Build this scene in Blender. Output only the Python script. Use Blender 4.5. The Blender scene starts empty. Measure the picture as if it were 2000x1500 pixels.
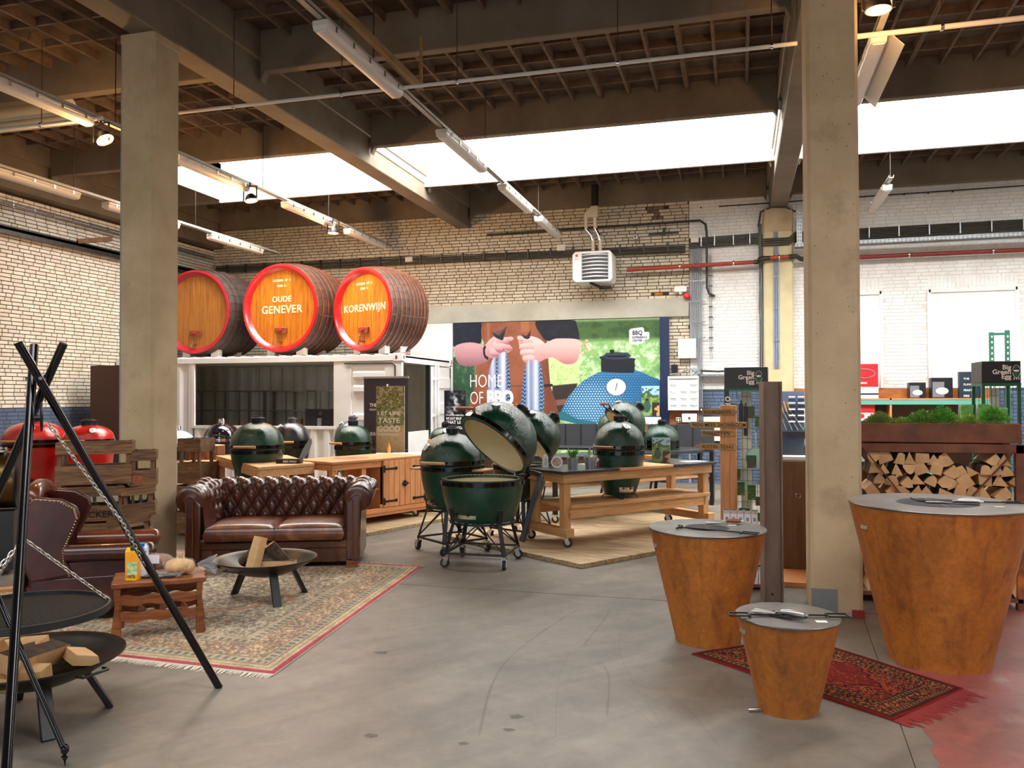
import bpy, math, random
import numpy as np
from mathutils import Vector, Matrix
PI = math.pi
rnd = random.Random(7)
sc = bpy.context.scene
col = sc.collection
# ---------------------------------------------------------------- camera
cam_d = bpy.data.cameras.new('camera'); cam = bpy.data.objects.new('camera', cam_d); col.objects.link(cam)
cam_d.sensor_width = 36; cam_d.lens = 28.8; cam_d.clip_end = 200
yw, pt, rl = math.radians(15.547), math.radians(0.9906), math.radians(-0.146)
cf = Vector((-math.sin(yw)*math.cos(pt), math.cos(yw)*math.cos(pt), math.sin(pt)))
cr = Vector((math.cos(yw), math.sin(yw), 0)); cu = cr.cross(cf)
cr2 = cr*math.cos(rl)+cu*math.sin(rl); cu2 = -cr*math.sin(rl)+cu*math.cos(rl)
mw = Matrix((cr2, cu2, -cf)).transposed().to_4x4(); mw.translation = (0, 0, 1.65)
cam.matrix_world = mw
sc.camera = cam
# ---------------------------------------------------------------- exposure, sky
vs = sc.view_settings
vs.view_transform = 'Standard'; vs.look = 'None'; vs.gamma = 1; vs.use_curve_mapping = False
vs.exposure = 0.0
world = bpy.data.worlds.new('sky'); sc.world = world; world.use_nodes = True
wn = world.node_tree; bg = wn.nodes['Background']
bg.inputs[0].default_value = (0.87, 0.94, 1.0, 1); bg.inputs[1].default_value = 3.2
try:
    sc.cycles.max_bounces = 8; sc.cycles.diffuse_bounces = 5; sc.cycles.glossy_bounces = 4
    sc.cycles.transparent_max_bounces = 12; sc.cycles.sample_clamp_indirect = 8
    sc.cycles.use_denoising = True
except Exception: pass
def area_light(name, loc, rot, sx, sy, power, color):
    l = bpy.data.lights.new(name, 'AREA'); l.shape = 'RECTANGLE'; l.size = sx; l.size_y = sy
    l.energy = power; l.color = color
    o = bpy.data.objects.new(name, l); o.location = loc; o.rotation_euler = rot; col.objects.link(o)
    return o
SKYP = 68
SKYC = (1.0, 0.985, 0.96)
# daylight falling through the skylight openings (lamps sit at the glazing); unseen rear row added to light the foreground
for (x0, x1, y0, y1) in ((-5.38, .52, 11.55, 13.62), (.92, 6.6, 11.55, 13.62), (-9.6, -5.78, 11.55, 13.62), (7.2, 12.8, 11.55, 13.62),
                         (-5.38, .52, .7, 2.65), (.92, 6.6, .7, 2.65), (-11.2, -5.78, .7, 2.65), (7.2, 12.8, .7, 2.65)):
    area_light('skylight_daylight', ((x0+x1)/2, (y0+y1)/2, 6.45), (0, 0, 0), x1-x0-.1, y1-y0-.1, SKYP*(x1-x0)*(y1-y0)*(1 if y0 > 5 else .34), SKYC)
# ---------------------------------------------------------------- helpers
def s2l(c):
    return tuple((x/12.92 if x <= .04045 else ((x+.055)/1.055)**2.4) for x in c)
def hx(h):
    h = h.lstrip('#'); return s2l(tuple(int(h[i:i+2], 16)/255 for i in (0, 2, 4)))
def mul(c, k): return tuple(min(1, x*k) for x in c)
MATS = {}
def mat(name, c1, c2=None, scale=6, stretch=(1, 1, 1), rough=.6, metal=0, bump=0, bscale=None, detail=6, world_co=False,
        spec=.5, coat=0, contrast=(.35, .65), kind='noise', vary=0, emit=None, estr=0, trans=0, alpha=1, dist=0, bdist=.01, c3=None, s3=1.2, t3=(.55,.7), aniso=0):
    """one shader: a two (or three) colour noise mix on object or world coordinates, plus bump and per-piece variation"""
    if name in MATS: return MATS[name]
    m = bpy.data.materials.new(name); m.use_nodes = True; nt = m.node_tree; N = nt.nodes; L = nt.links
    b = N['Principled BSDF']
    b.inputs['Roughness'].default_value = rough; b.inputs['Metallic'].default_value = metal
    b.inputs['Specular IOR Level'].default_value = spec; b.inputs['Coat Weight'].default_value = coat
    b.inputs['Coat Roughness'].default_value = .08
    b.inputs['Base Color'].default_value = (*c1, 1)
    if trans: b.inputs['Transmission Weight'].default_value = trans
    if alpha < 1: b.inputs['Alpha'].default_value = alpha
    if emit:
        b.inputs['Emission Color'].default_value = (*emit, 1); b.inputs['Emission Strength'].default_value = estr
    out = None
    if c2 or bump:
        if world_co:
            g = N.new('ShaderNodeNewGeometry'); co = g.outputs['Position']
        else:
            g = N.new('ShaderNodeTexCoord'); co = g.outputs['Object']
        mp = N.new('ShaderNodeMapping'); mp.inputs['Scale'].default_value = stretch; L.new(co, mp.inputs[0])
        def tex(sc_, det, k='noise'):
            if k == 'voronoi':
                t = N.new('ShaderNodeTexVoronoi'); t.inputs['Scale'].default_value = sc_
                L.new(mp.outputs[0], t.inputs['Vector']); return t.outputs['Distance']
            if k == 'wave':
                t = N.new('ShaderNodeTexWave'); t.inputs['Scale'].default_value = sc_; t.inputs['Distortion'].default_value = dist
                t.inputs['Detail'].default_value = 3
                L.new(mp.outputs[0], t.inputs['Vector']); return t.outputs['Fac']
            t = N.new('ShaderNodeTexNoise'); t.inputs['Scale'].default_value = sc_; t.inputs['Detail'].default_value = det
            t.inputs['Roughness'].default_value = .62; t.inputs['Distortion'].default_value = dist
            L.new(mp.outputs[0], t.inputs['Vector']); return t.outputs['Fac']
        if c2:
            f = tex(scale, detail, kind)
            r = N.new('ShaderNodeMapRange'); r.inputs[1].default_value = contrast[0]; r.inputs[2].default_value = contrast[1]
            L.new(f, r.inputs[0])
            mx = N.new('ShaderNodeMix'); mx.data_type = 'RGBA'; mx.inputs[6].default_value = (*c1, 1); mx.inputs[7].default_value = (*c2, 1)
            L.new(r.outputs[0], mx.inputs[0]); out = mx.outputs[2]
        if c3:
            f = tex(s3, 5); r = N.new('ShaderNodeMapRange'); r.inputs[1].default_value = t3[0]; r.inputs[2].default_value = t3[1]
            L.new(f, r.inputs[0]); mx = N.new('ShaderNodeMix'); mx.data_type = 'RGBA'
            L.new(out, mx.inputs[6]); mx.inputs[7].default_value = (*c3, 1); L.new(r.outputs[0], mx.inputs[0]); out = mx.outputs[2]
        if bump:
            k = 'voronoi' if kind == 'dimple' else kind
            f = tex(bscale or scale*3, 4, k if k in ('voronoi', 'wave') else 'noise')
            bp = N.new('ShaderNodeBump'); bp.inputs['Strength'].default_value = bump; bp.inputs['Distance'].default_value = bdist
            L.new(f, bp.inputs['Height']); L.new(bp.outputs[0], b.inputs['Normal'])
    if vary:
        if out is None:
            rg = N.new('ShaderNodeRGB'); rg.outputs[0].default_value = (*c1, 1); out = rg.outputs[0]
        gi = N.new('ShaderNodeNewGeometry'); oi = N.new('ShaderNodeObjectInfo')
        ad = N.new('ShaderNodeMath'); ad.operation = 'ADD'; L.new(gi.outputs['Random Per Island'], ad.inputs[0]); L.new(oi.outputs['Random'], ad.inputs[1])
        fr = N.new('ShaderNodeMath'); fr.operation = 'FRACT'; L.new(ad.outputs[0], fr.inputs[0])
        mr = N.new('ShaderNodeMapRange'); mr.inputs[3].default_value = 1-vary; mr.inputs[4].default_value = 1+vary*.6; L.new(fr.outputs[0], mr.inputs[0])
        hs = N.new('ShaderNodeHueSaturation'); L.new(out, hs.inputs['Color']); L.new(mr.outputs[0], hs.inputs['Value']); out = hs.outputs[0]
    if out is not None: L.new(out, b.inputs['Base Color'])
    MATS[name] = m
    return m
def vcol_mat(name, rough=.6, bump=0, bscale=300, spec=.3):
    if name in MATS: return MATS[name]
    m = bpy.data.materials.new(name); m.use_nodes = True; nt = m.node_tree; b = nt.nodes['Principled BSDF']
    a = nt.nodes.new('ShaderNodeAttribute'); a.attribute_name = 'Col'; nt.links.new(a.outputs['Color'], b.inputs['Base Color'])
    b.inputs['Roughness'].default_value = rough; b.inputs['Specular IOR Level'].default_value = spec
    if bump:
        t = nt.nodes.new('ShaderNodeTexNoise'); t.inputs['Scale'].default_value = bscale
        tc = nt.nodes.new('ShaderNodeTexCoord'); nt.links.new(tc.outputs['Object'], t.inputs['Vector'])
        bp = nt.nodes.new('ShaderNodeBump'); bp.inputs['Strength'].default_value = bump; bp.inputs['Distance'].default_value = .004
        nt.links.new(t.outputs['Fac'], bp.inputs['Height']); nt.links.new(bp.outputs[0], b.inputs['Normal'])
    MATS[name] = m; return m

class MB:
    """collects shapes; build() links them as one mesh object"""
    def __init__(s): s.v = []; s.f = []
    def add(s, vs_, fs, M=None):
        n = len(s.v)
        if M is not None: vs_ = [tuple(M @ Vector(v)) for v in vs_]
        s.v += [tuple(v) for v in vs_]; s.f += [tuple(i+n for i in f) for f in fs]; return s
    def box(s, x0, y0, z0, x1, y1, z1, M=None):
        return s.add([(x0,y0,z0),(x1,y0,z0),(x1,y1,z0),(x0,y1,z0),(x0,y0,z1),(x1,y0,z1),(x1,y1,z1),(x0,y1,z1)],
                     [(0,3,2,1),(4,5,6,7),(0,1,5,4),(1,2,6,5),(2,3,7,6),(3,0,4,7)], M)
    def cbox(s, c, d, M=None):
        return s.box(c[0]-d[0]/2, c[1]-d[1]/2, c[2]-d[2]/2, c[0]+d[0]/2, c[1]+d[1]/2, c[2]+d[2]/2, M)
    def bar(s, p0, p1, w, h, up=(0, 0, 1), M=None):
        p0 = Vector(p0); p1 = Vector(p1); d = (p1-p0); l = d.length; d.normalize(); u = Vector(up)
        x = d.cross(u)
        if x.length < 1e-4: x = d.cross(Vector((1, 0, 0)))
        x.normalize(); u = x.cross(d)
        R = Matrix((x, d, u)).transposed().to_4x4(); R.translation = p0
        if M is not None: R = M @ R
        return s.box(-w/2, 0, -h/2, w/2, l, h/2, R)
    def tube(s, pts, r, n=10, cap=True, M=None, closed=False):
        pts = [Vector(p) for p in pts]; k = len(pts); rr = r if isinstance(r, (list, tuple)) else [r]*k
        vv = []; x = None
        for i, p in enumerate(pts):
            if closed: d = pts[(i+1) % k]-pts[i-1]
            else: d = pts[min(i+1, k-1)]-pts[max(i-1, 0)]
            d.normalize()
            if x is None:
                x = d.cross(Vector((0, 0, 1)))
                if x.length < 1e-3: x = d.cross(Vector((1, 0, 0)))
            x = (x-d*x.dot(d)).normalized(); y = d.cross(x)
            for j in range(n):
                a = 2*PI*j/n; vv.append(p+x*math.cos(a)*rr[i]+y*math.sin(a)*rr[i])
        ff = [(i*n+j, i*n+(j+1) % n, (i+1)*n+(j+1) % n, (i+1)*n+j) for i in range(k-1) for j in range(n)]
        if closed: ff += [((k-1)*n+j, (k-1)*n+(j+1) % n, (j+1) % n, j) for j in range(n)]
        elif cap: ff += [tuple(range(n-1, -1, -1)), tuple((k-1)*n+j for j in range(n))]
        return s.add(vv, ff, M)
    def cyl(s, p0, p1, r0, r1=None, n=16, M=None):
        return s.tube([p0, p1], [r0, r0 if r1 is None else r1], n, True, M)
    def lathe(s, prof, n=32, M=None, a0=0, a1=2*PI):
        full = abs(a1-a0-2*PI) < 1e-6; m = n if full else n+1; vv = []
        for r, z in prof:
            for j in range(m):
                a = a0+(a1-a0)*j/n; vv.append((r*math.cos(a), r*math.sin(a), z))
        ff = []
        for i in range(len(prof)-1):
            for j in range(n):
                j2 = (j+1) % m; ff.append((i*m+j, i*m+j2, (i+1)*m+j2, (i+1)*m+j))
        return s.add(vv, ff, M)
    def prism(s, poly, z0, z1, M=None):
        n = len(poly)
        vv = [(x, y, z0) for x, y in poly]+[(x, y, z1) for x, y in poly]
        return s.add(vv, [tuple(range(n-1, -1, -1)), tuple(range(n, 2*n))]+[(i, (i+1) % n, n+(i+1) % n, n+i) for i in range(n)], M)
    def grid(s, fn, nu, nv, M=None, wrap=False):
        vv = [fn(i/nu, j/nv) for j in range(nv+1) for i in range(nu+1)]
        w = nu+1
        return s.add(vv, [(j*w+i, j*w+i+1, (j+1)*w+i+1, (j+1)*w+i) for j in range(nv) for i in range(nu)], M)
    def build(s, name, m, parent=None, smooth=True, bevel=0, seg=1, ang=40, **tags):
        me = bpy.data.meshes.new(name); me.from_pydata(s.v, [], s.f); me.update()
        o = mkobj(name, me, m, parent)
        if smooth:
            me.polygons.foreach_set('use_smooth', [True]*len(me.polygons))
            me.set_sharp_from_angle(angle=math.radians(ang))
        if parent is not None and 'kind' not in tags and 8 < len(s.v) < 2500:
            par = list(range(len(s.v)))
            def fd(i):
                while par[i] != i: par[i] = par[par[i]]; i = par[i]
                return i
            for f_ in s.f:
                a = fd(f_[0])
                for q in f_[1:]: par[fd(q)] = a
            if len({fd(f_[0]) for f_ in s.f}) > 1:
                v = np.array(s.v)
                if np.linalg.norm(v.max(0)-v.min(0)) < .7: o['kind'] = 'stuff'
        if bevel:
            b = o.modifiers.new('b', 'BEVEL'); b.width = bevel; b.segments = seg; b.limit_method = 'ANGLE'; b.angle_limit = .6
        for k, v in tags.items(): o[k] = v
        return o
def mkobj(name, me, m=None, parent=None):
    o = bpy.data.objects.new(name, me); col.objects.link(o)
    if m is not None and len(me.materials) == 0: me.materials.append(m)
    if parent is not None: o.parent = parent
    return o
def thing(name, label, cat, loc=(0, 0, 0), rz=0, group=None):
    o = bpy.data.objects.new(name, None); col.objects.link(o); o.empty_display_size = .1
    o.location = loc; o.rotation_euler = (0, 0, rz); return tag(o, label, cat, group)
def tag(o, label=None, cat=None, group=None, kind=None):
    if label: o['label'] = label
    if cat: o['category'] = cat
    if group: o['group'] = group
    if kind: o['kind'] = kind
    return o
KIDS = {}
def dup(o, parent=None):
    c = o.copy(); col.objects.link(c)
    if parent is not None: c.parent = parent
    for ch in list(o.children): dup(ch, c)
    return c
def T(x=0, y=0, z=0): return Matrix.Translation((x, y, z))
def RX(a): return Matrix.Rotation(a, 4, 'X')
def RY(a): return Matrix.Rotation(a, 4, 'Y')
def RZ(a): return Matrix.Rotation(a, 4, 'Z')
def SC(x, y, z): return Matrix.Diagonal((x, y, z, 1))
_dg = None
def text(s, size, m, parent=None, M=None, bold=0, depth=.001, xs=1, sp=1, align='LEFT', name='lettering', wsp=1, **tags):
    cu_ = bpy.data.curves.new('t', 'FONT'); cu_.body = s; cu_.size = size; cu_.offset = bold*size; cu_.extrude = depth; cu_.resolution_u = 3
    cu_.space_character = sp; cu_.align_x = align; cu_.space_line = wsp
    t = bpy.data.objects.new('t', cu_); col.objects.link(t)
    bpy.context.view_layer.update()
    me = bpy.data.meshes.new_from_object(t.evaluated_get(bpy.context.evaluated_depsgraph_get()))
    bpy.data.objects.remove(t); bpy.data.curves.remove(cu_)
    me.transform(SC(xs, 1, 1))
    if M is not None: me.transform(M)
    me.name = name; me.materials.clear()
    o = mkobj(name, me, m, parent)
    for k, v in tags.items(): o[k] = v
    return o
WALLM = RX(PI/2)      # upright text facing -Y
def painted(img, w, h, name, m, parent=None, M=None, thick=0.0, zf=None):
    """a board whose print is stored as colours on a fine grid of vertices; img = array rows(top first) x cols x 3 in display colours"""
    H, W = img.shape[:2]
    xs = np.linspace(-w/2, w/2, W); zs = np.linspace(h, 0, H)
    X, Z = np.meshgrid(xs, zs); Yv = np.zeros_like(X) if zf is None else zf(X, Z)
    co = np.stack([X, Yv, Z], -1).reshape(-1, 3)
    i = np.arange((H-1)*(W-1)); r = i//(W-1); c = i % (W-1); a = r*W+c
    fa = np.stack([a, a+W, a+W+1, a+1], 1)
    me = bpy.data.meshes.new(name)
    me.vertices.add(H*W); me.vertices.foreach_set('co', co.ravel())
    me.loops.add(fa.size); me.loops.foreach_set('vertex_index', fa.ravel())
    me.polygons.add(len(fa)); me.polygons.foreach_set('loop_start', np.arange(0, fa.size, 4)); me.polygons.foreach_set('loop_total', np.full(len(fa), 4))
    me.update(calc_edges=True)
    at = me.color_attributes.new('Col', 'FLOAT_COLOR', 'POINT')
    im = np.clip(img.astype(np.float32), 0, 1); lin = np.where(im <= .04045, im/12.92, ((im+.055)/1.055)**2.4)
    rgba = np.ones((H*W, 4), np.float32); rgba[:, :3] = lin.reshape(-1, 3); at.data.foreach_set('color', rgba.ravel())
    if M is not None: me.transform(M)
    me.polygons.foreach_set('use_smooth', [True]*len(me.polygons))
    return mkobj(name, me, m, parent)
# ---------------------------------------------------------------- materials
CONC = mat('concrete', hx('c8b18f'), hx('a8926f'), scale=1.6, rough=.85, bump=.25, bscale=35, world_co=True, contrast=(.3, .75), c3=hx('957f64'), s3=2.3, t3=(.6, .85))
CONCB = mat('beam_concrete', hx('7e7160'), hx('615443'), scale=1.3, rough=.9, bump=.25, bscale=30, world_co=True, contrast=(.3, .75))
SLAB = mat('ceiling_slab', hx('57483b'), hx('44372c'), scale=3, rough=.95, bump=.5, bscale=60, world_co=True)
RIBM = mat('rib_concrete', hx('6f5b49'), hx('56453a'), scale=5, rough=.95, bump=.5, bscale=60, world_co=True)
BRK = mat('cream_brick', hx('d3c8b2'), hx('c2b59b'), scale=7, rough=.5, bump=.1, bscale=60, world_co=True, vary=.12)
BRKL = mat('pale_brick', hx('e3dccd'), hx('d6ccb8'), scale=7, rough=.45, bump=.1, bscale=60, world_co=True, vary=.1)
MORT = mat('mortar', hx('463424'), hx('35281e'), scale=9, rough=.95, world_co=True)
WBRK = mat('white_painted_brick', hx('e9e8e6'), hx('dcdad6'), scale=3, rough=.6, bump=.2, bscale=25, world_co=True, vary=.03)
WMORT = mat('white_painted_joint', hx('cfccc6'), rough=.8)
BLUE = mat('blue_painted_brick', hx('566680'), hx('4a5870'), scale=3, rough=.55, bump=.2, bscale=25, world_co=True, vary=.06)
BMORT = mat('blue_painted_joint', hx('323d50'), rough=.8)
LINT = mat('lintel_concrete', hx('b9b6a8'), hx('a3a090'), scale=1.5, rough=.85, bump=.15, bscale=20, world_co=True, c3=hx('86745a'), s3=1.1, t3=(.62, .75))
WHITE = mat('white_paint', hx('ecebea'), hx('dfddda'), scale=2, rough=.55)
OFFW = mat('off_white', hx('d9d5cd'), rough=.6)
BLACK = mat('black_metal', hx('1c1b1d'), hx('29272a'), scale=20, rough=.42, metal=.3, spec=.5)
BLKP = mat('black_plastic', hx('18181b'), rough=.4)
STEEL = mat('galvanised_steel', hx('a9adb0'), hx('8e9396'), scale=25, rough=.35, metal=.9)
CHROME = mat('chrome', hx('d8d8da'), rough=.16, metal=1)
DKST = mat('dark_steel', hx('4b4744'), hx('393634'), scale=12, rough=.45, metal=.7)
RED = mat('red_pipe_paint', hx('a8402c'), hx('94331f'), scale=8, rough=.5)
CPIPE = mat('cream_pipe', hx('cfc4ac'), rough=.5)
LEATHER = mat('brown_leather', hx('5a2d1c'), hx('35170f'), scale=4, rough=.33, bump=.25, bscale=70, spec=.6, coat=.25, bdist=.002, contrast=(.3, .7), c3=hx('8a5231'), s3=2.1, t3=(.6, .75))
PINE = mat('pine_wood', hx('d3a06b'), hx('bd8450'), scale=3, stretch=(1, 1, 1), rough=.55, kind='noise', contrast=(.35, .7), bump=.1, bscale=30, vary=.08)
def wood(name, a, b, st, rough=.55, sc_=2.2, c3=None, vary=.1, bump=.2):
    return mat(name, hx(a), hx(b), scale=sc_, stretch=st, rough=rough, contrast=(.35, .62), bump=bump, bscale=7, vary=vary, dist=1.2, bdist=.004, c3=hx(c3) if c3 else None)
PINEX = wood('pine_grain_x', 'd9aa76', 'bd8650', (1.2, 22, 22)); PINEY = wood('pine_grain_y', 'd6a670', 'bb834e', (22, 1.2, 22)); PINEZ = wood('pine_grain_z', 'd9a873', 'b9834c', (22, 22, 1.2))
DFIRX = wood('fir_grain_x', 'd5935c', 'bd7741', (1.2, 22, 22)); DFIRZ = wood('fir_grain_z', 'dd9c66', 'c27d47', (22, 22, 1.2)); DFIRY = wood('fir_grain_y', 'd5935c', 'bd7741', (22, 1.2, 22))
OLDX = wood('old_crate_wood', '8f6844', '5a3c26', (1.5, 16, 16), rough=.75, vary=.25); OLDZ = wood('old_crate_post', '8d6240', '5a3a24', (16, 16, 1.5), rough=.75, vary=.2)
OAKX = wood('stained_oak', '9a5a30', '6c3717', (1.5, 14, 14), rough=.4, vary=.08)
PLY = wood('scuffed_plywood', 'bda27b', '8d7350', (1, 9, 9), rough=.7, c3='7a6446', vary=.05)
LOG = mat('split_log_face', hx('ddb584'), hx('bf8d56'), scale=5, rough=.75, bump=.3, bscale=40, contrast=(.3, .7), vary=.22)
BARK = mat('bark', hx('5a4634'), hx('302318'), scale=14, stretch=(1, 1, 1), rough=.95, bump=.8, bscale=25, vary=.2)
RUST = mat('corten_rust', hx('bd7228'), hx('9c581c'), scale=3.0, stretch=(1.8, 1.8, .5), rough=.62, bump=.2, bscale=120, contrast=(.3, .75), c3=hx('7a4216'), s3=7, t3=(.5, .8), metal=.05, dist=.4)
RUSTD = mat('dark_corten', hx('7d4a2c'), hx('552f1b'), scale=5, rough=.65, bump=.2, bscale=80, contrast=(.35, .65), c3=hx('b4682c'), s3=1.4, t3=(.62, .72))
EGG = mat('green_dimpled_glaze', hx('0d3d29'), hx('093020'), scale=2, rough=.15, kind='noise', spec=.5, coat=.2)
def dimple(m, sc_, st):
    nt = m.node_tree; b = nt.nodes['Principled BSDF']; tc = nt.nodes.new('ShaderNodeTexCoord')
    v = nt.nodes.new('ShaderNodeTexVoronoi'); v.inputs['Scale'].default_value = sc_; nt.links.new(tc.outputs['Object'], v.inputs['Vector'])
    bp = nt.nodes.new('ShaderNodeBump'); bp.inputs['Strength'].default_value = st; bp.inputs['Distance'].default_value = .005; bp.invert = True
    nt.links.new(v.outputs['Distance'], bp.inputs['Height']); nt.links.new(bp.outputs[0], b.inputs['Normal']); nt.links.new(bp.outputs[0], b.inputs['Coat Normal'])
dimple(EGG, 115, .55)
REDG = mat('red_crackle_glaze', hx('c8201c'), hx('a81714'), scale=3, rough=.2, coat=.6); dimple(REDG, 130, .25)
BLKG = mat('black_crackle_glaze', hx('1b1b20'), hx('26262b'), scale=3, rough=.2, coat=.5); dimple(BLKG, 120, .35)
GREYG = mat('grey_smooth_glaze', hx('4a4a52'), rough=.38, coat=.3)
GLOSSB = mat('gloss_black_enamel', hx('16151c'), rough=.06, coat=1)
CERAM = mat('cream_fired_clay', hx('dccca2'), hx('d0be92'), scale=4, rough=.7)
WDARK = mat('dark_red_wood', hx('8a4a30'), rough=.5); BAMB = mat('bamboo_handle', hx('b98950'), rough=.5)
RUBBER = mat('rubber', hx('1f1e20'), rough=.7)
def setk(o): o['kind'] = 'structure'; return o
# ---------------------------------------------------------------- floor
FLOOR = mat('worn_concrete_floor', hx('81786d'), hx('6a6258'), scale=.9, rough=.42, bump=.12, bscale=14, world_co=True, contrast=(.3, .7), detail=9, dist=.6, c3=hx('70675b'), s3=1.6, t3=(.58, .72), spec=.35)
REDF = mat('worn_red_floor_paint', hx('8e423c'), hx('7e564d'), scale=1.3, rough=.5, bump=.12, bscale=14, world_co=True, contrast=(.35, .66), detail=9, c3=hx('8f7f70'), s3=1.9, t3=(.6, .72), stretch=(1, .7, 1))
def streaks(m, amt=.35):          # long curved scuffs swept into the surface
    nt = m.node_tree; N = nt.nodes; L = nt.links; b = N['Principled BSDF']
    src = b.inputs['Base Color'].links[0].from_socket
    g = N.new('ShaderNodeNewGeometry'); rt = N.new('ShaderNodeMapping'); rt.inputs['Rotation'].default_value = (0, 0, -.95); L.new(g.outputs['Position'], rt.inputs[0])
    mp = N.new('ShaderNodeMapping'); mp.inputs['Scale'].default_value = (.6, 2.2, 1)
    L.new(rt.outputs[0], mp.inputs[0])
    t = N.new('ShaderNodeTexNoise'); t.inputs['Scale'].default_value = 1.5; t.inputs['Detail'].default_value = 8; t.inputs['Distortion'].default_value = .8; L.new(mp.outputs[0], t.inputs['Vector'])
    r = N.new('ShaderNodeMapRange'); r.inputs[1].default_value = .35; r.inputs[2].default_value = .7; r.inputs[3].default_value = 1.07; r.inputs[4].default_value = 1-amt; L.new(t.outputs['Fac'], r.inputs[0])
    h = N.new('ShaderNodeHueSaturation'); L.new(src, h.inputs['Color']); L.new(r.outputs[0], h.inputs['Value']); L.new(h.outputs[0], b.inputs['Base Color'])
streaks(FLOOR, .3); streaks(REDF, .25)
def blotch(m, sc_, lo, hi, k0, k1):
    nt = m.node_tree; N = nt.nodes; L = nt.links; b = N['Principled BSDF']; src = b.inputs['Base Color'].links[0].from_socket
    g = N.new('ShaderNodeNewGeometry'); t = N.new('ShaderNodeTexNoise'); t.inputs['Scale'].default_value = sc_; t.inputs['Detail'].default_value = 10; t.inputs['Roughness'].default_value = .7; t.inputs['Distortion'].default_value = .7
    L.new(g.outputs['Position'], t.inputs['Vector']); r = N.new('ShaderNodeMapRange'); r.inputs[1].default_value = lo; r.inputs[2].default_value = hi; r.inputs[3].default_value = k0; r.inputs[4].default_value = k1
    L.new(t.outputs['Fac'], r.inputs[0]); h = N.new('ShaderNodeHueSaturation'); L.new(src, h.inputs['Color']); L.new(r.outputs[0], h.inputs['Value']); L.new(h.outputs[0], b.inputs['Base Color'])
blotch(FLOOR, 5.5, .35, .68, 1.1, .8); blotch(REDF, 6, .38, .66, 1.15, .78); blotch(RUST, 28, .35, .7, 1.12, .72); blotch(RUST, 2.2, .4, .65, .82, 1.12)
fl = setk(MB().box(-13, -9, -.3, 14, 18, -.03).build('floor', mat('floor_joint_dirt', hx('5a5045'), rough=.9), smooth=False))
def jx(y): return .745+(y-4.02)*.052
g = .006; ys = [-9, 6.78, 11.4, 18]
for a, b in zip(ys[:-1], ys[1:]):
    MB().prism([(-13, a+g), (jx(a)-g, a+g), (jx(b)-g, b-g), (-13, b-g)], -.05, 0).build('floor_slab', FLOOR, fl, smooth=False)
    MB().prism([(jx(a)-.002, a+g), (13.2, a+g), (13.2, b-g), (jx(b)-.002, b-g)], -.05, 0).build('floor_slab', FLOOR, fl, smooth=False)
SC1 = ([(-.368, 4.157), (-.616, 4.816), (-.79, 5.463), (-.822, 6.06), (-.791, 6.352), (-.937, 6.408)], [(-.39, 4.118), (-.692, 4.622), (-.891, 4.832)], [(-.876, 3.923), (-1.034, 4.703), (-1.067, 5.08), (-1.083, 5.237), (-1.212, 5.281)], [(-.1, 4.0), (-.3, 4.5), (-.62, 4.9)])
SC2 = ([(-1.237, 3.825), (-1.384, 4.52), (-1.421, 5.091), (-1.324, 5.855), (-1.226, 6.331)], [(-1.017, 5.425), (-.986, 6.089), (-.995, 6.393)], [(-.676, 4.243), (-.746, 4.781), (-.818, 5.045)])
SC3 = ([(-1.806, 4.68), (-1.838, 5.089), (-1.769, 5.533)], [(-1.1, 4.0), (-.8, 3.93), (-.5, 3.9)], [(-.3, 6.0), (-.1, 6.5)], [(-1.7, 3.6), (-1.5, 3.66)])
STN = ((-1.286, 3.738, .03), (-1.124, 4.121, .04), (-1.75, 3.704, .035), (-2.253, 4.922, .05), (-1.12, 3.95, .03))
setz = 1
SCF = mat('scuff_mark', hx('3f3932'), rough=.6, alpha=.14); SCP = mat('pale_scrape', hx('b0a696'), rough=.7, alpha=.16)
for m_, w_, L_ in ((SCF, .008, SC1), (SCF, .02, SC2), (SCP, .02, SC3)):
    for pp in L_:
        P2 = []
        for i in range(len(pp)-1):
            p0, p1, p2, p3 = [Vector(pp[max(0, min(len(pp)-1, i+j))]) for j in (-1, 0, 1, 2)]
            for t in (0, .25, .5, .75): P2.append(.5*((2*p1)+(p2-p0)*t+(2*p0-5*p1+4*p2-p3)*t*t+(3*p1-p0-3*p2+p3)*t**3))
        P2.append(Vector(pp[-1])); q = MB(); lft, rgt = [], []
        for i, p in enumerate(P2):
            d = (P2[min(i+1, len(P2)-1)]-P2[max(i-1, 0)]).normalized(); n_ = Vector((-d.y, d.x))*w_*rnd.uniform(.3, 1)*.5; lft.append((*(p+n_), .0008)); rgt.append((*(p-n_), .0008))
        n = len(P2); q.add(lft+rgt, [(i, n+i, n+i+1, i+1) for i in range(n-1)]).build('scuff_mark', m_, fl, smooth=False)
for (x, y, r_) in STN: MB().add([(x+r_*rnd.uniform(.6, 1.2)*math.cos(k*PI/8), y+r_*rnd.uniform(.5, 1)*math.sin(k*PI/8), .0009) for k in range(16)], [tuple(range(16))]).build('floor_stain', mat('floor_stain', hx('4f463c'), rough=.7, alpha=.3), fl, smooth=False)
# worn red paint coat, its edge eaten away
pts = []; y = -2.0
while y < 8.6: pts.append((jx(y)+.10+rnd.uniform(-.012, .02), y)); y += .05
pts += [(8, 8.6), (8, -2)]
MB().prism(pts[::-1][::-1], 0.0002, .0012).build('red_floor_paint', REDF, fl, smooth=False)
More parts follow.
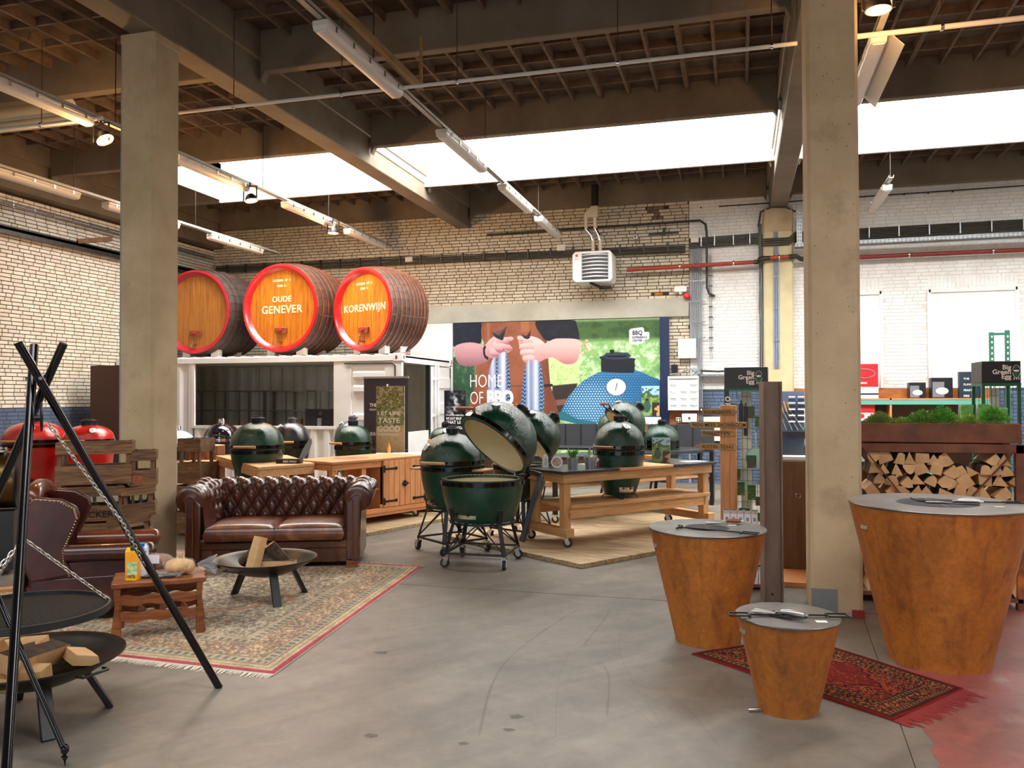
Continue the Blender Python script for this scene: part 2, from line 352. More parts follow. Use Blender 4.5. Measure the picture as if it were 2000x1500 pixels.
# ---------------------------------------------------------------- columns and beams
def chamfer_col(x0, x1, y0, y1, z0, z1, c=.025):
    return MB().prism([(x0+c, y0), (x1-c, y0), (x1, y0+c), (x1, y1-c), (x1-c, y1), (x0+c, y1), (x0, y1-c), (x0, y0+c)], z0, z1)
cL = setk(chamfer_col(-5.82, -5.43, 6.65, 7.03, 0, 5.13).build('column', CONC, smooth=False))
tag(cL, 'tall square concrete column left of the sofa')
MB().box(-5.825, 6.645, 5.13, -5.425, 7.035, 5.22).build('column_cap', CONC, cL, bevel=.01)
cR = setk(chamfer_col(.51, .88, 6.64, 7.12, 0, 5.13).build('column', CONC, smooth=False))
tag(cR, 'tall square concrete column between rust planters and rack')
MB().box(.50, 6.63, 5.13, .89, 7.13, 5.22).build('column_cap', CONC, cR, bevel=.01)
hole = MB(); rr = random.Random(5)
for i in range(70):
    x = rr.uniform(.55, .85); z = rr.uniform(.9, 5.0); s = rr.uniform(.0015, .0045)
    hole.cyl((x, 6.6385, z), (x, 6.641, z), s, s, 7)
for i in range(40):
    x = rr.uniform(-5.8, -5.45); z = rr.uniform(.9, 5.0); s = rr.uniform(.0015, .004)
    hole.cyl((x, 6.6485, z), (x, 6.651, z), s, s, 7)
hole.build('blow_hole', mat('hole_shadow', hx('4a3c2c'), rough=1), cR, kind='stuff')
MB().box(.512, 6.636, 0, .70, 6.641, .2).build('grey_paint_patch', mat('grey_patch', hx('7d7f80'), rough=.8), cR, smooth=False)
MB().box(.80, 6.60, 0, .885, 6.641, .055).build('red_paint_patch', mat('red_patch', hx('8c2a26'), rough=.8), cR, smooth=False)
beams = (('main_beam', -5.72, -5.42), ('main_beam', .56, .88), ('main_beam', -11.68, -11.40), ('main_beam', 6.75, 7.05))
cm = MB()
for ya, yb in ((-8, .62), (2.72, 11.40), (13.78, 16.5)): cm.box(-12, ya, 5.95, 13, yb, 6.2)
cm.box(-12, 11.40, 5.95, -9.65, 13.78, 6.2)
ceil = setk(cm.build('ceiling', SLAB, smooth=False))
for n, x0, x1 in beams:
    z0 = 5.22 if x0 > -11 else 5.08
    b = MB().box(x0, -8, z0, x1, 16.28, 6.02).box(x0-.05, -8, 5.62, x1+.05, 16.28, 6.02)
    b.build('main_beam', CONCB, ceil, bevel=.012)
bays = ((-11.35, -5.77), (-5.37, .51), (.93, 6.70), (7.1, 13))
purl = (16.08, 13.72, 11.33, 8.36, 5.36, 2.72, .49, -2.2, -5)
for bi, (x0, x1) in enumerate(bays):
    for y in purl:
        m = MB().box(x0, y, 5.47, x1, y+.13, 6.02)
        for xx, s in ((x0, 1), (x1, -1)):          # corbels at the main beams
            m.add([(xx, y+.005, 5.36), (xx, y+.125, 5.36), (xx+s*.06, y+.005, 5.47), (xx+s*.06, y+.125, 5.47), (xx, y+.005, 5.49), (xx, y+.125, 5.49)], [(0, 2, 4), (1, 5, 3), (0, 1, 3, 2), (2, 3, 5, 4)])
        m.build('cross_beam', CONCB, ceil, bevel=.01)
ribme = cribme = None
for x0, x1 in bays:
    n = 15; w = (x1-x0)/n
    if x0 > 7: continue
    for ya, yb in ((5.49, 8.36), (8.49, 11.33), (13.85, 16.08)):
        L_ = yb-ya
        for i in range(1, n):
            wb = .055 if i % 3 == 0 else .034
            mb = MB().add([(-wb/2, 0, 5.84), (wb/2, 0, 5.84), (wb/2+.02, 0, 6.02), (-wb/2-.02, 0, 6.02), (-wb/2, L_, 5.84), (wb/2, L_, 5.84), (wb/2+.02, L_, 6.02), (-wb/2-.02, L_, 6.02)],
                          [(0, 1, 5, 4), (1, 2, 6, 5), (3, 0, 4, 7), (0, 3, 2, 1), (4, 5, 6, 7)])
            if i % 3 == 0: mb.v[0:0] = []; mb.box(-.006, 0, 5.834, .006, L_, 5.8405)
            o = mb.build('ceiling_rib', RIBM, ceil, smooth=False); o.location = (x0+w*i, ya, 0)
        k = max(2, round(L_/.46))
        for j in range(1, k):
            y = ya+L_*j/k
            MB().add([(x0, y-.016, 5.86), (x1, y-.016, 5.86), (x1, y+.016, 5.86), (x0, y+.016, 5.86), (x0, y-.035, 6.02), (x1, y-.035, 6.02), (x1, y+.035, 6.02), (x0, y+.035, 6.02)],
                     [(0, 3, 2, 1), (0, 1, 5, 4), (2, 3, 7, 6)]).build('ceiling_cross_rib', RIBM, ceil, smooth=False)
# skylight wells and glazing; the row behind the camera is added for its light
sw = MB()
for x0, x1, ya, yb in ((-9.65, -5.74, 11.47, 13.7), (-5.40, .54, 11.47, 13.7), (.90, 6.73, 11.47, 13.7), (7.1, 12.9, 11.47, 13.7), (-11.4, -5.74, .63, 2.71), (-5.40, .54, .63, 2.71), (.90, 6.73, .63, 2.71), (7.1, 12.9, .63, 2.71)):
    z0, z1 = 5.50, 6.6
    sw.box(x0, ya-.04, z0, x1, ya+.0, z1).box(x0, yb, z0, x1, yb+.04, z1).box(x0-.04, ya, z0, x0, yb, z1).box(x1, ya, z0, x1+.04, yb, z1)
sw.build('skylight_well', WHITE, ceil, smooth=False)
MB().box(-12, 11.4, 6.58, 13, 13.8, 6.62).box(-12, .6, 6.58, 13, 2.8, 6.62).build('skylight_glazing', mat('clear_glazing', hx('f4f8fa'), rough=.4, alpha=.12), ceil, smooth=False)
MB().box(-5.42, 13.66, 5.44, .56, 13.72, 5.86).box(.88, 13.66, 5.44, 6.75, 13.72, 5.86).box(-9.65, 13.66, 5.44, -5.72, 13.72, 5.86).build('skylight_curb', WHITE, ceil, smooth=False)
# ---------------------------------------------------------------- brick walls
def brick_mesh(w, h, d, m):
    b = .004; mb = MB()
    v = [(b, 0, b), (w-b, 0, b), (w-b, 0, h-b), (b, 0, h-b), (0, d*.4, 0), (w, d*.4, 0), (w, d*.4, h), (0, d*.4, h), (0, d, 0), (w, d, 0), (w, d, h), (0, d, h)]
    f = [(0, 1, 2, 3)]+[(4+i, 4+(i+1) % 4, (i+1) % 4, i) for i in range(4)]+[(8+i, 8+(i+1) % 4, 4+(i+1) % 4, 4+i) for i in range(4)]
    return v, f
def brick_field(u0, u1, z0, z1, skip=None, seed=1, half=.16):
    r = random.Random(seed); out = []; k = 0; z = z0
    while z+.054 <= z1+.01:
        u = u0-(.116 if k % 2 else 0)-r.choice((0, .03, .06))
        while u < u1:
            w = .105 if r.random() < half else .211
            a, b = max(u, u0), min(u+w, u1)
            if b-a > .03 and not (skip and skip((a+b)/2, z+.027)): out.append((a, z, b-a))
            u += w+.0115
        z += .0655; k += 1
    return out
def lay(root, field, M, m, best, proud=.012):
    """bricks for which best() holds become single parts (300 at most), the rest one joined part"""
    sh = {}; n = 0; rest = MB()
    field = sorted(field, key=best)
    for u, z, w in field:
        if n < 300 and best((u, z, w)) < 1e6 and (abs(w-.211) < .001 or abs(w-.105) < .001):
            key = round(w, 3)
            if key not in sh:
                v, f = brick_mesh(w, .054, proud, m); me = bpy.data.meshes.new('brick'); me.from_pydata(v, [], f); me.materials.append(m); sh[key] = me
            o = bpy.data.objects.new('brick', sh[key]); col.objects.link(o); o.parent = root; o.matrix_world = M @ T(u, -proud+.001, z); n += 1
        else:
            v, f = brick_mesh(w, .054, proud, m); rest.add(v, f, M @ T(u, -proud+.001, z))
    if rest.v: rest.build('brickwork', m, root, smooth=False, kind='stuff')
# the hall goes on behind and to the right of the viewer: plain unseen walls added to cut stray sky light, a wide gate left open for daylight
wr = setk(MB().box(13, -8, 0, 13.3, 16.6, 6).build('wall_right', WBRK, smooth=False))
wq = setk(MB().box(-12, -8.3, 0, -4.5, -8, 6).box(3.5, -8.3, 0, 13.3, -8, 6).box(-4.5, -8.3, 4.2, 3.5, -8, 6).build('wall_rear', WBRK, smooth=False))
# left wall (its face looks along +X): u runs along +Y, local -Y becomes +X
wl = setk(MB().box(-11.95, -8, 0, -11.65, 16.5, 6.0).build('wall_left', MORT, smooth=False))
ML = T(-11.65, 0, 0) @ RZ(PI/2)
def bestL(b): return (b[0]-10.6) if (b[0] > 10.55 and 2.0 < b[1] < 4.72) else 1e9
lay(wl, brick_field(6, 16.28, 1.51, 5.09, seed=2), ML, BRKL, bestL)
lb = MB()
for u, z, w in brick_field(6, 16.28, .0, 1.49, seed=3, half=.1):
    v, f = brick_mesh(w, .054, .006, BLUE); lb.add(v, f, ML @ T(u, -.006, z))
lb.build('blue_painted_brickwork', BLUE, wl, smooth=False, kind='stuff')
MB().box(-11.652, 6, 0, -11.648, 16.28, 1.5).build('blue_paint_joint', BMORT, wl, smooth=False)
# back wall
wj = MB().box(-11.652, -8, 1.5, -11.648, 5.98, 5.98).build('cream_wall_paint', BRKL, wl, smooth=False)
wb = setk(MB().box(-11.95, 16.28, 0, 13, 16.6, 6.0).build('wall_back', MORT, smooth=False))
def skipB(u, z):
    if 4.45 < 0: return True
    if -1.72 < u < -1.42 and 5.18 < z < 5.42: return True           # broken-out patch
    if (-1.62 < u < -1.42 and 3.93 < z < 4.0) or (-1.62 < u < -1.42 and 3.66 < z < 3.72): return True
    return False
MBK = T(0, 16.28, 0)
def bestB(b):
    u, z, w = b
    return -u if (-4.6 < u < -1.75 and (4.72 < z < 5.45 or 3.68 < z < 4.42)) else 1e9
lay(wb, brick_field(-11.65, -.94, 3.60, 5.98, skipB, seed=4), MBK, BRK, bestB)
rest = MB()
for f_ in (brick_field(-1.33, -.94, 1.82, 3.24, seed=5), brick_field(-11.65, -6.6, 2.2, 3.60, seed=6)):
    for u, z, w in f_:
        v, f = brick_mesh(w, .054, .012, BRK); rest.add(v, f, MBK @ T(u, -.011, z))
rest.build('brickwork', BRK, wb, smooth=False, kind='stuff')
orb = MB()
for (u, z, w) in ((-1.60, 3.945, .14), (-1.61, 3.665, .16)):
    v, f = brick_mesh(w, .054, .01, BRK); orb.add(v, f, MBK @ T(u, -.004, z))
orb.build('broken_brick', mat('raw_orange_brick', hx('c9782f'), hx('a85a20'), scale=20, rough=.9), wb, label='bare orange broken brick')
sb = MB()
for u, z, w in brick_field(-1.74, -1.40, 5.17, 5.43, seed=9):
    v, f = brick_mesh(w, .058, .006, BRK); sb.add(v, f, MBK @ T(u, -.002, z))
sb.build('broken_brick', mat('sooty_brick', hx('85755f'), hx('5c5044'), scale=15, rough=.95), wb)
def skipW(u, z):
    if z < 3.6 and (u < 2.52 and u > .9 and z > 1.8 and u > 1.35): return True
    if 3.27 < u < 4.75 and z < 3.6: return True
    return False
wf = MB()
for u, z, w in brick_field(-.93, 8, 1.82, 6.0, skipW, seed=7):
    v, f = brick_mesh(w, .056, .007, WBRK); wf.add(v, f, MBK @ T(u, -.008, z))
wf.build('white_painted_brickwork', WBRK, wb, smooth=False, kind='stuff')
MB().box(-.93, 16.277, 1.81, 8, 16.281, 6).build('white_paint_joint', WMORT, wb, smooth=False)
bf = MB()
for u, z, w in brick_field(-1.33, 8, 0, 1.80, seed=8, half=.1):
    v, f = brick_mesh(w, .055, .007, BLUE); bf.add(v, f, MBK @ T(u, -.008, z))
bf.build('blue_painted_brickwork', BLUE, wb, smooth=False, kind='stuff')
MB().box(-1.33, 16.277, 0, 8, 16.281, 1.81).build('blue_paint_joint', BMORT, wb, smooth=False)
MB().box(-6.75, 16.22, 3.23, -.94, 16.3, 3.60).build('lintel', LINT, wb, bevel=.008)
MB().box(-6.75, 16.2, 0, -5.80, 16.27, 3.225).build('white_wall_panel', WHITE, wb, smooth=False)
for n, (xa, xb) in enumerate(((1.35, 2.52), (3.29, 4.73))):
    m = MB().box(xa, 16.268, 1.81, xb, 16.276, 3.58)
    w_ = setk(m.build('window_%d' % (n+1), WHITE, smooth=False)); tag(w_, 'bricked up window, boarded over and painted white')
    MB().box(xa-.02, 16.24, 1.81, xa+.05, 16.28, 3.60).box(xb-.05, 16.24, 1.81, xb+.02, 16.28, 3.60).box(xa, 16.24, 3.53, xb, 16.28, 3.60).build('window_frame', WHITE, w_, bevel=.01)
    s = MB(); x = xa
    while x < xb: s.box(x, 16.268, 3.62, x+.055, 16.28, 3.83); x += .066
    s.build('soldier_course', WBRK, w_, smooth=False, kind='stuff')
pil = setk(MB().box(.44, 16.06, 0, .97, 16.28, 5.2).build('column', mat('cream_painted_concrete', hx('cfc29a'), hx('b9ab84'), scale=2, rough=.7, world_co=True), bevel=.03))
tag(pil, 'cream painted concrete pilaster on the white wall')
MB().prism([(.46, 16.05), (.97, 16.05), (.99, 16.28), (.43, 16.28)], 4.75, 5.22).build('column_head', CONC, pil, bevel=.02)
# ---------------------------------------------------------------- ceiling fittings
DIFF = mat('lamp_diffuser', hx('cfc7bf'), rough=.35, spec=.5); FIXB = mat('fixture_body', hx('c9c6bf'), rough=.5)
def make_batten():
    t = thing('fluorescent_light', 'x', 'lamp')
    MB().box(-.075, 0, -.045, .075, 1.62, .0).build('fixture_body', FIXB, t, bevel=.01)
    pr = [(-.07, -.045), (-.066, -.085), (-.04, -.105), (.04, -.105), (.066, -.085), (.07, -.045)]
    MB().prism(pr, -1.6, -.02, RX(PI/2)).build('diffuser', DIFF, t, ang=50)
    for i in range(5):
        y = .15+i*.33; m = MB()
        for s in (-1, 1): m.cbox((s*.076, y, -.035), (.008, .03, .05))
        m.build('clip', CHROME, t)
    MB().prism([(-.068, -.045), (-.06, -.09), (.06, -.09), (.068, -.045)], -.02, 0, RX(PI/2)).cyl((-.03, -.004, -.07), (-.03, .01, -.07), .012, n=10).cyl((.03, -.004, -.07), (.03, .01, -.07), .012, n=10).build('end_cap', OFFW, t)
    return t
proto = make_batten(); first = [True]
GRP = 'long fluorescent battens hung from the ceiling'
def batten(x, y, z, label, rz=0):
    o = proto if first[0] else dup(proto); first[0] = False
    o.location = (x, y, z); o.rotation_euler = (0, 0, rz); tag(o, label, 'lamp', GRP); return o
rowA = ('nearest of the four fluorescent lamps above the middle of the hall', 'fluorescent lamp crossing the bright skylight in the middle row',
        'fluorescent lamp just past the skylight in the middle row', 'last fluorescent lamp of middle row, close to the brick wall')
for (y, lb) in zip((6.15, 9.05, 11.62, 13.88), rowA): batten(-3.38, y, 4.84, lb)
rowB = ('fluorescent lamp at the upper left, beside the warm spotlight', 'fluorescent lamp just right of the left concrete column',
        'fluorescent lamp between the two warm spotlights under the skylight edge', 'last fluorescent lamp of the row above the barrels')
for (y, lb) in zip((6.0, 9.05, 11.72, 13.9), rowB): batten(-7.07, y, 4.84, lb)
rowC = ('fluorescent lamp beside the left brick wall, nearest one', 'fluorescent lamp half hidden behind the left column', 'fluorescent lamp above the leftmost barrel against the dark corner')
for (y, lb) in zip((7.95, 10.1, 12.6), rowC): batten(-9.1, y, 4.6, lb)
batten(1.2, 7.75, 4.86, 'fluorescent lamp with angled reflector right of the right column')
batten(2.26, 13.95, 5.0, 'fluorescent lamp hung on a rod before the white wall at right')
rf = thing('lamp_reflector', 'white angled reflector wings of the lamp beside the right column', 'reflector', (1.2, 7.75, 4.86))
MB().add([(.07, 0, 0), (.07, 1.6, 0), (.2, 1.6, -.14), (.2, 0, -.14), (.07, 0, .006), (.07, 1.6, .006), (.206, 1.6, -.137), (.206, 0, -.137)], [(0, 1, 2, 3), (7, 6, 5, 4), (0, 3, 7, 4), (1, 5, 6, 2), (3, 2, 6, 7), (0, 4, 5, 1)]).build('reflector_wing', FIXB, rf, smooth=False)
RAILM = mat('rail_grey', hx('a19d95'), rough=.5, metal=.3)
def tray(name, label, x, z, y0, y1, hang, m=STEEL, w=.07):
    t = thing(name, label, 'rail', (0, 0, 0))
    MB().box(x-w/2, y0, z, x+w/2, y1, z+.008).box(x-w/2, y0, z, x-w/2+.005, y1, z+.045).box(x+w/2-.005, y0, z, x+w/2, y1, z+.045).build('rail_channel', RAILM, t, smooth=False)
    for y in hang: MB().cyl((x, y, z), (x, y, 5.9), .006, n=6).cbox((x, y, z+.03), (.03, .03, .04)).build('hanger_rod', DKST, t)
    return t
tray('lighting_rail', 'grey suspended rail carrying the middle row of lamps', -3.38, 4.85, 2, 15.75, (7.2, 10.8, 13.9), OFFW)
tray('lighting_rail', 'grey suspended rail carrying lamps above the barrels', -7.07, 4.85, 2, 15.9, (8.0, 11.1, 13.2), OFFW)
tray('lighting_rail', 'grey suspended rail carrying the lamps near left brick wall', -9.1, 4.61, 2, 14.9, (9.5, 12.2), OFFW)
tray('lighting_rail', 'grey suspended rail right of the right concrete column', 1.2, 4.87, 2, 9.4, (9.0,), OFFW)
tray('lighting_rail', 'short rail end with lamp before the white wall', 2.26, 5.01, 13.6, 15.4, (13.7,), OFFW)
MB().box(-3.27, 3, 4.92, -3.22, 8.1, 4.99).bar((-3.245, 8.08, 4.92), (-3.245, 8.08, 5.5), .03, .03).build('timber_batten', wood('raw_batten', 'a5834f', '80622f', (12, 1, 12)), None)
tag(bpy.data.objects['timber_batten'], 'yellowish timber batten hung beside the nearest middle lamp', 'batten')
# warm spot lamps
WARM = hx('ffb24d')
EMW = mat('warm_lamp_glass', WARM, rough=.3, emit=(1, .55, .14), estr=8)
spots = ((-7.05, 7.75, 4.72, -.6, 'warm lit floodlight at upper left beside the left column'), (-6.98, 10.62, 4.70, -.25, 'warm lit spotlight shining in front of the skylight'),
         (-6.93, 13.1, 4.70, 0, 'warm lit spotlight hanging over the red barrels'), (1.06, 6.86, 4.78, 0, 'bright warm lamp at the top edge right of the right column'))
for x, y, z, tl, lb in spots:
    t = thing('spotlight', lb, 'lamp', (x, y, z), 0, 'warm spotlights on the lamp rails')
    R_ = RY(tl)
    MB().lathe([(.0, .10), (.05, .10), (.085, .06), (.10, .0), (.092, .0), (.05, .05), (0, .06)], 20, R_ @ T(0, 0, -.12)).build('lamp_housing', BLKP, t)
    MB().lathe([(.0, -.012), (.06, -.006), (.088, .004), (0, .01)], 20, R_ @ T(0, 0, -.12)).build('lamp_glass', EMW, t)
    MB().bar((-.11, 0, -.11), (-.11, 0, .1), .012, .02).bar((.11, 0, -.11), (.11, 0, .1), .012, .02).bar((-.116, 0, .1), (.116, 0, .1), .02, .012).cyl((0, 0, .1), (0, 0, .16), .012).build('bracket', BLKP, t)
    l = bpy.data.lights.new('spot_bulb', 'POINT'); l.energy = 95; l.color = (1, .55, .2); l.shadow_soft_size = .07
    o = bpy.data.objects.new('spot_bulb', l); col.objects.link(o); o.location = (x, y, z-.22)
# white pipe along the cross beam
def pipe(name, label, pts, r, m, clamps=(), cm=CHROME, cat='pipe', n=12, hang=None):
    t = thing(name, label, cat)
    MB().tube(pts, r, n).build('pipe_run', m, t, ang=60)
    for p in clamps:
        k = MB().cyl((p[0]-.012, p[1], p[2]), (p[0]+.012, p[1], p[2]), r*1.35, n=12)
        if hang: k.cyl((p[0], p[1], p[2]+r), (p[0], p[1], hang), .006, n=6)
        k.build('clamp', cm, t)
    return t
pipe('white_pipe', 'thin white pipe running across the hall under the ceiling', [(-6.0, 7.75, 4.84), (.52, 7.75, 4.84)], .019, OFFW, [(x, 7.75, 4.84) for x in (-5.3, -4.0, -2.72, -1.1, .3)], hang=5.84)
pipe('white_pipe', 'thin white pipe at the upper right beyond the right column', [(.93, 7.75, 4.84), (5, 7.75, 4.84)], .024, OFFW, [(x, 7.75, 4.84) for x in (1.7, 3.2)], hang=5.84)
pipe('white_pipe', 'thin white pipe at upper left ending beside the floodlight', [(-11.6, 7.66, 4.84), (-6.95, 7.66, 4.84)], .024, OFFW, [(x, 7.66, 4.84) for x in (-8.9, -7.8)], hang=5.84)
t = thing('ventilation_duct', 'wide cream ventilation duct at the upper left edge', 'duct')
MB().cyl((-11.6, 8.9, 5.56), (-8.6, 8.9, 5.56), .13, n=28).build('duct_run', CPIPE, t, ang=60); MB().cyl((-11.6, 8.75, 5.32), (-8.35, 8.75, 5.32), .07, n=24).build('duct_run', CPIPE, t, ang=60)
# ---------------------------------------------------------------- things on the back wall
pipe('red_pipe', 'red heating pipe from the heater across the white wall', [(-2.12, 16.05, 4.16), (-1.95, 16.05, 4.165), (.28, 16.05, 4.2)], .04, RED, [(-1.1, 16.05, 4.18), (-.1, 16.05, 4.195)])
pipe('red_pipe', 'short red pipe section crossing the cream pilaster', [(.55, 15.97, 4.25), (.9, 15.97, 4.26)], .04, RED, [(.72, 15.97, 4.255)])
pipe('pipe_elbow', 'bare metal pipe bend joining red pipe to the pilaster section', [(.27, 16.05, 4.2), (.35, 16.05, 4.2), (.38, 16.0, 4.24), (.42, 15.97, 4.25), (.56, 15.97, 4.25)], .045, DKST)
pipe('pipe_elbow', 'bare metal pipe bend right of the cream pilaster', [(.89, 15.97, 4.26), (1.02, 15.97, 4.26), (1.1, 16.05, 4.22), (1.2, 16.1, 4.21)], .045, DKST)
pipe('red_pipe', 'dark red pipe along the white wall at the far right', [(1.2, 16.1, 4.21), (7, 16.1, 4.21)], .04, mat('dark_red_pipe', hx('7c2620'), rough=.5), [(2.95, 16.1, 4.21), (4.3, 16.1, 4.21)])
pipe('conduit', 'thin dark conduit running along the brick wall above heater', [(-5.04, 16.2, 5.04), (-.95, 16.2, 5.08), (-.72, 16.2, 5.08), (-.62, 16.2, 5.0), (-.6, 16.2, 4.85), (-.6, 16.2, 3.78), (-.56, 16.2, 3.66), (-.45, 16.2, 3.6)], .022, DKST, [(x, 16.2, 5.05) for x in (-4.6, -3.9, -3.2, -2.0)], DKST)
t = thing('cable_bundle', 'dark bundle of cables on brackets along the brick wall', 'cables')
for k in range(6): MB().tube([(-11.5, 16.16-.01*(k % 2), 4.53+.026*k), (-7, 16.16, 4.52+.025*k+.01*(k % 3)), (-4, 16.17, 4.50+.026*k), (-1.0, 16.16, 4.47+.03*k)], .012, 6).build('cable', mat('dark_cable', hx('3d3a33'), rough=.7), t)
for i in range(22): MB().cbox((-11.2+i*.47, 16.17, 4.6), (.025, .07, .19)).build('cable_bracket', DKST, t)
MB().cbox((-3.45, 16.13, 4.68), (.17, .05, .12), ).build('cover_plate', OFFW, t); MB().cbox((-6.75, 16.13, 4.6), (.16, .05, .1)).build('cover_plate', OFFW, t)
t = thing('cable_bundle', 'dark bundle of cables on the white wall left of pilaster', 'cables')
for k in range(7): MB().tube([(-.93, 16.2, 4.55+.03*k), (.3, 16.2, 4.58+.03*k), (.36, 16.18, 4.55+.035*k)], .013, 6).build('cable', MATS['dark_cable'], t)
for x in (-.7, -.45, -.1, .2): MB().cbox((x, 16.18, 4.67), (.02, .06, .2)).build('cable_bracket', STEEL, t)
t = thing('cable_bundle', 'dark bundle of cables high on the white wall at right', 'cables')
for k in range(7): MB().tube([(1.0, 16.19, 4.56+.03*k), (7, 16.19, 4.58+.03*k)], .015, 6).build('cable', MATS['dark_cable'], t)
for i in range(9): MB().cbox((1.3+i*.5, 16.17, 4.67), (.02, .06, .2)).build('cable_bracket', STEEL, t)
def perf_tray(name, label, p0, p1, w, d):
    t = thing(name, label, 'tray'); p0 = Vector(p0); p1 = Vector(p1); L_ = (p1-p0).length; dr = (p1-p0)/L_
    vert = abs(dr.z) > .5
    if vert:
        MB().cbox((p0.x, p0.y, (p0.z+p1.z)/2), (w, .006, L_)).cbox((p0.x-w/2, p0.y-.02, (p0.z+p1.z)/2), (.005, .04, L_)).cbox((p0.x+w/2, p0.y-.02, (p0.z+p1.z)/2), (.005, .04, L_)).build('tray_channel', STEEL, t, smooth=False)
    else:
        MB().box(p0.x, p0.y-.1, p0.z, p1.x, p0.y+.1, p0.z+.005).box(p0.x, p0.y-.1, p0.z, p1.x, p0.y-.095, p0.z+w).box(p0.x, p0.y+.095, p0.z, p1.x, p0.y+.1, p0.z+w).build('tray_channel', STEEL, t, smooth=False)
    s = MB(); n = int(L_/.07)
    for i in range(n):
        c = p0+dr*(i+.5)*.07
        for q in (-.2, .2):
            if vert: s.cbox((c.x+q*w, p0.y-.0035, c.z), (.012, .003, .035))
            else: s.cbox((c.x, p0.y-.102, c.z+w*(.5+q*1.2)), (.035, .004, .01))
    s.build('slot', mat('slot_dark', hx('3c4042'), rough=.8), t, smooth=False, kind='stuff')
    return t
perf_tray('cable_tray', 'perforated galvanised cable tray along the white wall at right', (1.0, 15.9, 4.40), (7, 15.9, 4.40), .07, .1)
perf_tray('cable_tray', 'perforated cream cable tray standing beside the pilaster', (1.08, 16.0, 4.45), (1.08, 16.0, 5.1), .09, .1)
perf_tray('cable_tray', 'short perforated tray end at the foot of the vertical tray', (1.0, 15.95, 4.42), (1.35, 15.95, 4.42), .07, .1)
t = thing('conduit_bank', 'bank of grey conduits running down beside the brick wall', 'conduits')
for k in range(7): pts = [(-.915+.035*k, 16.21, 4.62), (-.915+.035*k, 16.21, 2.62 if k < 4 else 1.2)]; MB().tube(pts, .014, 8).build('conduit', mat('grey_conduit', hx('8c9199'), rough=.5), t)
for z in (3.9, 3.5, 3.1, 2.8): MB().box(-.95, 16.19, z, -.63, 16.21, z+.02).build('conduit_strap', STEEL, t)
t = thing('conduit', 'pair of thin conduits with clips on the white wall', 'conduits')
for k in (0, 1): MB().tube([(-.55+.03*k, 16.23, 4.4), (-.55+.03*k, 16.23, 2.45+.1*k), (-.53+.03*k, 16.2, 2.4)], .008, 6).build('pipe_run', MATS['grey_conduit'], t)
for i in range(9): MB().box(-.57, 16.21, 4.2-.2*i, -.49, 16.24, 4.215-.2*i).build('clip', DKST, t)
t = pil
for k in range(3): MB().tube([(.63+.035*k, 16.04, 4.75), (.63+.035*k, 16.04, 2.2)], .013, 8).build('conduit', mat('blue_grey_conduit', hx('7f8ca3'), rough=.5), t)
for z in (4.5, 3.9, 3.3, 2.7): MB().box(.61, 16.02, z, .72, 16.04, z+.015).build('clip', STEEL, t)
t = pil
for k in range(6):
    r = random.Random(k); MB().tube([(.36+.015*k, 16.2, 4.95-.2*(k > 3)), (.37+.012*k, 16.2, 4.2), (.36+.014*k+r.uniform(-.01, .02), 16.2, 3.4), (.37+.013*k, 16.19, 2.9), (.36+.02*k, 16.2, 2.1)], .013, 6).build('cable', MATS['dark_cable'] if k % 2 else MATS['grey_conduit'], t)
MB().tube([(.36, 16.2, 4.9), (.4, 16.1, 5.15), (.6, 16.03, 5.22), (.85, 16.03, 5.2), (1.02, 16.1, 5.12)], .02, 6).build('cable', MATS['dark_cable'], t)
for k in range(4): MB().tube([(.4, 16.02, 4.62-.04*k), (.9, 16.02, 4.62-.04*k), (1.0, 16.05, 4.7-.04*k), (1.03, 16.2, 4.75-.04*k)], .014, 6).build('cable', MATS['dark_cable'], t)
pipe('conduit', 'rusty bracket pipe with hooks high on the white wall', [(-.35, 16.2, 5.33), (5.5, 16.2, 5.36)], .012, DKST, [(x, 16.2, 5.33) for x in (-.7, -.35, .0, .3, 1.7, 2.1, 2.5, 2.9, 3.3, 3.7)], DKST)
t = thing('wall_brackets', 'black iron brackets left on the brick wall', 'bracket')
MB().bar((-1.7, 16.2, 4.86), (-1.15, 16.2, 4.88), .03, .03).bar((-1.42, 16.18, 4.82), (-1.40, 16.18, 4.97), .05, .05).build('bracket', BLACK, t, bevel=.005)
# heater
h = thing('unit_heater', 'white wall mounted warm air heater with black louvre opening', 'heater', (-2.72, 15.55, 4.18))
W_, H_, D_ = .39, .31, .5
m = MB().prism([(-W_+.06, -.3), (W_-.04, -.3), (W_, -.24), (W_, .24), (W_-.06, .3), (-W_+.06, .3), (-W_, .24), (-W_, -.24)][::-1], 0, D_, RX(-PI/2) @ SC(1, -1, 1))
m.v = [(x, y if y > .01 else y, z) for x, y, z in m.v]
b = m.build('casing', WHITE, h, bevel=.012, ang=30)
MB().box(-.2, -.012, -.25, .31, .01, .25).build('louvre_opening', BLKP, h)
for k in range(7):
    z = -.21+k*.07
    MB().grid(lambda u, v: (-.2+.51*u, -.02-.012*math.sin(PI*u)+(.02 if v > .5 else 0), z+(.03 if v > .5 else 0)+.006*math.sin(PI*u)), 8, 1).build('louvre_blade', WHITE, h)
s = MB()
for k in range(17): s.cbox((-.18+k*.03, -.013, 0), (.003, .004, .48))
s.build('grille_wire', STEEL, h, kind='stuff')
MB().lathe([(0, 0), (.022, 0), (.026, .004)], 16, T(-.3, -.004, .22) @ RX(PI/2)).build('badge', mat('badge_red', hx('c8584a'), rough=.5), h, label='small round red badge')
text('CV', .05, mat('print_grey', hx('8a97a3'), rough=.5), h, T(-.33, -.014, .13) @ WALLM)
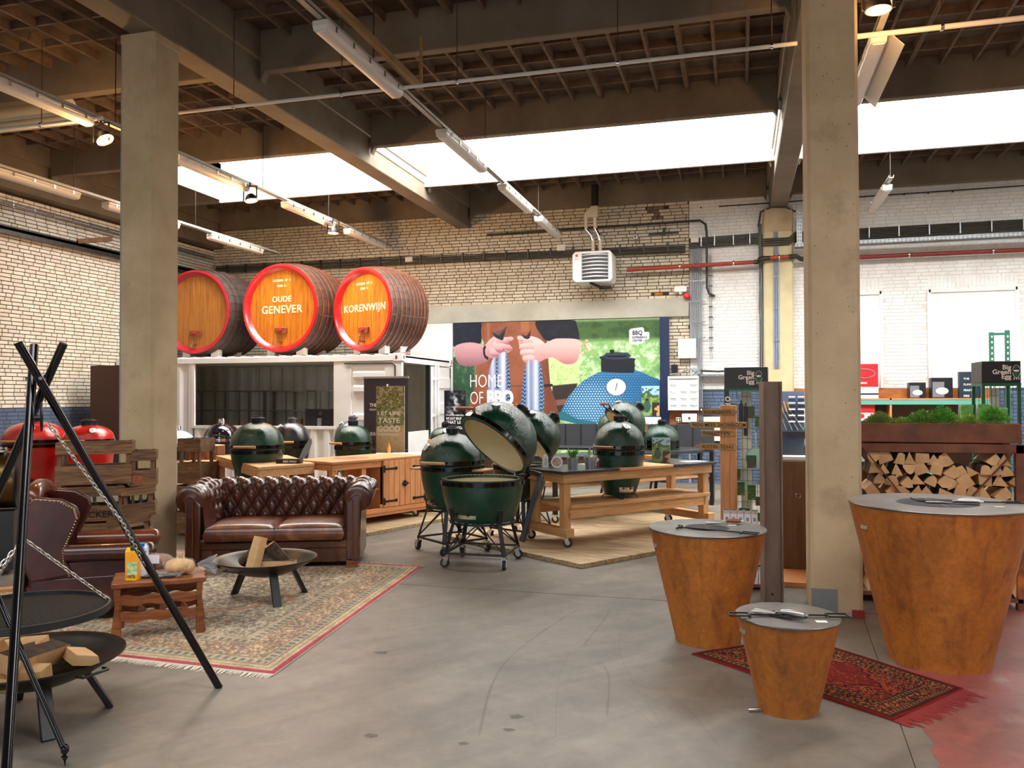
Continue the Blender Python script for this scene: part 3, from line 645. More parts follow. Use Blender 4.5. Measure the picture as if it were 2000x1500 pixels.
MB().bar((-.05, .05, -.31), (.12, .3, -.37), .06, .04).bar((.1, .3, -.38), (.28, .45, -.36), .1, .06).build('mounting_arm', BLACK, h, bevel=.01)
fl_ = thing('flue_pipes', 'twin cream flue pipes rising from the heater into black duct', 'flue', (0, 0, 0))
MB().cyl((-2.72, 15.9, 5.42), (-2.72, 15.9, 5.84), .07, n=20).build('roof_duct', BLKP, fl_)
MB().add([(-2.93, 15.83, 5.2), (-2.66, 15.83, 5.2), (-2.66, 15.97, 5.2), (-2.93, 15.97, 5.2), (-2.93, 15.84, 5.28), (-2.79, 15.84, 5.42), (-2.65, 15.84, 5.42), (-2.65, 15.96, 5.42), (-2.79, 15.96, 5.42), (-2.93, 15.96, 5.28)],
         [(0, 3, 2, 1), (0, 1, 6, 5, 4), (2, 3, 9, 8, 7), (1, 2, 7, 6), (3, 0, 4, 9), (4, 5, 8, 9), (5, 6, 7, 8)]).build('flue_adapter', CPIPE, fl_, bevel=.01)
for (xa, xb) in ((-2.9, -2.76), (-2.72, -2.62)):
    MB().tube([(xa, 15.9, 5.22), (xa, 15.9, 5.02), (xa+.01, 15.9, 4.95), (xb-.02, 15.9, 4.82), (xb, 15.9, 4.72), (xb, 15.9, 4.45)], .035, 14).build('flue_pipe', CPIPE, fl_, ang=60)
    MB().tube([(xa+.005, 15.9, 4.97), (xb-.03, 15.9, 4.84), (xb-.01, 15.9, 4.74)], .038, 14).build('silver_sleeve', CHROME, fl_, ang=60)
# alarm, boxes, switchgear
t = thing('wall_camera', 'small white box with black lens on bracket above cables', 'sensor', (-1.96, 16.16, 4.82)); MB().cbox((0, 0, 0), (.08, .08, .08)).build('housing', WHITE, t, bevel=.01); MB().lathe([(0, 0), (.02, 0), (.02, .01), (0, .01)], 12, T(0, -.04, 0) @ RX(PI/2)).build('lens', BLKP, t); MB().bar((0, .02, -.04), (0, .08, -.14), .02, .02).build('arm', STEEL, t)
t = thing('alarm_box', 'white alarm box with small round sensor beside conduits', 'alarm', (-1.1, 16.2, 3.76)); MB().cbox((0, 0, 0), (.24, .08, .11)).build('housing', WHITE, t, bevel=.008); MB().lathe([(0, -.05), (.03, -.03), (.035, 0)], 14, T(0, 0, -.06)).build('sensor', WHITE, t)
t = thing('fire_bell', 'red fire alarm bell beside the grey conduits', 'bell', (-.98, 16.18, 3.62)); MB().lathe([(0, .07), (.04, .065), (.065, .03), (.07, 0), (0, 0)], 20, RX(PI/2)).build('bell_shell', mat('signal_red', hx('d0282c'), rough=.35), t)
t = thing('junction_box', 'cream junction box on top of the conduit bank', 'box', (-.82, 16.17, 4.7)); MB().cbox((0, 0, 0), (.15, .07, .1)).build('housing', OFFW, t, bevel=.006)
t = thing('white_cabinet', 'plain white electrical box above the information board', 'box', (-.98, 16.2, 2.6)); MB().cbox((0, 0, 0), (.34, .14, .38)).build('housing', WHITE, t, bevel=.006)
t = thing('loudspeaker', 'small black loudspeaker on the wall above the board', 'speaker', (-1.22, 16.18, 2.22)); MB().cbox((0, 0, 0), (.12, .12, .15)).build('cabinet', BLKP, t, bevel=.01); MB().cbox((0, -.062, 0), (.09, .01, .12)).build('grille', BLACK, t)
t = thing('switch_panel', 'white control panel with four rows of switches and labels', 'panel', (-1.05, 16.1, 1.735)); MB().cbox((0, 0, 0), (.58, .16, .66)).build('housing', WHITE, t, bevel=.006)
MB().cbox((0, -.09, .3), (.54, .03, .03)).build('top_edge', OFFW, t)
for r_, zz in enumerate((.16, .03, -.1, -.23)):
    for gx, n in ((-.23, 4 if r_ != 1 else 1), (-.04, 4), (.14, 5)):
        if r_ == 0 and gx == -.04: continue
        for k in range(n): MB().cbox((gx+k*.03, -.083, zz), (.012, .01, .014)).build('switch', BLKP, t)
        MB().cbox((gx+.05, -.082, zz-.025), (.1, .004, .006)).build('label_strip', MATS['blue_grey_conduit'], t)
t = thing('plywood_backboard', 'orange brown plywood board behind the power box', 'board', (-1.05, 16.2, 1.17)); MB().cbox((0, 0, 0), (.55, .03, .44)).build('board', mat('osb_board', hx('b5703f'), hx('8a4d26'), scale=9, rough=.7, stretch=(1, 1, 3)), t)
t = thing('power_box', 'white power isolator with black rotary knob', 'box', (-.94, 16.12, 1.26)); MB().cbox((0, 0, 0), (.28, .12, .17)).build('housing', WHITE, t, bevel=.01); MB().lathe([(0, .03), (.018, .03), (.02, 0), (0, 0)], 14, T(0, -.06, 0) @ RX(PI/2)).build('knob', BLKP, t)
MB().tube([(0, 0, -.08), (0, .04, -.3), (0, .04, -1.25)], .02, 10).build('conduit', MATS['grey_conduit'], t)
t = thing('power_socket', 'grey twin power socket left of the power isolator', 'socket', (-1.15, 16.14, 1.22)); MB().cbox((0, 0, 0), (.09, .08, .1)).build('housing', OFFW, t, bevel=.01)
for sx in (-1, 1):
    for sz in (-1, 1): MB().lathe([(0, .004), (.014, .003), (.016, 0)], 12, T(sx*.022, -.041, sz*.024) @ RX(PI/2)).build('outlet', BLKP, t)
t = thing('emergency_lights', 'twin round black wall lights with glowing bulbs', 'lamp', (-.66, 16.16, 1.42))
for s_ in (-1, 1):
    MB().lathe([(0, .04), (.03, .035), (.045, 0), (.03, -.03), (0, -.03)], 16, T(s_*.055, 0, 0) @ RX(PI/2)).build('housing', BLACK, t); MB().lathe([(0, .012), (.015, .006), (.016, 0)], 12, T(s_*.055, -.04, 0) @ RX(PI/2)).build('bulb', mat('small_bulb', hx('fff2d8'), rough=.3, emit=(1, .9, .7), estr=2), t)
t = thing('wall_clock', 'square cream wall clock behind the wooden signpost', 'clock', (-.5, 16.2, 1.05)); MB().cbox((0, 0, 0), (.36, .03, .46)).build('dial', mat('cream_dial', hx('f1ead2'), rough=.5), t, bevel=.004)
MB().cbox((0, -.018, 0), (.36, .004, .006)).cbox((0, -.018, 0), (.006, .004, .46)).build('tile_joint', OFFW, t); MB().bar((0, -.02, 0), (.06, -.02, .08), .02, .012).bar((0, -.02, 0), (-.03, -.02, -.02), .02, .02).build('clock_hand', BLKP, t)
t = thing('cable_tangle', 'tangle of grey cables above the switch panel', 'cables')
for k in range(6):
    r = random.Random(40+k); MB().tube([(-1.3+.08*k, 16.15, 2.1), (-1.1+.05*k, 16.12, 2.14+.02*k), (-.95+.03*k, 16.1, 2.2+r.uniform(-.03, .03)), (-.8, 16.13, 2.13), (-.9, 16.12, 2.08), (-.72, 16.15, 2.12+.02*k)], .008, 6).build('cable', MATS['grey_conduit'], t)
t = thing('wall_ledge', 'grey steel ledge with cables beside the dark header board', 'ledge'); MB().box(-.73, 16.1, 2.06, .05, 16.27, 2.1).build('shelf', STEEL, t, smooth=False); MB().tube([(-.73, 16.15, 2.17), (-.4, 16.15, 2.15), (.05, 16.15, 2.18)], .02, 8).build('cable', MATS['dark_cable'], t)
# left wall fittings
t = thing('steel_rail', 'twin galvanised rails with clips high on the left wall', 'rail')
for k in (0, 1): MB().tube([(-11.52, 6, 4.83+.05*k), (-11.52, 16.1, 4.83+.05*k)], .018, 8).build('pipe_run', STEEL, t)
for i in range(16): MB().cbox((-11.52, 9.5+i*.42, 4.86), (.02, .03, .1)).build('clip', STEEL, t)
t = thing('crane_rail', 'dark rusty beam running along the left brick wall', 'rail'); MB().box(-11.66, 6, 4.42, -11.5, 16.1, 4.47).box(-11.54, 6, 4.35, -11.5, 16.1, 4.5).build('rail', DKST, t)
MB().bar((-11.5, 12.1, 4.5), (-11.2, 12.6, 4.62), .08, .08).build('bracket', mat('rusty_bracket', hx('7b6a3c'), hx('6b3a2a'), scale=8, rough=.8), t)
t = thing('pipe_cluster', 'dark pipes and cables bunched in the far left corner', 'pipes')
for k in range(5): MB().tube([(-11.5+.03*k, 14.6, 4.1-.1*k), (-11.4+.02*k, 15.6, 4.05-.1*k), (-11.2, 16.05, 4.05-.11*k), (-10.4+.05*k, 16.1, 4.15-.12*k)], .035, 8).build('pipe_run', mat('soot_pipe', hx('24211f'), rough=.7), t)
MB().tube([(-5.86, 6.72, 5.2), (-5.86, 6.72, 0.05)], .012, 6).build('conduit', MATS['grey_conduit'], None); tag(bpy.data.objects['conduit'] if 0 else col.objects[-1], 'thin conduit with white clips down the left column edge', 'conduit')
# ---------------------------------------------------------------- chesterfield sofa and wing chair
def roll_profile(h, r, t):
    """outline of a rolled arm or back: inner bottom, up the inside, over the roll, down the outside; (out, z)"""
    zc = h-r; p = [(0, .2), (-.01, .3), (0, .42), (.015, zc-.06), (.02, zc-.02)]
    for i in range(15):
        a = PI*.98-i*(PI*1.28)/14; p.append((r*1.05+.01+r*math.cos(a), zc+r*math.sin(a)))
    p += [(t, zc-.12), (t-.01, .3), (t-.01, .05)]
    return p
def tuft(u, v, pu, pv):
    a = abs(math.sin(PI*(u/pu+v/pv)/1.0)); b = abs(math.sin(PI*(u/pu-v/pv)))
    return (max(a*b, 0))**.5
LEB = mat('leather_button', hx('3a1a10'), rough=.4, coat=.3); PIP = mat('leather_piping', hx('6e3a22'), rough=.4, coat=.3)
def pit(x, s):
    r = round(s/.12); off = .07175 if r % 2 else 0; k = round((x-off)/.1435)*.1435+off
    return math.exp(-((x-k)**2+(s-r*.12)**2)/.00018)
sofa = thing('sofa', 'brown leather two seat chesterfield sofa with button tufted back', 'sofa', (-4.50, 7.43, .03), math.radians(21))
H_ = .77; prof = roll_profile(H_, .125, .17)
def plen(pr):
    L = [0]
    for a, b in zip(pr[:-1], pr[1:]): L.append(L[-1]+math.hypot(b[0]-a[0], b[1]-a[1]))
    return L
PL = plen(prof)
def pat(v):
    s = v*PL[-1]
    for i in range(len(PL)-1):
        if s <= PL[i+1]+1e-9:
            k = (s-PL[i])/(PL[i+1]-PL[i]); a, b = prof[i], prof[i+1]; d = Vector((b[0]-a[0], b[1]-a[1])).normalized()
            return a[0]+(b[0]-a[0])*k, a[1]+(b[1]-a[1])*k, -d.y, d.x, s
    a = prof[-1]; return a[0], a[1], 1, 0, s
def back_fn(u, v):
    o, z, nx, nz, s = pat(v); x = -.70+1.40*u
    d = 0
    if s > .16: d = (.058*tuft(x, s-.17, .1435, .24)-.012*pit(x, s-.17))*min(1, (s-.16)/.05)*(1 if s < .5 else max(0, 1-(s-.5)/.22)*.75+.25 if s < .95 else max(0, 1-(s-.95)/.15)*.25)
    return (x, .26+o+nx*d, z+nz*d)
MB().grid(back_fn, 230, 130).build('backrest', LEATHER, sofa, ang=180)
for s in (-1, 1):
    def arm_fn(u, v, s=s):
        o, z, nx, nz, ss = pat(v); y = -.40+.70*u
        d = .012*math.sin(u*40)*(1 if .45 < ss < 1.0 else 0)*max(0, 1-u*1.1)
        if ss > .16 and u > .35: d += .045*tuft(y, ss-.17, .1435, .24)*min(1, (u-.35)*5)*min(1, (ss-.16)/.05)*(1 if ss < .8 else 0)
        return (s*(.66+o+nx*d), y, z+nz*d)
    MB().grid(arm_fn, 50, 90).build('armrest', LEATHER, sofa, ang=180)
    # front of the arm: pleated scroll and flat post with piping
    zc = H_-.125; xc = s*(.66+.141); m = MB(); n = 48; vv = [(xc, -.43, zc)]; rings = 7
    for k in range(1, rings+1):
        for j in range(n):
            a = 2*PI*j/n; r = .128*k/rings; y = -.43+.035*(k/rings)**2-.012*abs(math.sin(a*11))*(k/rings)*(1 if k < rings else .3)
            vv.append((xc+r*math.cos(a), y, zc+r*math.sin(a)))
    ff = [(0, 1+j, 1+(j+1) % n) for j in range(n)]+[(1+(k-1)*n+j, 1+k*n+j, 1+k*n+(j+1) % n, 1+(k-1)*n+(j+1) % n) for k in range(1, rings) for j in range(n)]
    MB().add(vv, ff).build('arm_scroll', LEATHER, sofa, ang=180)
    MB().prism([(s*(.66+.03), .05), (s*(.66+.15), .05), (s*(.66+.15), .6), (s*.812, .69), (s*.775, .69), (s*(.66+.03), .60)][::s], .415, .445, RX(PI/2)).build('arm_front', LEATHER, sofa, bevel=.012)
    xi, xo = s*.752, s*.815
    panel = [(xi, .05), (xi, zc-.02)]+[(s*.783+.052*math.cos(PI-a*PI/8)*s*-1*-1, zc-.01+.052*math.sin(a*PI/8)) for a in range(1, 8)]+[(xo, zc-.02), (xo, .05)]
    MB().prism(panel[::-s] if s > 0 else panel, .44, .465, RX(PI/2)).build('front_post', LEATHER, sofa, bevel=.008)
    MB().tube([(p[0], -.467, p[1]) for p in panel], .006, 6).build('piping', PIP, sofa)
bt = MB()
for iz in range(6):
    s_ = .17+.12*iz
    for ix in range(-5, 6):
        x = ix*.1435+(.07175 if iz % 2 else 0)
        if abs(x) > .68 or s_ > .62: continue
        y_, z_ = back_fn((x+.7)/1.4, s_/PL[-1])[1:]; b = MB().lathe([(0, .012), (.009, .009), (.012, 0)], 8, T(x, y_-.002, z_) @ RX(PI/2)).build('button', LEB, sofa)
def cushion(x0, x1, y0, y1, z0, z1, name, m, parent, crown=.03, r=.035):
    def f(u, v):
        a = v*2*PI; return None
    mb = MB(); nu = 22; nv = 18; w = x1-x0; d = y1-y0
    top = lambda u, v: (x0+w*u, y0+d*v, z1+crown*(math.sin(PI*u)*math.sin(PI*v))**.5-(.02 if (u in (0, 1) or v in (0, 1)) else 0))
    mb.grid(top, nu, nv)
    ed = [(u, 0) for u in [i/nu for i in range(nu+1)]]+[(1, v) for v in [i/nv for i in range(1, nv+1)]]+[(1-u, 1) for u in [i/nu for i in range(1, nu+1)]]+[(0, 1-v) for v in [i/nv for i in range(1, nv)]]
    def side(u, v):
        k = int(round(u*len(ed))) % len(ed); p = top(*ed[k]); cx, cy = (x0+x1)/2, (y0+y1)/2
        b = .022*math.sin(PI*v); dx = (1 if p[0] > x1-.001 else -1 if p[0] < x0+.001 else 0); dy = (1 if p[1] > y1-.001 else -1 if p[1] < y0+.001 else 0)
        return (p[0]+dx*b, p[1]+dy*b, z0+(p[2]-z0)*v)
    mb.grid(side, len(ed), 6)
    o = mb.build(name, m, parent, ang=60)
    MB().tube([(top(*e)[0], top(*e)[1], top(*e)[2]+.001) for e in ed], .006, 5, closed=True).build('piping', PIP, o)
    return o
LEAW = mat('worn_seat_leather', hx('8c5434'), hx('5e3020'), scale=5, rough=.34, bump=.2, bscale=60, coat=.3, bdist=.002, contrast=(.35, .6), c3=hx('a8744c'), s3=3, t3=(.6, .72))
cushion(-.645, -.01, -.42, .30, .245, .385, 'seat_cushion', LEAW, sofa)
cushion(.01, .645, -.42, .30, .245, .385, 'seat_cushion', LEAW, sofa)
MB().box(-.74, -.39, .15, .74, .30, .24).build('seat_rail', LEATHER, sofa, bevel=.02, seg=3)
def apron(u, v):
    x = -.76+1.52*u; b = .012*abs(math.sin(u*PI*9))**.5; return (x, -.385-b, .03+.13*v)
MB().grid(apron, 90, 4).box(-.76, -.38, .03, .76, .42, .15).build('front_apron', LEATHER, sofa)
MB().box(-.80, .36, .03, .80, .44, .6).build('back_panel', LEATHER, sofa, bevel=.02)
for x in (-.74, .74):
    for y in (-.40, .36): MB().box(x-.05, y-.04, -.03, x+.05, y+.04, .045).build('foot', OAKX, sofa)
# wing chair, seen from its side
CH = mat('oxblood_leather', hx('4b1d18'), hx('32120f'), scale=3, rough=.35, bump=.12, bscale=90, coat=.3, bdist=.001, c3=hx('6b3020'), s3=2, t3=(.55, .75))
CHT = mat('tan_worn_leather', hx('7a3a1c'), hx('5a2814'), scale=4, rough=.3, coat=.4)
ch = thing('wing_chair', 'oxblood leather wing armchair with brass nail trim, seen from side', 'armchair', (-4.86, 5.28, 0), math.radians(36))
# local: +x faces forward, y across
for s in (-1, 1):
    W0 = .36
    wing = [(-.40, .42), (-.42, .70), (-.40, .88), (-.33, .94), (-.16, .92), (-.06, .86), (-.04, .79), (-.09, .66), (-.13, .56), (-.12, .45), (-.08, .36), (-.36, .32)]
    n = len(wing); import_ = None
    P_ = lambda y: [(x, y*s, z) for x, z in wing]
    MB().add(P_(W0)+P_(W0-.055), [tuple(range(n))[::s], tuple(range(2*n-1, n-1, -1))[::s]]+[(i, n+i, n+(i+1) % n, (i+1) % n)[::s] for i in range(n)]).build('wing', CH, ch, bevel=.02, seg=3, ang=50)
    pts = [(x, s*(W0+.006), z) for x, z in wing[3:11]]; nl = MB()
    dense = []
    for a, b in zip(pts[:-1], pts[1:]):
        for k in range(6): dense.append(Vector(a).lerp(Vector(b), k/6))
    for p in dense: nl.lathe([(0, .004), (.005, .003), (.007, 0)], 6, T(*(p-Vector((.02, 0, .015)))) @ RX(s*-PI/2))
    nl.build('nail_trim', mat('brass_nail', hx('c49a6a'), rough=.35, metal=.8), ch, kind='stuff')
    # arm: horizontal roll
    def armf(u, v, s=s):
        a = 2*PI*v; r = .075+.012*u; x = -.14+.62*u; e = 1 if u < .93 else math.sqrt(max(0, 1-((u-.93)/.07)**2)); return (x, s*(W0-.03)+r*e*math.cos(a)*.9, .52-.02*u+r*e*math.sin(a)*.8)
    MB().grid(armf, 24, 20).build('armrest', CHT if s > 0 else CH, ch, ang=180)
    MB().box(-.38, s*(W0-.05)-.02, .14, .42, s*(W0-.05)+.03, .46).build('side_panel', CH, ch, bevel=.02, seg=3)
    MB().box(-.36, s*(W0-.02)-.012, .10, .44, s*(W0-.02)+.012, .34).build('lower_panel', CH, ch, bevel=.01, seg=2)
def bk(u, v):
    y = -.31+.62*u; z = .4+.57*v; t_ = .04*math.sin(PI*u)*math.sin(PI*v); return (-.27-.10*v+t_, y, z+.03*math.sin(PI*u)*v)
MB().grid(bk, 16, 16).grid(lambda u, v: (-.42+(.02*v), -.33+.66*u, .1+.84*v), 2, 4).build('backrest', CH, ch, ang=180)
MB().tube([(-.36, -.33, .91), (-.36, -.2, .96), (-.36, 0, .98), (-.36, .2, .96), (-.36, .33, .91)], .065, 14).build('head_roll', CHT, ch, ang=180)
cushion(-.28, .44, -.28, .28, .30, .43, 'seat_cushion', CHT, ch)
MB().box(-.40, -.33, .08, .42, .33, .30).build('seat_base', CH, ch, bevel=.02)
for x in (-.36, .38):
    for y in (-.3, .3): MB().cyl((x, y, 0), (x, y, .09), .02, .03, 10).build('leg', OAKX, ch)
# ---------------------------------------------------------------- rugs
def canvas(w, h, c): return np.ones((h, w, 3), np.float32)*np.array([int(c[i:i+2], 16)/255 for i in (0, 2, 4)], np.float32)
def C3(c): return np.array([int(c[i:i+2], 16)/255 for i in (0, 2, 4)], np.float32)
nr = np.random.RandomState(3)
def noise2(h, w, cell, seed=0):
    r = np.random.RandomState(seed); gh, gw = int(h/cell)+3, int(w/cell)+3; g_ = r.rand(gh, gw).astype(np.float32)
    y = np.arange(h)/cell; x = np.arange(w)/cell; yi = y.astype(int); xi = x.astype(int); fy = (y-yi)[:, None]; fx = (x-xi)[None, :]
    fy = fy*fy*(3-2*fy); fx = fx*fx*(3-2*fx)
    a = g_[yi][:, xi]; b = g_[yi][:, xi+1]; c = g_[yi+1][:, xi]; d = g_[yi+1][:, xi+1]
    return (a*(1-fx)+b*fx)*(1-fy)+(c*(1-fx)+d*fx)*fy
def put(img, m, c, a=1.0):
    m = np.clip(m, 0, 1)[..., None]*a; img[:] = img*(1-m)+C3(c)*m
def rug_paint(w, h, P_, field, border, seed):
    img = canvas(w, h, P_['field']); Y, X = np.mgrid[0:h, 0:w].astype(np.float32)
    e = np.minimum(np.minimum(X, w-1-X), np.minimum(Y, h-1-Y))
    n1 = noise2(h, w, 2.7, seed); n2 = noise2(h, w, 3.8, seed+1); n3 = noise2(h, w, 2.2, seed+2); n4 = noise2(h, w, 14, seed+5)
    for m, c in ((n1 > .62, P_['a']), (n2 > .66, P_['b']), (n3 > .74, P_['c']), ((np.abs(n2-.5) < .035), P_['line'])): put(img, m.astype(np.float32), c, .9)
    # lattice of small palmettes
    px, py = field; gx = (X % px)-px/2; gy = ((Y+(X//px % 2)*py/2) % py)-py/2; d = np.abs(gx)/px*2+np.abs(gy)/py*2
    put(img, (d < .42).astype(np.float32), P_['b']); put(img, (d < .22).astype(np.float32), P_['c'])
    if P_.get('medallion'):
        cx, cy = w/2, h/2; dd = np.abs(X-cx)/(w*.30)+np.abs(Y-cy)/(h*.33)
        k = dd+.05*np.sin(np.arctan2(Y-cy, X-cx)*12)
        put(img, (np.abs(k-1) < .03).astype(np.float32), P_['red']); put(img, (np.abs(k-.9) < .025).astype(np.float32), P_['line'])
        if P_.get('fillmed'): put(img, ((k < .88)*(n1 < .7)).astype(np.float32), P_['fillmed'], .85)
    B = border
    def band(a, b, c, al=1): put(img, ((e >= a*B) & (e < b*B)).astype(np.float32), c, al)
    s_ = np.where(np.minimum(X, w-1-X) < np.minimum(Y, h-1-Y), Y, X)
    band(0, 1, P_['bord'])
    m_ = ((e >= .38*B) & (e < .78*B)); put(img, (m_ & (n1 > .55)).astype(np.float32), P_['b'], .9); put(img, (m_ & (n3 > .66)).astype(np.float32), P_['c'], .9); put(img, (m_ & (np.abs(np.sin(s_*.28)+(e-.58*B)/(B*.16)) < .22)).astype(np.float32), P_['red'], .9)
    for a, b in ((.22, .36), (.80, .94)):
        put(img, ((e >= a*B) & (e < b*B)).astype(np.float32), P_['bord2']); q = (s_ % 9) < 4.2
        put(img, ((e >= (a+.025)*B) & (e < (b-.025)*B) & q).astype(np.float32), P_['b'])
    for a in (.2, .37, .79, .95, .99): band(a, a+.022, P_['line'])
    band(0, .075, P_['edge']); band(.075, .12, P_['bord']); band(.12, .14, P_['b'])
    img[:] = img*(1-P_.get('soft', 0))+img.mean((0, 1))*P_.get('soft', 0)
    img *= (.9+.2*noise2(h, w, 2, 9))[..., None]*(.92+.16*n4)[..., None]
    return img
RUGM = vcol_mat('woven_wool', rough=.95, bump=.5, bscale=500, spec=.1)
def rug(name, label, corners, img, fringe_sides, fm, flen):
    """corners: near-left, near-right, far-right, far-left on the floor"""
    A, B_, Cc, D = [Vector((*c, 0)) for c in corners]
    t = thing(name, label, 'rug', (A.x, A.y, 0))
    o = painted(img, 1, 1, 'rug_pile', RUGM, t); me = o.data; n = len(me.vertices); co = np.empty(n*3, np.float32); me.vertices.foreach_get('co', co); co = co.reshape(-1, 3)
    u = co[:, 0]+.5; v = co[:, 2]; q = lambda k: ((A[k]*(1-u)*(1-v)+B_[k]*u*(1-v)+Cc[k]*u*v+D[k]*(1-u)*v)-A[k])
    z = .011+.0015*np.sin(u*9+v*4)+.002*np.sin(v*13); co2 = np.stack([q(0), q(1), z], -1); me.vertices.foreach_set('co', co2.astype(np.float32).ravel()); me.update()
    ring = [(0, 0, 0), tuple(B_-A), tuple(Cc-A), tuple(D-A)]
    e_ = MB().add([(p[0], p[1], 0.001) for p in ring]+[(p[0], p[1], .0105) for p in ring], [(i, (i+1) % 4, 4+(i+1) % 4, 4+i) for i in range(4)]).build('rug_edge', fm, t, smooth=False)
    for (P0, P1, out) in fringe_sides(A, B_, Cc, D):
        m = MB(); L_ = (P1-P0).length; k = int(L_/.012); r = random.Random(4)
        for i in range(k):
            p = P0.lerp(P1, (i+.5)/k)-A; l = flen*r.uniform(.6, 1.1); sd = (P1-P0).normalized()*r.uniform(-.012, .012); o_ = out*l+sd; w_ = (P1-P0).normalized()*(.0045 if flen < .1 else .010)
            m.add([tuple(p-w_+Vector((0, 0, .006))), tuple(p+w_+Vector((0, 0, .006))), tuple(p+o_+w_*.6+Vector((0, 0, .002))), tuple(p+o_-w_*.6+Vector((0, 0, .002)))], [(0, 1, 2, 3)])
        m.build('fringe', fm, t, smooth=False, kind='stuff')
    return t
R1 = rug_paint(500, 420, dict(field='b9ad92', a='d6cbb0', b='6c6c68', c='8f6a58', line='857458', bord='cdb48c', bord2='b9ad92', edge='b8324a', red='b07a60', medallion=1, soft=.3), (24, 20), 78, 11)
rug('persian_rug', 'large cream patterned persian rug with red edge under the sofa', ((-6.05, 4.45), (-2.69, 4.35), (-3.0, 7.5), (-6.4, 7.62)), R1,
    lambda A, B, C, D: [(A, B, Vector((0, -1, 0))), (D, C, Vector((0, 1, 0)))], mat('cream_fringe', hx('e6d9c4'), rough=.9), .07)
R2 = rug_paint(330, 210, dict(field='6f2016', a='7e2a1a', b='221418', c='9c6c3c', line='24141a', bord='441a14', bord2='7c5430', edge='76160f', red='8e3420', medallion=1, fillmed='6a1c18'), (20, 16), 46, 23)
rug('persian_rug', 'small dark red persian rug under the smallest rust planter', ((-.31, 5.40), (.74, 4.56), (1.20, 5.15), (.38, 5.98)), R2,
    lambda A, B, C, D: [(B, C, (B-A).normalized())], mat('dark_red_fringe', hx('7e1a18'), rough=.95), .13)
# ---------------------------------------------------------------- fire bowls, tripod, small table
def fire_bowl(loc, label, r, zr, rz, legs):
    t = thing('fire_bowl', label, 'fire bowl', (*loc, 0), rz)
    pr = []; dpt = r*.36
    for i in range(13):
        a = i/12; pr.append((r*a, zr-dpt*(1-a*a)))
    pr2 = [(x, z-.008) for x, z in pr][::-1]
    MB().lathe(pr+[(r+.006, zr), (r+.006, zr-.008)]+pr2[1:], 48).build('bowl', mat('raw_black_steel', hx('26231f'), hx('3a342c'), scale=6, rough=.38, metal=.75), t, ang=50)
    for a in legs:
        c, s = math.cos(a), math.sin(a)
        MB().bar((r*.55*c, r*.55*s, zr-dpt*.72), (r*.84*c, r*.84*s, 0.0), .065, .03, up=(c, s, .3)).build('leg', BLACK, t, bevel=.003)
    for a in (legs[0]-.9, legs[0]-.9+PI):
        c, s = math.cos(a), math.sin(a); n_ = Vector((c, s, 0)); q = Vector((-s, c, 0)); z = zr-.035; rr_ = r*.965
        MB().tube([tuple(n_*rr_+q*.075+Vector((0, 0, z))), tuple(n_*(rr_+.045)+q*.07+Vector((0, 0, z))), tuple(n_*(rr_+.045)-q*.07+Vector((0, 0, z))), tuple(n_*rr_-q*.075+Vector((0, 0, z)))], .007, 8).build('handle', BLACK, t)
    return t
fire_bowl((-3.53, 3.44), 'large black steel fire bowl under the hanging grate', .43, .33, 0, (.75, 2.6, 4.2, 5.7))
fire_bowl((-3.77, 5.98), 'black steel fire bowl on three legs before the sofa', .405, .345, 0, (-.75, .9, 3.0))
def wedge(L, w, h, kind, seed):
    """a split log: bark back, pale split faces; lies along x, centred"""
    r = random.Random(seed); n = 9; sec = []
    if kind == 'quarter':
        sec = [(-w/2, 0), (w/2, 0)]+[(w/2*math.cos(a)*1.0, h*math.sin(a)) for a in [PI*k/6 for k in range(1, 6)]]
    elif kind == 'tri':
        sec = [(-w/2, 0), (w/2, .02*h), (w*.12, h)]
    else:
        sec = [(-w/2, 0), (w/2, 0), (w/2*.9, h), (-w/2*.85, h*.9)]
    sec = [(a+r.uniform(-.06, .06)*w, b+r.uniform(-.05, .05)*h) for a, b in sec]; m = MB(); k = len(sec)
    v = [(-L/2, a, b) for a, b in sec]+[(0, a*1.04, b*1.03) for a, b in sec]+[(L/2, a*.97, b*.98) for a, b in sec]
    f = [tuple(range(k))[::-1], tuple(range(2*k, 3*k))]+[(j*k+i, j*k+(i+1) % k, (j+1)*k+(i+1) % k, (j+1)*k+i) for j in (0, 1) for i in range(k)]
    return m.add(v, f), k
def log(label, loc, rot, L, w, h, kind, seed, group, bark=True):
    m, k = wedge(L, w, h, kind, seed); o = m.build('firewood_log', LOG, None, ang=30)
    if bark and kind != 'tri':
        o.data.materials.append(BARK)
        for p in o.data.polygons:
            if p.index >= 2 and (p.index-2) % k in (range(1, k) if kind == 'quarter' else (2,)): p.material_index = 1
    elif bark:
        o.data.materials.append(BARK)
        for p in o.data.polygons:
            if p.index in (2+1, 2+k+1): p.material_index = 1
    o.location = loc; o.rotation_euler = rot; tag(o, label, 'log', group); return o
G1 = 'split logs in the large fire bowl'; G2 = 'split logs in the fire bowl by the sofa'
log('bark backed split log lying across the large fire bowl', (-3.53, 3.42, .285), (.3, .12, 1.85), .46, .13, .09, 'slab', 3, G1)
log('pale split log flat at the right of the large fire bowl', (-3.37, 3.58, .27), (.2, .1, 2.5), .34, .13, .05, 'slab', 4, G1, False)
log('short thick split log at the back of the large fire bowl', (-3.68, 3.50, .27), (0, -.12, .3), .26, .13, .1, 'slab', 5, G1, False)
log('wide pale split log in front in the large fire bowl', (-3.49, 3.27, .25), (0, 0, .35), .33, .15, .07, 'slab', 6, G1, False)
log('tall pale split log leaning at the left in the large bowl', (-3.72, 3.22, .30), (.2, -.5, 1.2), .38, .14, .08, 'slab', 7, G1, False)
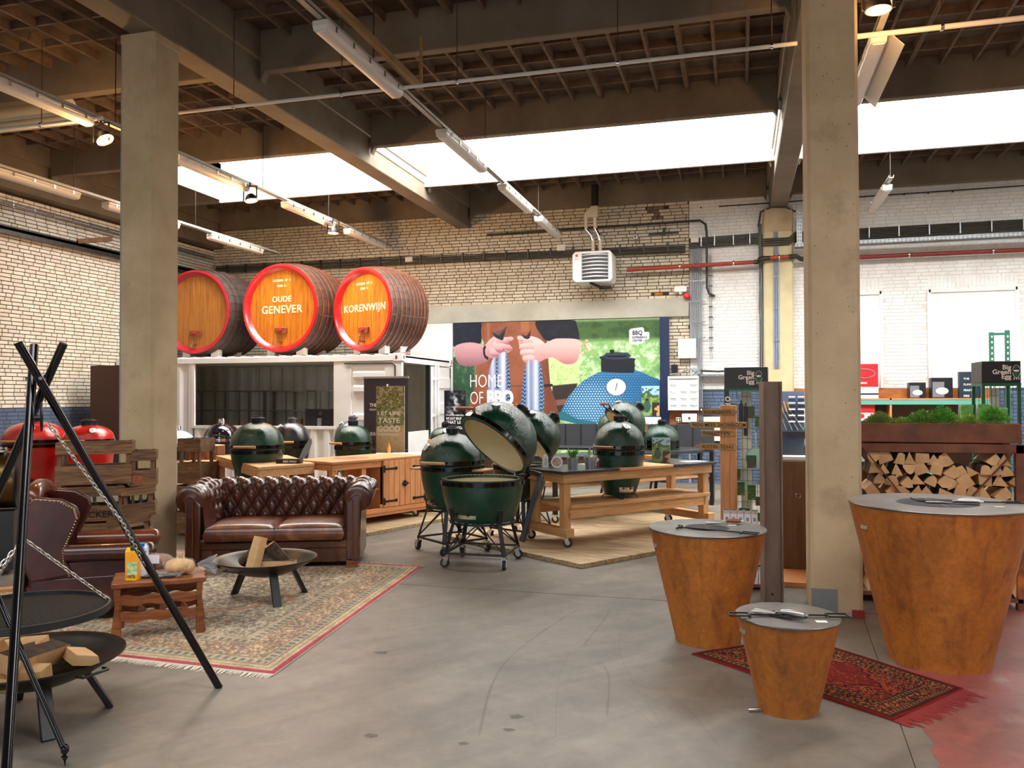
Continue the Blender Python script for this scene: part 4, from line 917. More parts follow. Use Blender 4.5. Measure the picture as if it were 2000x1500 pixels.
log('thin split log low at the front of the large bowl', (-3.50, 3.14, .26), (0, .05, .2), .3, .08, .05, 'tri', 8, G1, False)
log('pale split log standing upright in the fire bowl by sofa', (-3.79, 5.90, .37), (.15, -1.25, 1.2), .30, .095, .07, 'slab', 9, G2, False)
log('triangular log end leaning behind the upright log', (-3.88, 6.0, .36), (1.2, -.7, .2), .24, .10, .09, 'quarter', 10, G2)
log('curved log leaning right of the upright log', (-3.70, 6.02, .34), (.6, .9, .5), .24, .09, .09, 'quarter', 12, G2)
log('bark covered log lying flat in the fire bowl by sofa', (-3.68, 5.98, .25), (0, 0, .3), .32, .11, .08, 'slab', 14, G2)
tr = thing('tripod', 'tall black steel tripod with chains over the large fire bowl', 'tripod', (-3.36, 3.35, 0))
ap = Vector((-3.395, 3.36, 1.755)); TUBE = mat('gloss_black_steel', hx('141216'), rough=.18, metal=.5, coat=.5)
O3 = Vector((-3.36, 3.35, 0))
for i, (foot, off) in enumerate((((-2.88, 4.09, 0), (.015, -.045, 0)), ((-2.83, 2.62, 0), (-.075, -.0, 0)), ((-4.25, 3.3, 0), (-.02, .045, 0)))):
    f = Vector(foot); a_ = ap+Vector(off); d = (a_-f).normalized(); top = a_+d*.20
    m = MB().tube([tuple(f-O3), tuple(top-O3-d*.05)], .021, 16, cap=True)
    m.add(*[[tuple(top-O3-d*.05+Vector((math.cos(2*PI*k/16), math.sin(2*PI*k/16), 0))*.021+d*(.05+.03*math.cos(2*PI*k/16))) for k in range(16)], [tuple(range(16))]])
    m2 = MB().tube([tuple(f-O3), tuple(top-O3)], .021, 16).build('leg', TUBE, tr, ang=50)
    MB().cyl(tuple(a_-O3-d.cross(Vector((0, 0, 1))).normalized()*.03), tuple(a_-O3+d.cross(Vector((0, 0, 1))).normalized()*.03), .009, n=8).build('bolt', CHROME, tr)
MB().tube([tuple(ap-O3+Vector((0, 0, .02))), tuple(ap-O3+Vector((.01, 0, -.12)))], .003, 5).build('hook_wire', BLACK, tr)
pc = ap-O3+Vector((.0, -.04, -.2)); pr_ = [(.0, .085), (.03, .07), (.052, .03), (.058, -.01), (.05, -.04), (.03, -.06), (0, -.068), (-.03, -.06), (-.05, -.04), (-.058, -.01), (-.052, .03), (-.03, .07)]
pu = MB()
for yy in (-.022, .016): pu.prism(pr_, yy, yy+.006, T(*pc) @ RZ(-.7) @ RX(PI/2))
pul = pu.build('pulley_plate', BLACK, tr, kind='stuff'); MB().cyl((0, 0, 0), (0, .04, 0), .012, n=10, M=T(*pc) @ RZ(-.7) @ T(0, -.026, 0)).build('bolt', DKST, pul)
LK = {}
def chain(name, pts, parent, ln=.032, wire=.003, wd=.008):
    """a chain whose links are sub-parts"""
    pts = [Vector(p) for p in pts]; c = bpy.data.objects.new(name, None); col.objects.link(c); c.parent = parent
    key = (ln, wire)
    if key not in LK:
        lp = []
        for k in range(12):
            a = 2*PI*k/12; lp.append((wd*math.cos(a), 0, (ln/2-wd*.6)*(1 if math.sin(a) > 0 else -1)*(1 if abs(math.sin(a)) > .01 else 0)+wd*math.sin(a)))
        b = MB().tube(lp, wire, 6, closed=True); me = bpy.data.meshes.new('chain_link'); me.from_pydata(b.v, [], b.f); me.polygons.foreach_set('use_smooth', [True]*len(me.polygons))
        me.materials.append(mat('zinc_chain', hx('cfcac2'), rough=.25, metal=.9)); LK[key] = me
    seg = []; tot = sum((b-a).length for a, b in zip(pts[:-1], pts[1:])); n = int(tot/(ln*.78)); s = 0
    for i in range(n):
        d = (i+.5)/n*tot; 
        for a, b in zip(pts[:-1], pts[1:]):
            l = (b-a).length
            if d <= l: p = a.lerp(b, d/l); dr = (b-a).normalized(); break
            d -= l
        o = bpy.data.objects.new('chain_link', LK[key]); col.objects.link(o); o.parent = c
        q = dr.to_track_quat('Z', 'Y'); o.rotation_mode = 'QUATERNION'; o.rotation_quaternion = q @ Matrix.Rotation(PI/2*(i % 2)+.6, 4, 'Z').to_quaternion(); o.location = p
    return c
gc = Vector((-3.42, 3.27, .60)); gr = .385
hk = gc-O3+Vector((.0, 0, .36)); hookp = hk
chain('chain', [tuple(pc+Vector((-.045, -.0, -.03))), tuple(hk)], tr)
for a in (.83, 2.9, 4.6):
    e = gc-O3+Vector((gr*math.cos(a), gr*math.sin(a), .005)); chain('chain', [tuple(hk), tuple(e)], tr)
chain('chain', [tuple(pc+Vector((.05, .02, -.03))), tuple(pc+Vector((.25, .3, -.55))), tuple(pc+Vector((.3, .42, -.80)))], tr, ln=.028)
gt = thing('grill_grate', 'round black steel grill grate hanging from the tripod chains', 'grill', tuple(gc))
MB().lathe([(gr-.006, -.018), (gr+.006, -.018), (gr+.006, .018), (gr-.006, .018), (gr-.006, -.018)], 64).build('rim', mat('blackened_steel', hx('3a3d3f'), rough=.45, metal=.7), gt)
s = MB()
for k in range(-33, 34):
    y = k*.0112; h_ = math.sqrt(max(0, gr**2-y*y))
    s.bar((-h_, y, 0), (h_, y, 0), .004, .004)
s.build('grate_bar', MATS['blackened_steel'], gt, RZ if 0 else False, kind='stuff').rotation_euler = (0, 0, .6)
MB().bar((-gr, 0, -.008), (gr, 0, -.008), .008, .008).build('cross_bar', MATS['blackened_steel'], gt).rotation_euler = (0, 0, 2.1)
t2 = thing('tripod', 'thin black steel rod with pointed foot at lower left', 'tripod', (-2.93, 3.03, 0))
MB().tube([(0, 0, .07), (-.62, -.05, 1.25)], .0135, 12).build('leg', TUBE, t2); MB().lathe([(.0, 0), (.006, .03), (.016, .05), (.006, .055), (.018, .07), (.018, .09), (.010, .10)], 12).build('foot_tip', TUBE, t2)
MB().tube([(-.62, -.05, 1.25), (-1.35, .75, .0)], .0135, 12).build('leg', TUBE, t2); MB().tube([(-.62, -.05, 1.25), (-1.5, -.6, .0)], .0135, 12).build('leg', TUBE, t2)
# small oak table
st = thing('side_table', 'small stained oak magazine table with wavy rails', 'table', (-3.98, 4.96, 0), math.radians(37))
Wt, Dt, Ht = .30, .20, .40
def wavy(x0, x1, z0, z1, y, amp=.008, k=3, th=.016, M=None):
    n = 28; up = [(x0+(x1-x0)*i/n, z1+amp*math.sin(i/n*PI*2*k)) for i in range(n+1)]; dn = [(x0+(x1-x0)*i/n, z0+amp*math.sin(i/n*PI*2*k+1)) for i in range(n, -1, -1)]
    return MB().prism((up+dn)[::-1], -y-th, -y, RX(PI/2) if M is None else M @ RX(PI/2))
top = []
for i in range(60):
    a = i/60*4; k = int(a); f_ = a-k; c = [(-Wt, -Dt), (Wt, -Dt), (Wt, Dt), (-Wt, Dt)]; p, q = c[k], c[(k+1) % 4]
    n_ = [(0, -1), (1, 0), (0, 1), (-1, 0)][k]; w_ = .006*math.sin(f_*PI*6); top.append((p[0]+(q[0]-p[0])*f_+n_[0]*w_, p[1]+(q[1]-p[1])*f_+n_[1]*w_))
MB().prism(top, Ht-.035, Ht).build('table_top', OAKX, st, bevel=.006)
for sx in (-1, 1):
    for sy in (-1, 1):
        lp = [(sx*(Wt-.06), .365), (sx*(Wt-.015), .365), (sx*(Wt-.025), .25), (sx*(Wt-.005), .09), (sx*(Wt+.005), .03), (sx*(Wt-.01), 0), (sx*(Wt-.055), 0), (sx*(Wt-.065), .05), (sx*(Wt-.055), .2)]
        MB().prism(lp if sx < 0 else lp[::-1], -(sy*(Dt-.03))-.02, -(sy*(Dt-.03))+.02, RX(PI/2)).build('leg', OAKX, st, bevel=.005)
for y in (-Dt+.02, Dt-.045):
    for z in (.13, .24): wavy(-Wt+.05, Wt-.05, z, z+.065, y).build('rail', OAKX, st, bevel=.003)
for x in (-Wt+.03, Wt-.05):
    for z in (.13, .26): MB().box(x, -Dt+.04, z, x+.018, Dt-.04, z+.05).build('rail', OAKX, st)
for k in (-1, 0, 1): MB().prism([(-.04, 0), (.04, 0), (0, .035)], -.12, .12, T(k*.14, 0, .15) @ RX(PI/2)).build('rack_divider', OAKX, st)
def on_table(x, y): a = math.radians(37); return (-3.98+x*math.cos(a)-y*math.sin(a), 4.96+x*math.sin(a)+y*math.cos(a))
def carton(label, x, y, m1, m2, capc, rz, white=False):
    X_, Y_ = on_table(x, y); t = thing('juice_carton', label, 'carton', (X_, Y_, Ht), rz)
    MB().box(-.04, -.035, 0, .04, .035, .2).build('carton_body', m1, t, bevel=.003)
    MB().add([(-.04, -.035, .2), (.04, -.035, .2), (.04, .035, .2), (-.04, .035, .2), (-.04, 0, .225), (.04, 0, .225)], [(0, 1, 5, 4), (2, 3, 4, 5), (1, 2, 5), (3, 0, 4)]).build('carton_top', m1, t)
    MB().cyl((0.005, -.015, .205), (.005, -.02, .232), .016, n=14).build('screw_cap', capc, t)
    MB().box(-.025, -.0355, .04, .04, -.0352, .13).build('print_patch', m2, t, smooth=False); return t
c1 = carton('tall orange and yellow juice carton with dark green cap', -.17, -.10, mat('carton_orange', hx('ffa51e'), hx('ffc02a'), scale=9, rough=.35), mat('carton_leaf', hx('e9f0d2'), hx('7fb54a'), scale=30, rough=.4), mat('green_cap', hx('1d5a33'), rough=.4), .35)
text('100%', .03, BLKP, c1, T(-.035, -.0362, .02) @ RX(PI/2), name='lettering')
carton('blue and white carton with blue cap behind orange carton', -.12, .03, mat('carton_blue', hx('3a86c9'), hx('e6eef4'), scale=14, rough=.35, contrast=(.48, .52)), mat('carton_white', hx('f2f2ee'), rough=.4), mat('blue_cap', hx('1a5fc4'), rough=.4), .5)
PLAST = mat('clear_plastic_bag', hx('e9ecef'), rough=.12, alpha=.13, spec=.8)
def loaf(label, x, y, L, w, h, m, rz, z=0, bag=True):
    X_, Y_ = on_table(x, y); t = thing('bread_loaf', label, 'bread', (X_, Y_, Ht+z), rz)
    def f(u, v):
        a = 2*PI*v; e = (1-abs(2*u-1)**4)**.5; r = 1+.05*math.sin(u*9+a*3)+.03*math.sin(a*5+u*20); return ((u-.5)*L, w/2*e*r*math.cos(a), h/2+.0+h/2*e*r*math.sin(a)*(.9 if math.sin(a) < 0 else 1.05))
    MB().grid(f, 24, 20).build('crust', m, t, ang=180)
    if bag:
        def g_(u, v):
            x_, y_, z_ = f(u, v); k = 1.06+.03*math.sin(u*23+v*31); return (x_*1.12, y_*k, .002+z_*k)
        MB().grid(g_, 20, 16).build('plastic_bag', PLAST, t, ang=20)
    return t
CRUST = mat('bread_crust', hx('e2b469'), hx('c88a3c'), scale=14, rough=.7, bump=.3, bscale=60, c3=hx('f0dcae'), s3=12, t3=(.55, .7)); CR2 = mat('rye_crust', hx('9c6a44'), hx('6a3d26'), scale=18, rough=.7, bump=.3, c3=hx('d8c2a0'), s3=14, t3=(.55, .65))
loaf('golden crusty bread loaf in a clear bag on oak table', .13, -.02, .2, .13, .105, CRUST, .5)
l2 = loaf('dark patterned bread loaf with white label behind golden loaf', -.02, .09, .2, .12, .10, CR2, .3, z=.03)
MB().box(-.04, -.075, .05, .04, -.068, .11).build('label', mat('paper_label', hx('eceaf2'), rough=.5), l2)
X_, Y_ = on_table(.25, .07); t = thing('plastic_bag', 'crumpled empty end of clear bag right of golden loaf', 'bag', (X_, Y_, Ht), .5)
MB().grid(lambda u, v: (.13*u, (.02+.05*u)*math.cos(2*PI*v)*(1+.3*math.sin(v*50)), .04+(.015+.05*u)*math.sin(2*PI*v)*(1+.25*math.sin(v*37+u*9))), 10, 26).build('crumpled_film', PLAST, t, ang=10)
X_, Y_ = on_table(.02, -.07); t = thing('bread_tray', 'thin black plastic tray and film on the oak table', 'tray', (X_, Y_, Ht), .3); MB().box(-.13, -.05, 0, .09, .05, .012).build('tray_body', BLKP, t, bevel=.004)
MB().grid(lambda u, v: (-.16+.3*u, -.08+.14*v, .016+.012*math.sin(u*17+v*9)*math.sin(v*14)+.008), 16, 10).build('film', PLAST, t, ang=10)
# ---------------------------------------------------------------- kamado grills
TH = mat('thermometer_dial', hx('f1f1ec'), rough=.3); SHB = mat('gloss_black_band', hx('141414'), rough=.16, metal=.6, coat=.5)
def base_prof(R, h, rb=.66, n=16):
    p = [(0, 0), (R*rb*.8, 0)]
    for i in range(n+1):
        a = i/n; p.append((R*(rb+(1-rb)*math.sin(a*PI/2)**.85), h*a))
    return p
def dome_prof(R, h, rt=.24, n=20):
    """from the rim up to the neck"""
    p = []
    for i in range(n+1):
        a = i/n*PI/2*.90; p.append((R*math.cos(a)**.92*(1 if i else 1), h*math.sin(a)/math.sin(PI/2*.90)))
    p = [(max(r, R*rt), z) for r, z in p]; return p
def kamado(label, loc, rz, R, zb, hb, hd, glaze, group=None, lid=0, handle=BAMB, cap=BLACK, thermo=True, stand=None, openlid=False, ham=0, name='ceramic_grill', door=True, shelf=False, rb=.66, capw=.2, thm=.5):
    """zb height of the pot's foot, hb pot height, hd dome height; the hinge sits on local +y, the front is -y"""
    t = thing(name, label, 'grill', loc, rz, group)
    pot = base_prof(R, hb, rb)
    zr = zb+hb
    rimr = R*.985
    MB().lathe([(r, zb+z) for r, z in pot]+[(R*1.0, zr), (R*.9, zr), (R*.88, zr-.03)], 56).build('pot', glaze, t, ang=50)
    MB().lathe([(R*.9, zr+.002), (R*.895, zr-.02), (R*.86, zr-hb*.35), (0, zr-hb*.4)] if openlid else [(R*.9, zr), (R*.5, zr-.01), (0, zr-.01)], 48).build('inner_ring', CERAM, t)
    MB().lathe([(R*1.005, zr-.055), (R*1.02, zr-.055), (R*1.02, zr-.01), (R*1.005, zr-.01)], 56).build('metal_band', SHB, t)
    hinge = Vector((0, R*1.03, zr+.01)); D = bpy.data.objects.new('lid', None); col.objects.link(D); D.parent = t
    D.location = hinge; D.rotation_euler = (lid, 0, 0)
    def at(M=Matrix.Identity(4)): return T(0, -R*1.03, 0) @ M
    dp = dome_prof(R*1.0, hd)
    shell = [(r, z+.05) for r, z in dp]; lip = [(R*.9, 0.0), (R*1.0, 0.0), (R*1.02, .02), (R*1.0, .05)]
    MB().lathe(lip+shell[1:]+[(dp[-1][0]*.5, dp[-1][1]+.052)], 56, at()).build('dome', glaze, D, ang=50)
    MB().lathe([(R*.9, .0)]+[(r*.9, z*.92) for r, z in dp]+[(0, dp[-1][1]*.93)], 40, at()).build('dome_lining', CERAM, D)
    MB().lathe([(R*1.0, .005), (R*1.035, .005), (R*1.035, .045), (R*1.0, .045)], 56, at()).build('metal_band', SHB, D)
    zt = dp[-1][1]+.05; c = R*capw
    MB().lathe([(c*1.0, zt-.03), (c*1.12, zt-.02), (c*1.12, zt+.035), (c*1.2, zt+.04), (c*1.2, zt+.06), (c*.9, zt+.065), (c*.85, zt+.08), (0, zt+.08)], 28, at()).build('chimney_cap', cap, D)
    MB().cyl((0, 0, zt+.08), (0, 0, zt+.1), .008, n=8, M=at(T(c*.5, 0, 0))).cyl((c*1.1, 0, zt+.05), (c*1.5, 0, zt+.05), .01, n=8, M=at()).build('cap_knob', cap, D)
    if thermo:
        a = thm; rr_ = R*math.cos(a)**.92; zz = hd*math.sin(a)+.05
        Mx = at(RZ(ham) @ T(0, -rr_*.99, zz) @ RX(PI/2-a*1.0))
        th = MB().lathe([(0, .022), (.036, .022), (.042, .014), (.042, 0)], 20, Mx).build('thermometer', TH, D)
        MB().lathe([(.041, .0), (.047, .0), (.047, .017), (.041, .019)], 20, Mx).build('bezel', CHROME, th); MB().box(-.002, -.02, .0225, .002, .02, .024, Mx).build('needle', BLKP, th)
    hw = R*.42
    for s in (-1, 1): MB().bar((s*hw*.6, -R*1.0, .025), (s*hw*.8, -R*1.0-.075, .03), .02, .012, M=at()).build('handle_bracket', SHB, D)
    MB().tube([(-hw, -R-.085, .03), (-hw*.5, -R-.092, .03), (hw*.5, -R-.092, .03), (hw, -R-.085, .03)], .017, 12, M=at()).build('handle', handle, D)
    MB().box(-.05, -R*1.045, .0, .05, -R*1.02, .045, at()).build('band_clasp', SHB, D)
    MB().box(-.05, -R*1.035, zr-.056, .05, -R*1.0, zr-.01).build('band_clasp', SHB, t)
    for s in (-1, 1):
        MB().bar((s*.09, R*1.0, zr-.05), (s*.11, R*1.2, zr+.02), .018, .03).bar((s*.11, R*1.2, zr+.02), (s*.09, R*1.03, zr+.06), .018, .03).build('hinge_arm', SHB, t)
        MB().tube([(s*.07+.012*math.cos(k*1.3), R*1.1+.012*math.sin(k*1.3), zr-.05+.0022*k) for k in range(40)], .003, 5).build('hinge_spring', DKST, t)
    if door:
        m = MB(); r1 = R*(rb+(1-rb)*.28)+.004
        m.lathe([(r1*.955, zb+.04), (r1*1.0, zb+.05), (r1*1.035, zb+.125), (r1*1.03, zb+.135)], 14, RZ(ham), -PI/2-.42, -PI/2+.42)
        dd = m.build('draft_door', CHROME, t); 
        for q in (-.2, .2): MB().cbox((0, -r1*1.045, zb+.09), (.014, .008, .03), RZ(ham+q)).build('door_pull', BLKP, dd)
    if stand: stand(t, R, zb, hb)
    return t
def caster(parent, x, y, r=.045, rz=0):
    c = bpy.data.objects.new('caster', None); col.objects.link(c); c.parent = parent; c.location = (x, y, 0); c.rotation_euler = (0, 0, rz)
    MB().tube([(-.015, 0, r), (.015, 0, r)], r, 20).build('tyre', RUBBER, c, ang=50)
    MB().tube([(-.018, 0, r), (.018, 0, r)], r*.55, 14).build('wheel_hub', STEEL, c, ang=50)
    m = MB()
    for s in (-1, 1): m.prism([(-.02, r*.7), (.02, r*.7), (.045, 2*r+.012), (-.01, 2*r+.012)], s*.024-.002, s*.024+.002, RZ(PI/2) @ RX(PI/2))
    m.box(-.028, -.012, 2*r+.01, .028, .045, 2*r+.018).cyl((0, .015, 2*r+.016), (0, .015, 2*r+.04), .012, n=10).build('fork', CHROME, c, smooth=False)
    return c
def nest(a0=0, spread=1.05, up=.05, curved=True):
    def f(t, R, zb, hb):
        m = None; rt = R*.86; zt = zb+hb*.32; pts = []
        for k in range(4):
            a = a0+k*PI/2; c, s = math.cos(a), math.sin(a); x0, y0 = rt*c, rt*s; x1, y1 = R*spread*c, R*spread*s; pts.append((x1, y1))
            MB().bar((x0*1.03, y0*1.03, zt), (x0*.93, y0*.93, zb-.01), .05, .012, up=(c, s, 0)).bar((x0*.93, y0*.93, zb-.01), (x1, y1, .12), .045, .014, up=(c, s, .2)).build('nest_leg', BLACK, t, bevel=.003)
            caster(t, x1, y1, .045, a+.8)
        for k in range(4):
            a, b = pts[k], pts[(k+1) % 4]
            MB().bar((*a, .135), (*b, .135), .02, .02).build('nest_rail', DKST, t)
            c_ = ((a[0]+b[0])/2*.62, (a[1]+b[1])/2*.62); MB().tube([(*a, .14), (*[q*.8 for q in c_], zb-.02)], .007, 8).tube([(*b, .14), (*[q*.8 for q in c_], zb-.02)], .007, 8).build('nest_brace', DKST, t, kind='stuff')
        MB().lathe([(rt*.9, zb-.02), (rt*.93, zb-.02), (rt*.93, zb), (rt*.9, zb)], 30).build('nest_ring', BLACK, t)
    return f
def low(h):
    def f(t, R, zb, hb):
        for k in range(4):
            a = .6+k*PI/2; c, s = math.cos(a), math.sin(a)
            MB().bar((R*.58*c, R*.58*s, zb+.015), (R*.82*c, R*.82*s, zb-h), .05, .008, up=(c, s, .3)).bar((R*.82*c, R*.82*s, zb-h+.004), (R*.95*c, R*.95*s, zb-h+.004), .05, .008).build('foot', BLACK, t)
    return f
GG = 'green dimpled ceramic grills'
# the two on wheeled frames in front
XL = kamado('largest green ceramic grill, lid thrown open showing cream inside', (-2.50, 7.87, 0), -.72, .415, .43, .42, .40, EGG, None, lid=-.80, stand=nest(-1.40+1.37, 1.02), openlid=True, ham=.42, rb=.74, handle=WDARK)
LG = kamado('closed green ceramic grill on wheeled frame left of open grill', (-3.03, 8.45, 0), -.15, .345, .46, .47, .275, EGG, None, stand=nest(-1.30, 1.12), ham=-.6, rb=.70, capw=.17)
for s, x in ((-1, -.35), (1, .33)): MB().box(x-.10, -.15, .87, x+.10, .15, .89).build('side_shelf', BAMB, LG, bevel=.006)
MB().bar((.177, .36, .20), (.174, .60, .86), .10, .05, up=(1, 1, 0)).bar((.174, .60, .86), (.12, .47, .90), .09, .05).build('hinge_guard', BLKP, XL, bevel=.006)
# second open egg behind
kamado('green ceramic grill behind, lid open and chimney pointing right', (-2.50, 9.35, 0), -1.0, .33, .48, .40, .32, EGG, GG, lid=-.85, stand=nest(-.2, 1.1), openlid=True, ham=.5, handle=WDARK, capw=.2)
kamado('green ceramic grill set through the long table with black worktops', (-1.36, 9.55, 0), -.35, .29, .53, .52, .27, EGG, GG, stand=low(.07), ham=.9, rb=.6, handle=WDARK, thm=.85)
kamado('green ceramic grill sunk in the small pine table behind sofa', (-5.90, 9.15, 0), .2, .325, .60, .42, .27, EGG, GG, stand=low(.3), ham=.6, rb=.6, thm=.6, thermo=False)
kamado('smooth green ceramic grill on table beside the white banner', (-5.54, 11.1, 0), -.3, .275, .50, .46, .24, EGG, GG, stand=low(.3), ham=.7, rb=.6, thermo=False, capw=.24)
kamado('small green ceramic grill left of the firewood basket', (-4.27, 11.6, 0), -.2, .235, .50, .49, .17, EGG, GG, stand=low(.3), ham=.6, rb=.6, thm=.7)
kamado('tall green ceramic grill at the back under the mural', (-1.78, 12.0, 0), .1, .25, .60, .55, .24, EGG, GG, stand=low(.3), rb=.6)
kamado('tilted open green ceramic grill behind the long table', (-1.62, 11.0, 0), -1.0, .29, .60, .45, .28, EGG, GG, lid=-.8, stand=low(.3), rb=.6, handle=WDARK, capw=.22)
kamado('green ceramic grill at the back near the navy mural edge', (-1.12, 12.3, 0), 0, .26, .52, .45, .22, EGG, GG, stand=low(.3), rb=.6, thermo=False)
GB = 'black and grey kamado grills'
kamado('black crackled kamado grill behind the pine table', (-6.62, 11.2, 0), .3, .27, .50, .46, .27, BLKG, GB, stand=nest(.3), ham=-1.0, cap=GREYG, thm=.85)
kamado('matt grey kamado grill behind the smooth green one', (-6.10, 12.2, 0), .2, .29, .48, .48, .27, GREYG, GB, stand=nest(.4), ham=-1.2, cap=GREYG, thm=.95)
kamado('large glossy red kamado grill before the blue wall', (-9.75, 9.5, 0), .2, .42, .30, .73, .24, REDG, None, stand=nest(.5), ham=.45, cap=BLACK, thm=.75, name='kamado_grill')
kamado('smaller glossy red kamado grill beside the left column', (-8.86, 9.55, 0), .3, .33, .40, .64, .19, REDG, None, stand=nest(.7), ham=.6, thm=.6, name='kamado_grill', capw=.28)
# chromed kamado-style gas grills
def gas_grill(label, loc, R, zr, hd, m, capm):
    t = thing('gas_grill', label, 'grill', loc)
    MB().lathe([(R*1.04, zr-.05), (R*1.06, zr-.05), (R*1.06, zr), (R*1.0, zr)]+[(r, z+zr) for r, z in dome_prof(R, hd)][1:]+[(0, zr+hd)], 48).build('dome', m, t, ang=50)
    MB().lathe([(R*1.05, zr-.06), (R*1.08, zr-.06), (R*1.08, zr-.01), (R*1.05, zr-.01)], 48).build('rim', CHROME, t)
    MB().lathe([(0, zr-.3), (R*.7, zr-.28), (R*1.0, zr-.06)], 40).build('fire_box', BLKP, t)
    MB().lathe([(R*.18, zr+hd-.02), (R*.2, zr+hd+.05), (R*.16, zr+hd+.075), (0, zr+hd+.08)], 20).build('top_vent', capm, t)
    MB().tube([(-.15, -R*1.05, zr-.03), (-.15, -R*1.2, zr-.02), (.15, -R*1.2, zr-.02), (.15, -R*1.05, zr-.03)], .012, 8).build('handle', CHROME, t)
    MB().lathe([(0, .03), (.04, .025), (.045, 0)], 18, T(-.02, -R*.86, zr-.2) @ RX(PI/2)).build('control_knob', CHROME, t)
    for k in range(3):
        a = k*2*PI/3+.5; MB().bar((R*.6*math.cos(a), R*.6*math.sin(a), zr-.25), (R*.9*math.cos(a), R*.9*math.sin(a), 0), .03, .03).build('leg', BLACK, t)
    return t
gas_grill('glossy black domed grill with chrome rim behind the stump', (-8.45, 12.05, 0), .295, 1.0, .24, GLOSSB, CHROME)
gas_grill('blue grey domed grill half hidden behind the left column', (-8.98, 11.6, 0), .27, .93, .2, mat('pale_blue_enamel', hx('a8c3d6'), rough=.2, coat=.6), CHROME)
# ---------------------------------------------------------------- platforms and tables
def sheet(label, corners, z, plank_dir, n):
    t = thing('wooden_platform', label, 'platform', (corners[0][0], corners[0][1], 0)); A, B, C_, D = [Vector((*c, 0))-Vector((*corners[0], 0)) for c in corners]
    for i in range(n):
        a, b = i/n, (i+1)/n-.002
        P_ = [A.lerp(D, a), B.lerp(C_, a), B.lerp(C_, b), A.lerp(D, b)]
        MB().prism([(p.x, p.y) for p in P_], .001, z+.001*(i % 2)).build('board', PLY, t, bevel=.002)
    return t
sheet('scuffed wooden boards on the floor under the long table', ((-3.38, 9.09), (-1.49, 7.83), (.35, 10.4), (-1.5, 11.9)), .045, 0, 9)
sheet('scuffed wooden boards on the floor under the pine cabinet', ((-5.6, 8.35), (-4.37, 8.83), (-3.45, 11.4), (-7.3, 11.9)), .045, 0, 7)
def plank_top(t, x0, x1, y0, y1, z0, z1, n, m, along='x', name='top_board'):
    for i in range(n):
        if along == 'x': a, b = y0+(y1-y0)*i/n, y0+(y1-y0)*(i+1)/n-.002; MB().box(x0, a, z0, x1, b, z1).build(name, m, t, bevel=.003)
        else: a, b = x0+(x1-x0)*i/n, x0+(x1-x0)*(i+1)/n-.002; MB().box(a, y0, z0, b, y1, z1).build(name, m, t, bevel=.003)
ta = math.atan2(10.35-8.58, -.30+1.82)     # long table: origin at its front left corner
lt = thing('long_table', 'long pine outdoor kitchen table with black stone worktops', 'table', (-1.82, 8.57, .045), ta)
Lt, Dp, zt = 2.32, .74, .82
for x in (.05, Lt-.14):
    for y in (.05, Dp-.14):
        MB().box(x, y, .16, x+.09, y+.09, zt-.03).build('leg', PINEZ, lt, bevel=.004)
MB().box(0.02, .02, zt-.13, Lt-.02, .06, zt-.03).build('apron', PINEX, lt, bevel=.003); MB().box(.02, Dp-.06, zt-.13, Lt-.02, Dp-.02, zt-.03).build('apron', PINEX, lt, bevel=.003)
MB().box(.02, .06, zt-.13, .06, Dp-.06, zt-.03).build('apron', PINEY, lt, bevel=.003); MB().box(Lt-.06, .06, zt-.13, Lt-.02, Dp-.06, zt-.03).build('apron', PINEY, lt, bevel=.003)
for x in (0.03, Lt-.12): MB().box(x, -.01, .11, x+.11, Dp+.02, .20).build('foot_beam', PINEY, lt, bevel=.004)
for y in (.05, Dp-.09): MB().box(.1, y, .30, Lt-.1, y+.04, .41).build('shelf_rail', PINEX, lt, bevel=.003)
plank_top(lt, .13, Lt-.05, .02, Dp-.02, .41, .45, 5, PINEX, name='shelf_board')
STONE = mat('black_stone', hx('2b2c30'), hx('36373b'), scale=30, rough=.3, spec=.5)
MB().box(-.02, -.02, zt-.03, .78, Dp+.02, zt).build('stone_worktop', STONE, lt, bevel=.002); MB().box(1.62, -.02, zt-.03, Lt+.02, Dp+.02, zt).build('stone_worktop', STONE, lt, bevel=.002)
plank_top(lt, .782, 1.618, -.018, Dp+.018, zt-.03, zt-.001, 4, PINEX)
for x, y in ((.09, .04), (.09, Dp-.02), (Lt-.07, .04), (Lt-.07, Dp-.02)): caster(lt, x, y, .05, .7)
# black steel table behind
bt_ = thing('steel_frame_table', 'black steel framed table with wooden shelf behind long table', 'table', (-2.3, 10.3, .045), ta-.02)
for x in (0, 2.6):
    for y in (0, .6): MB().box(x, y, .1, x+.05, y+.05, .80).build('leg', BLACK, bt_); caster(bt_, x+.025, y+.025, .045, 1)
MB().box(-.02, -.02, .80, 2.67, .67, .84).build('worktop', STONE, bt_); MB().box(0, 0, .20, 2.65, .05, .24).build('rail', BLACK, bt_); MB().box(0, .6, .2, 2.65, .65, .24).build('rail', BLACK, bt_)
plank_top(bt_, .05, 2.6, .02, .63, .44, .47, 4, PINEX, name='shelf_board')
# pine table with sunk grill
s1 = thing('pine_table', 'low pine table with the green grill sunk in it', 'table', (-5.36, 8.34, 0), math.radians(66))
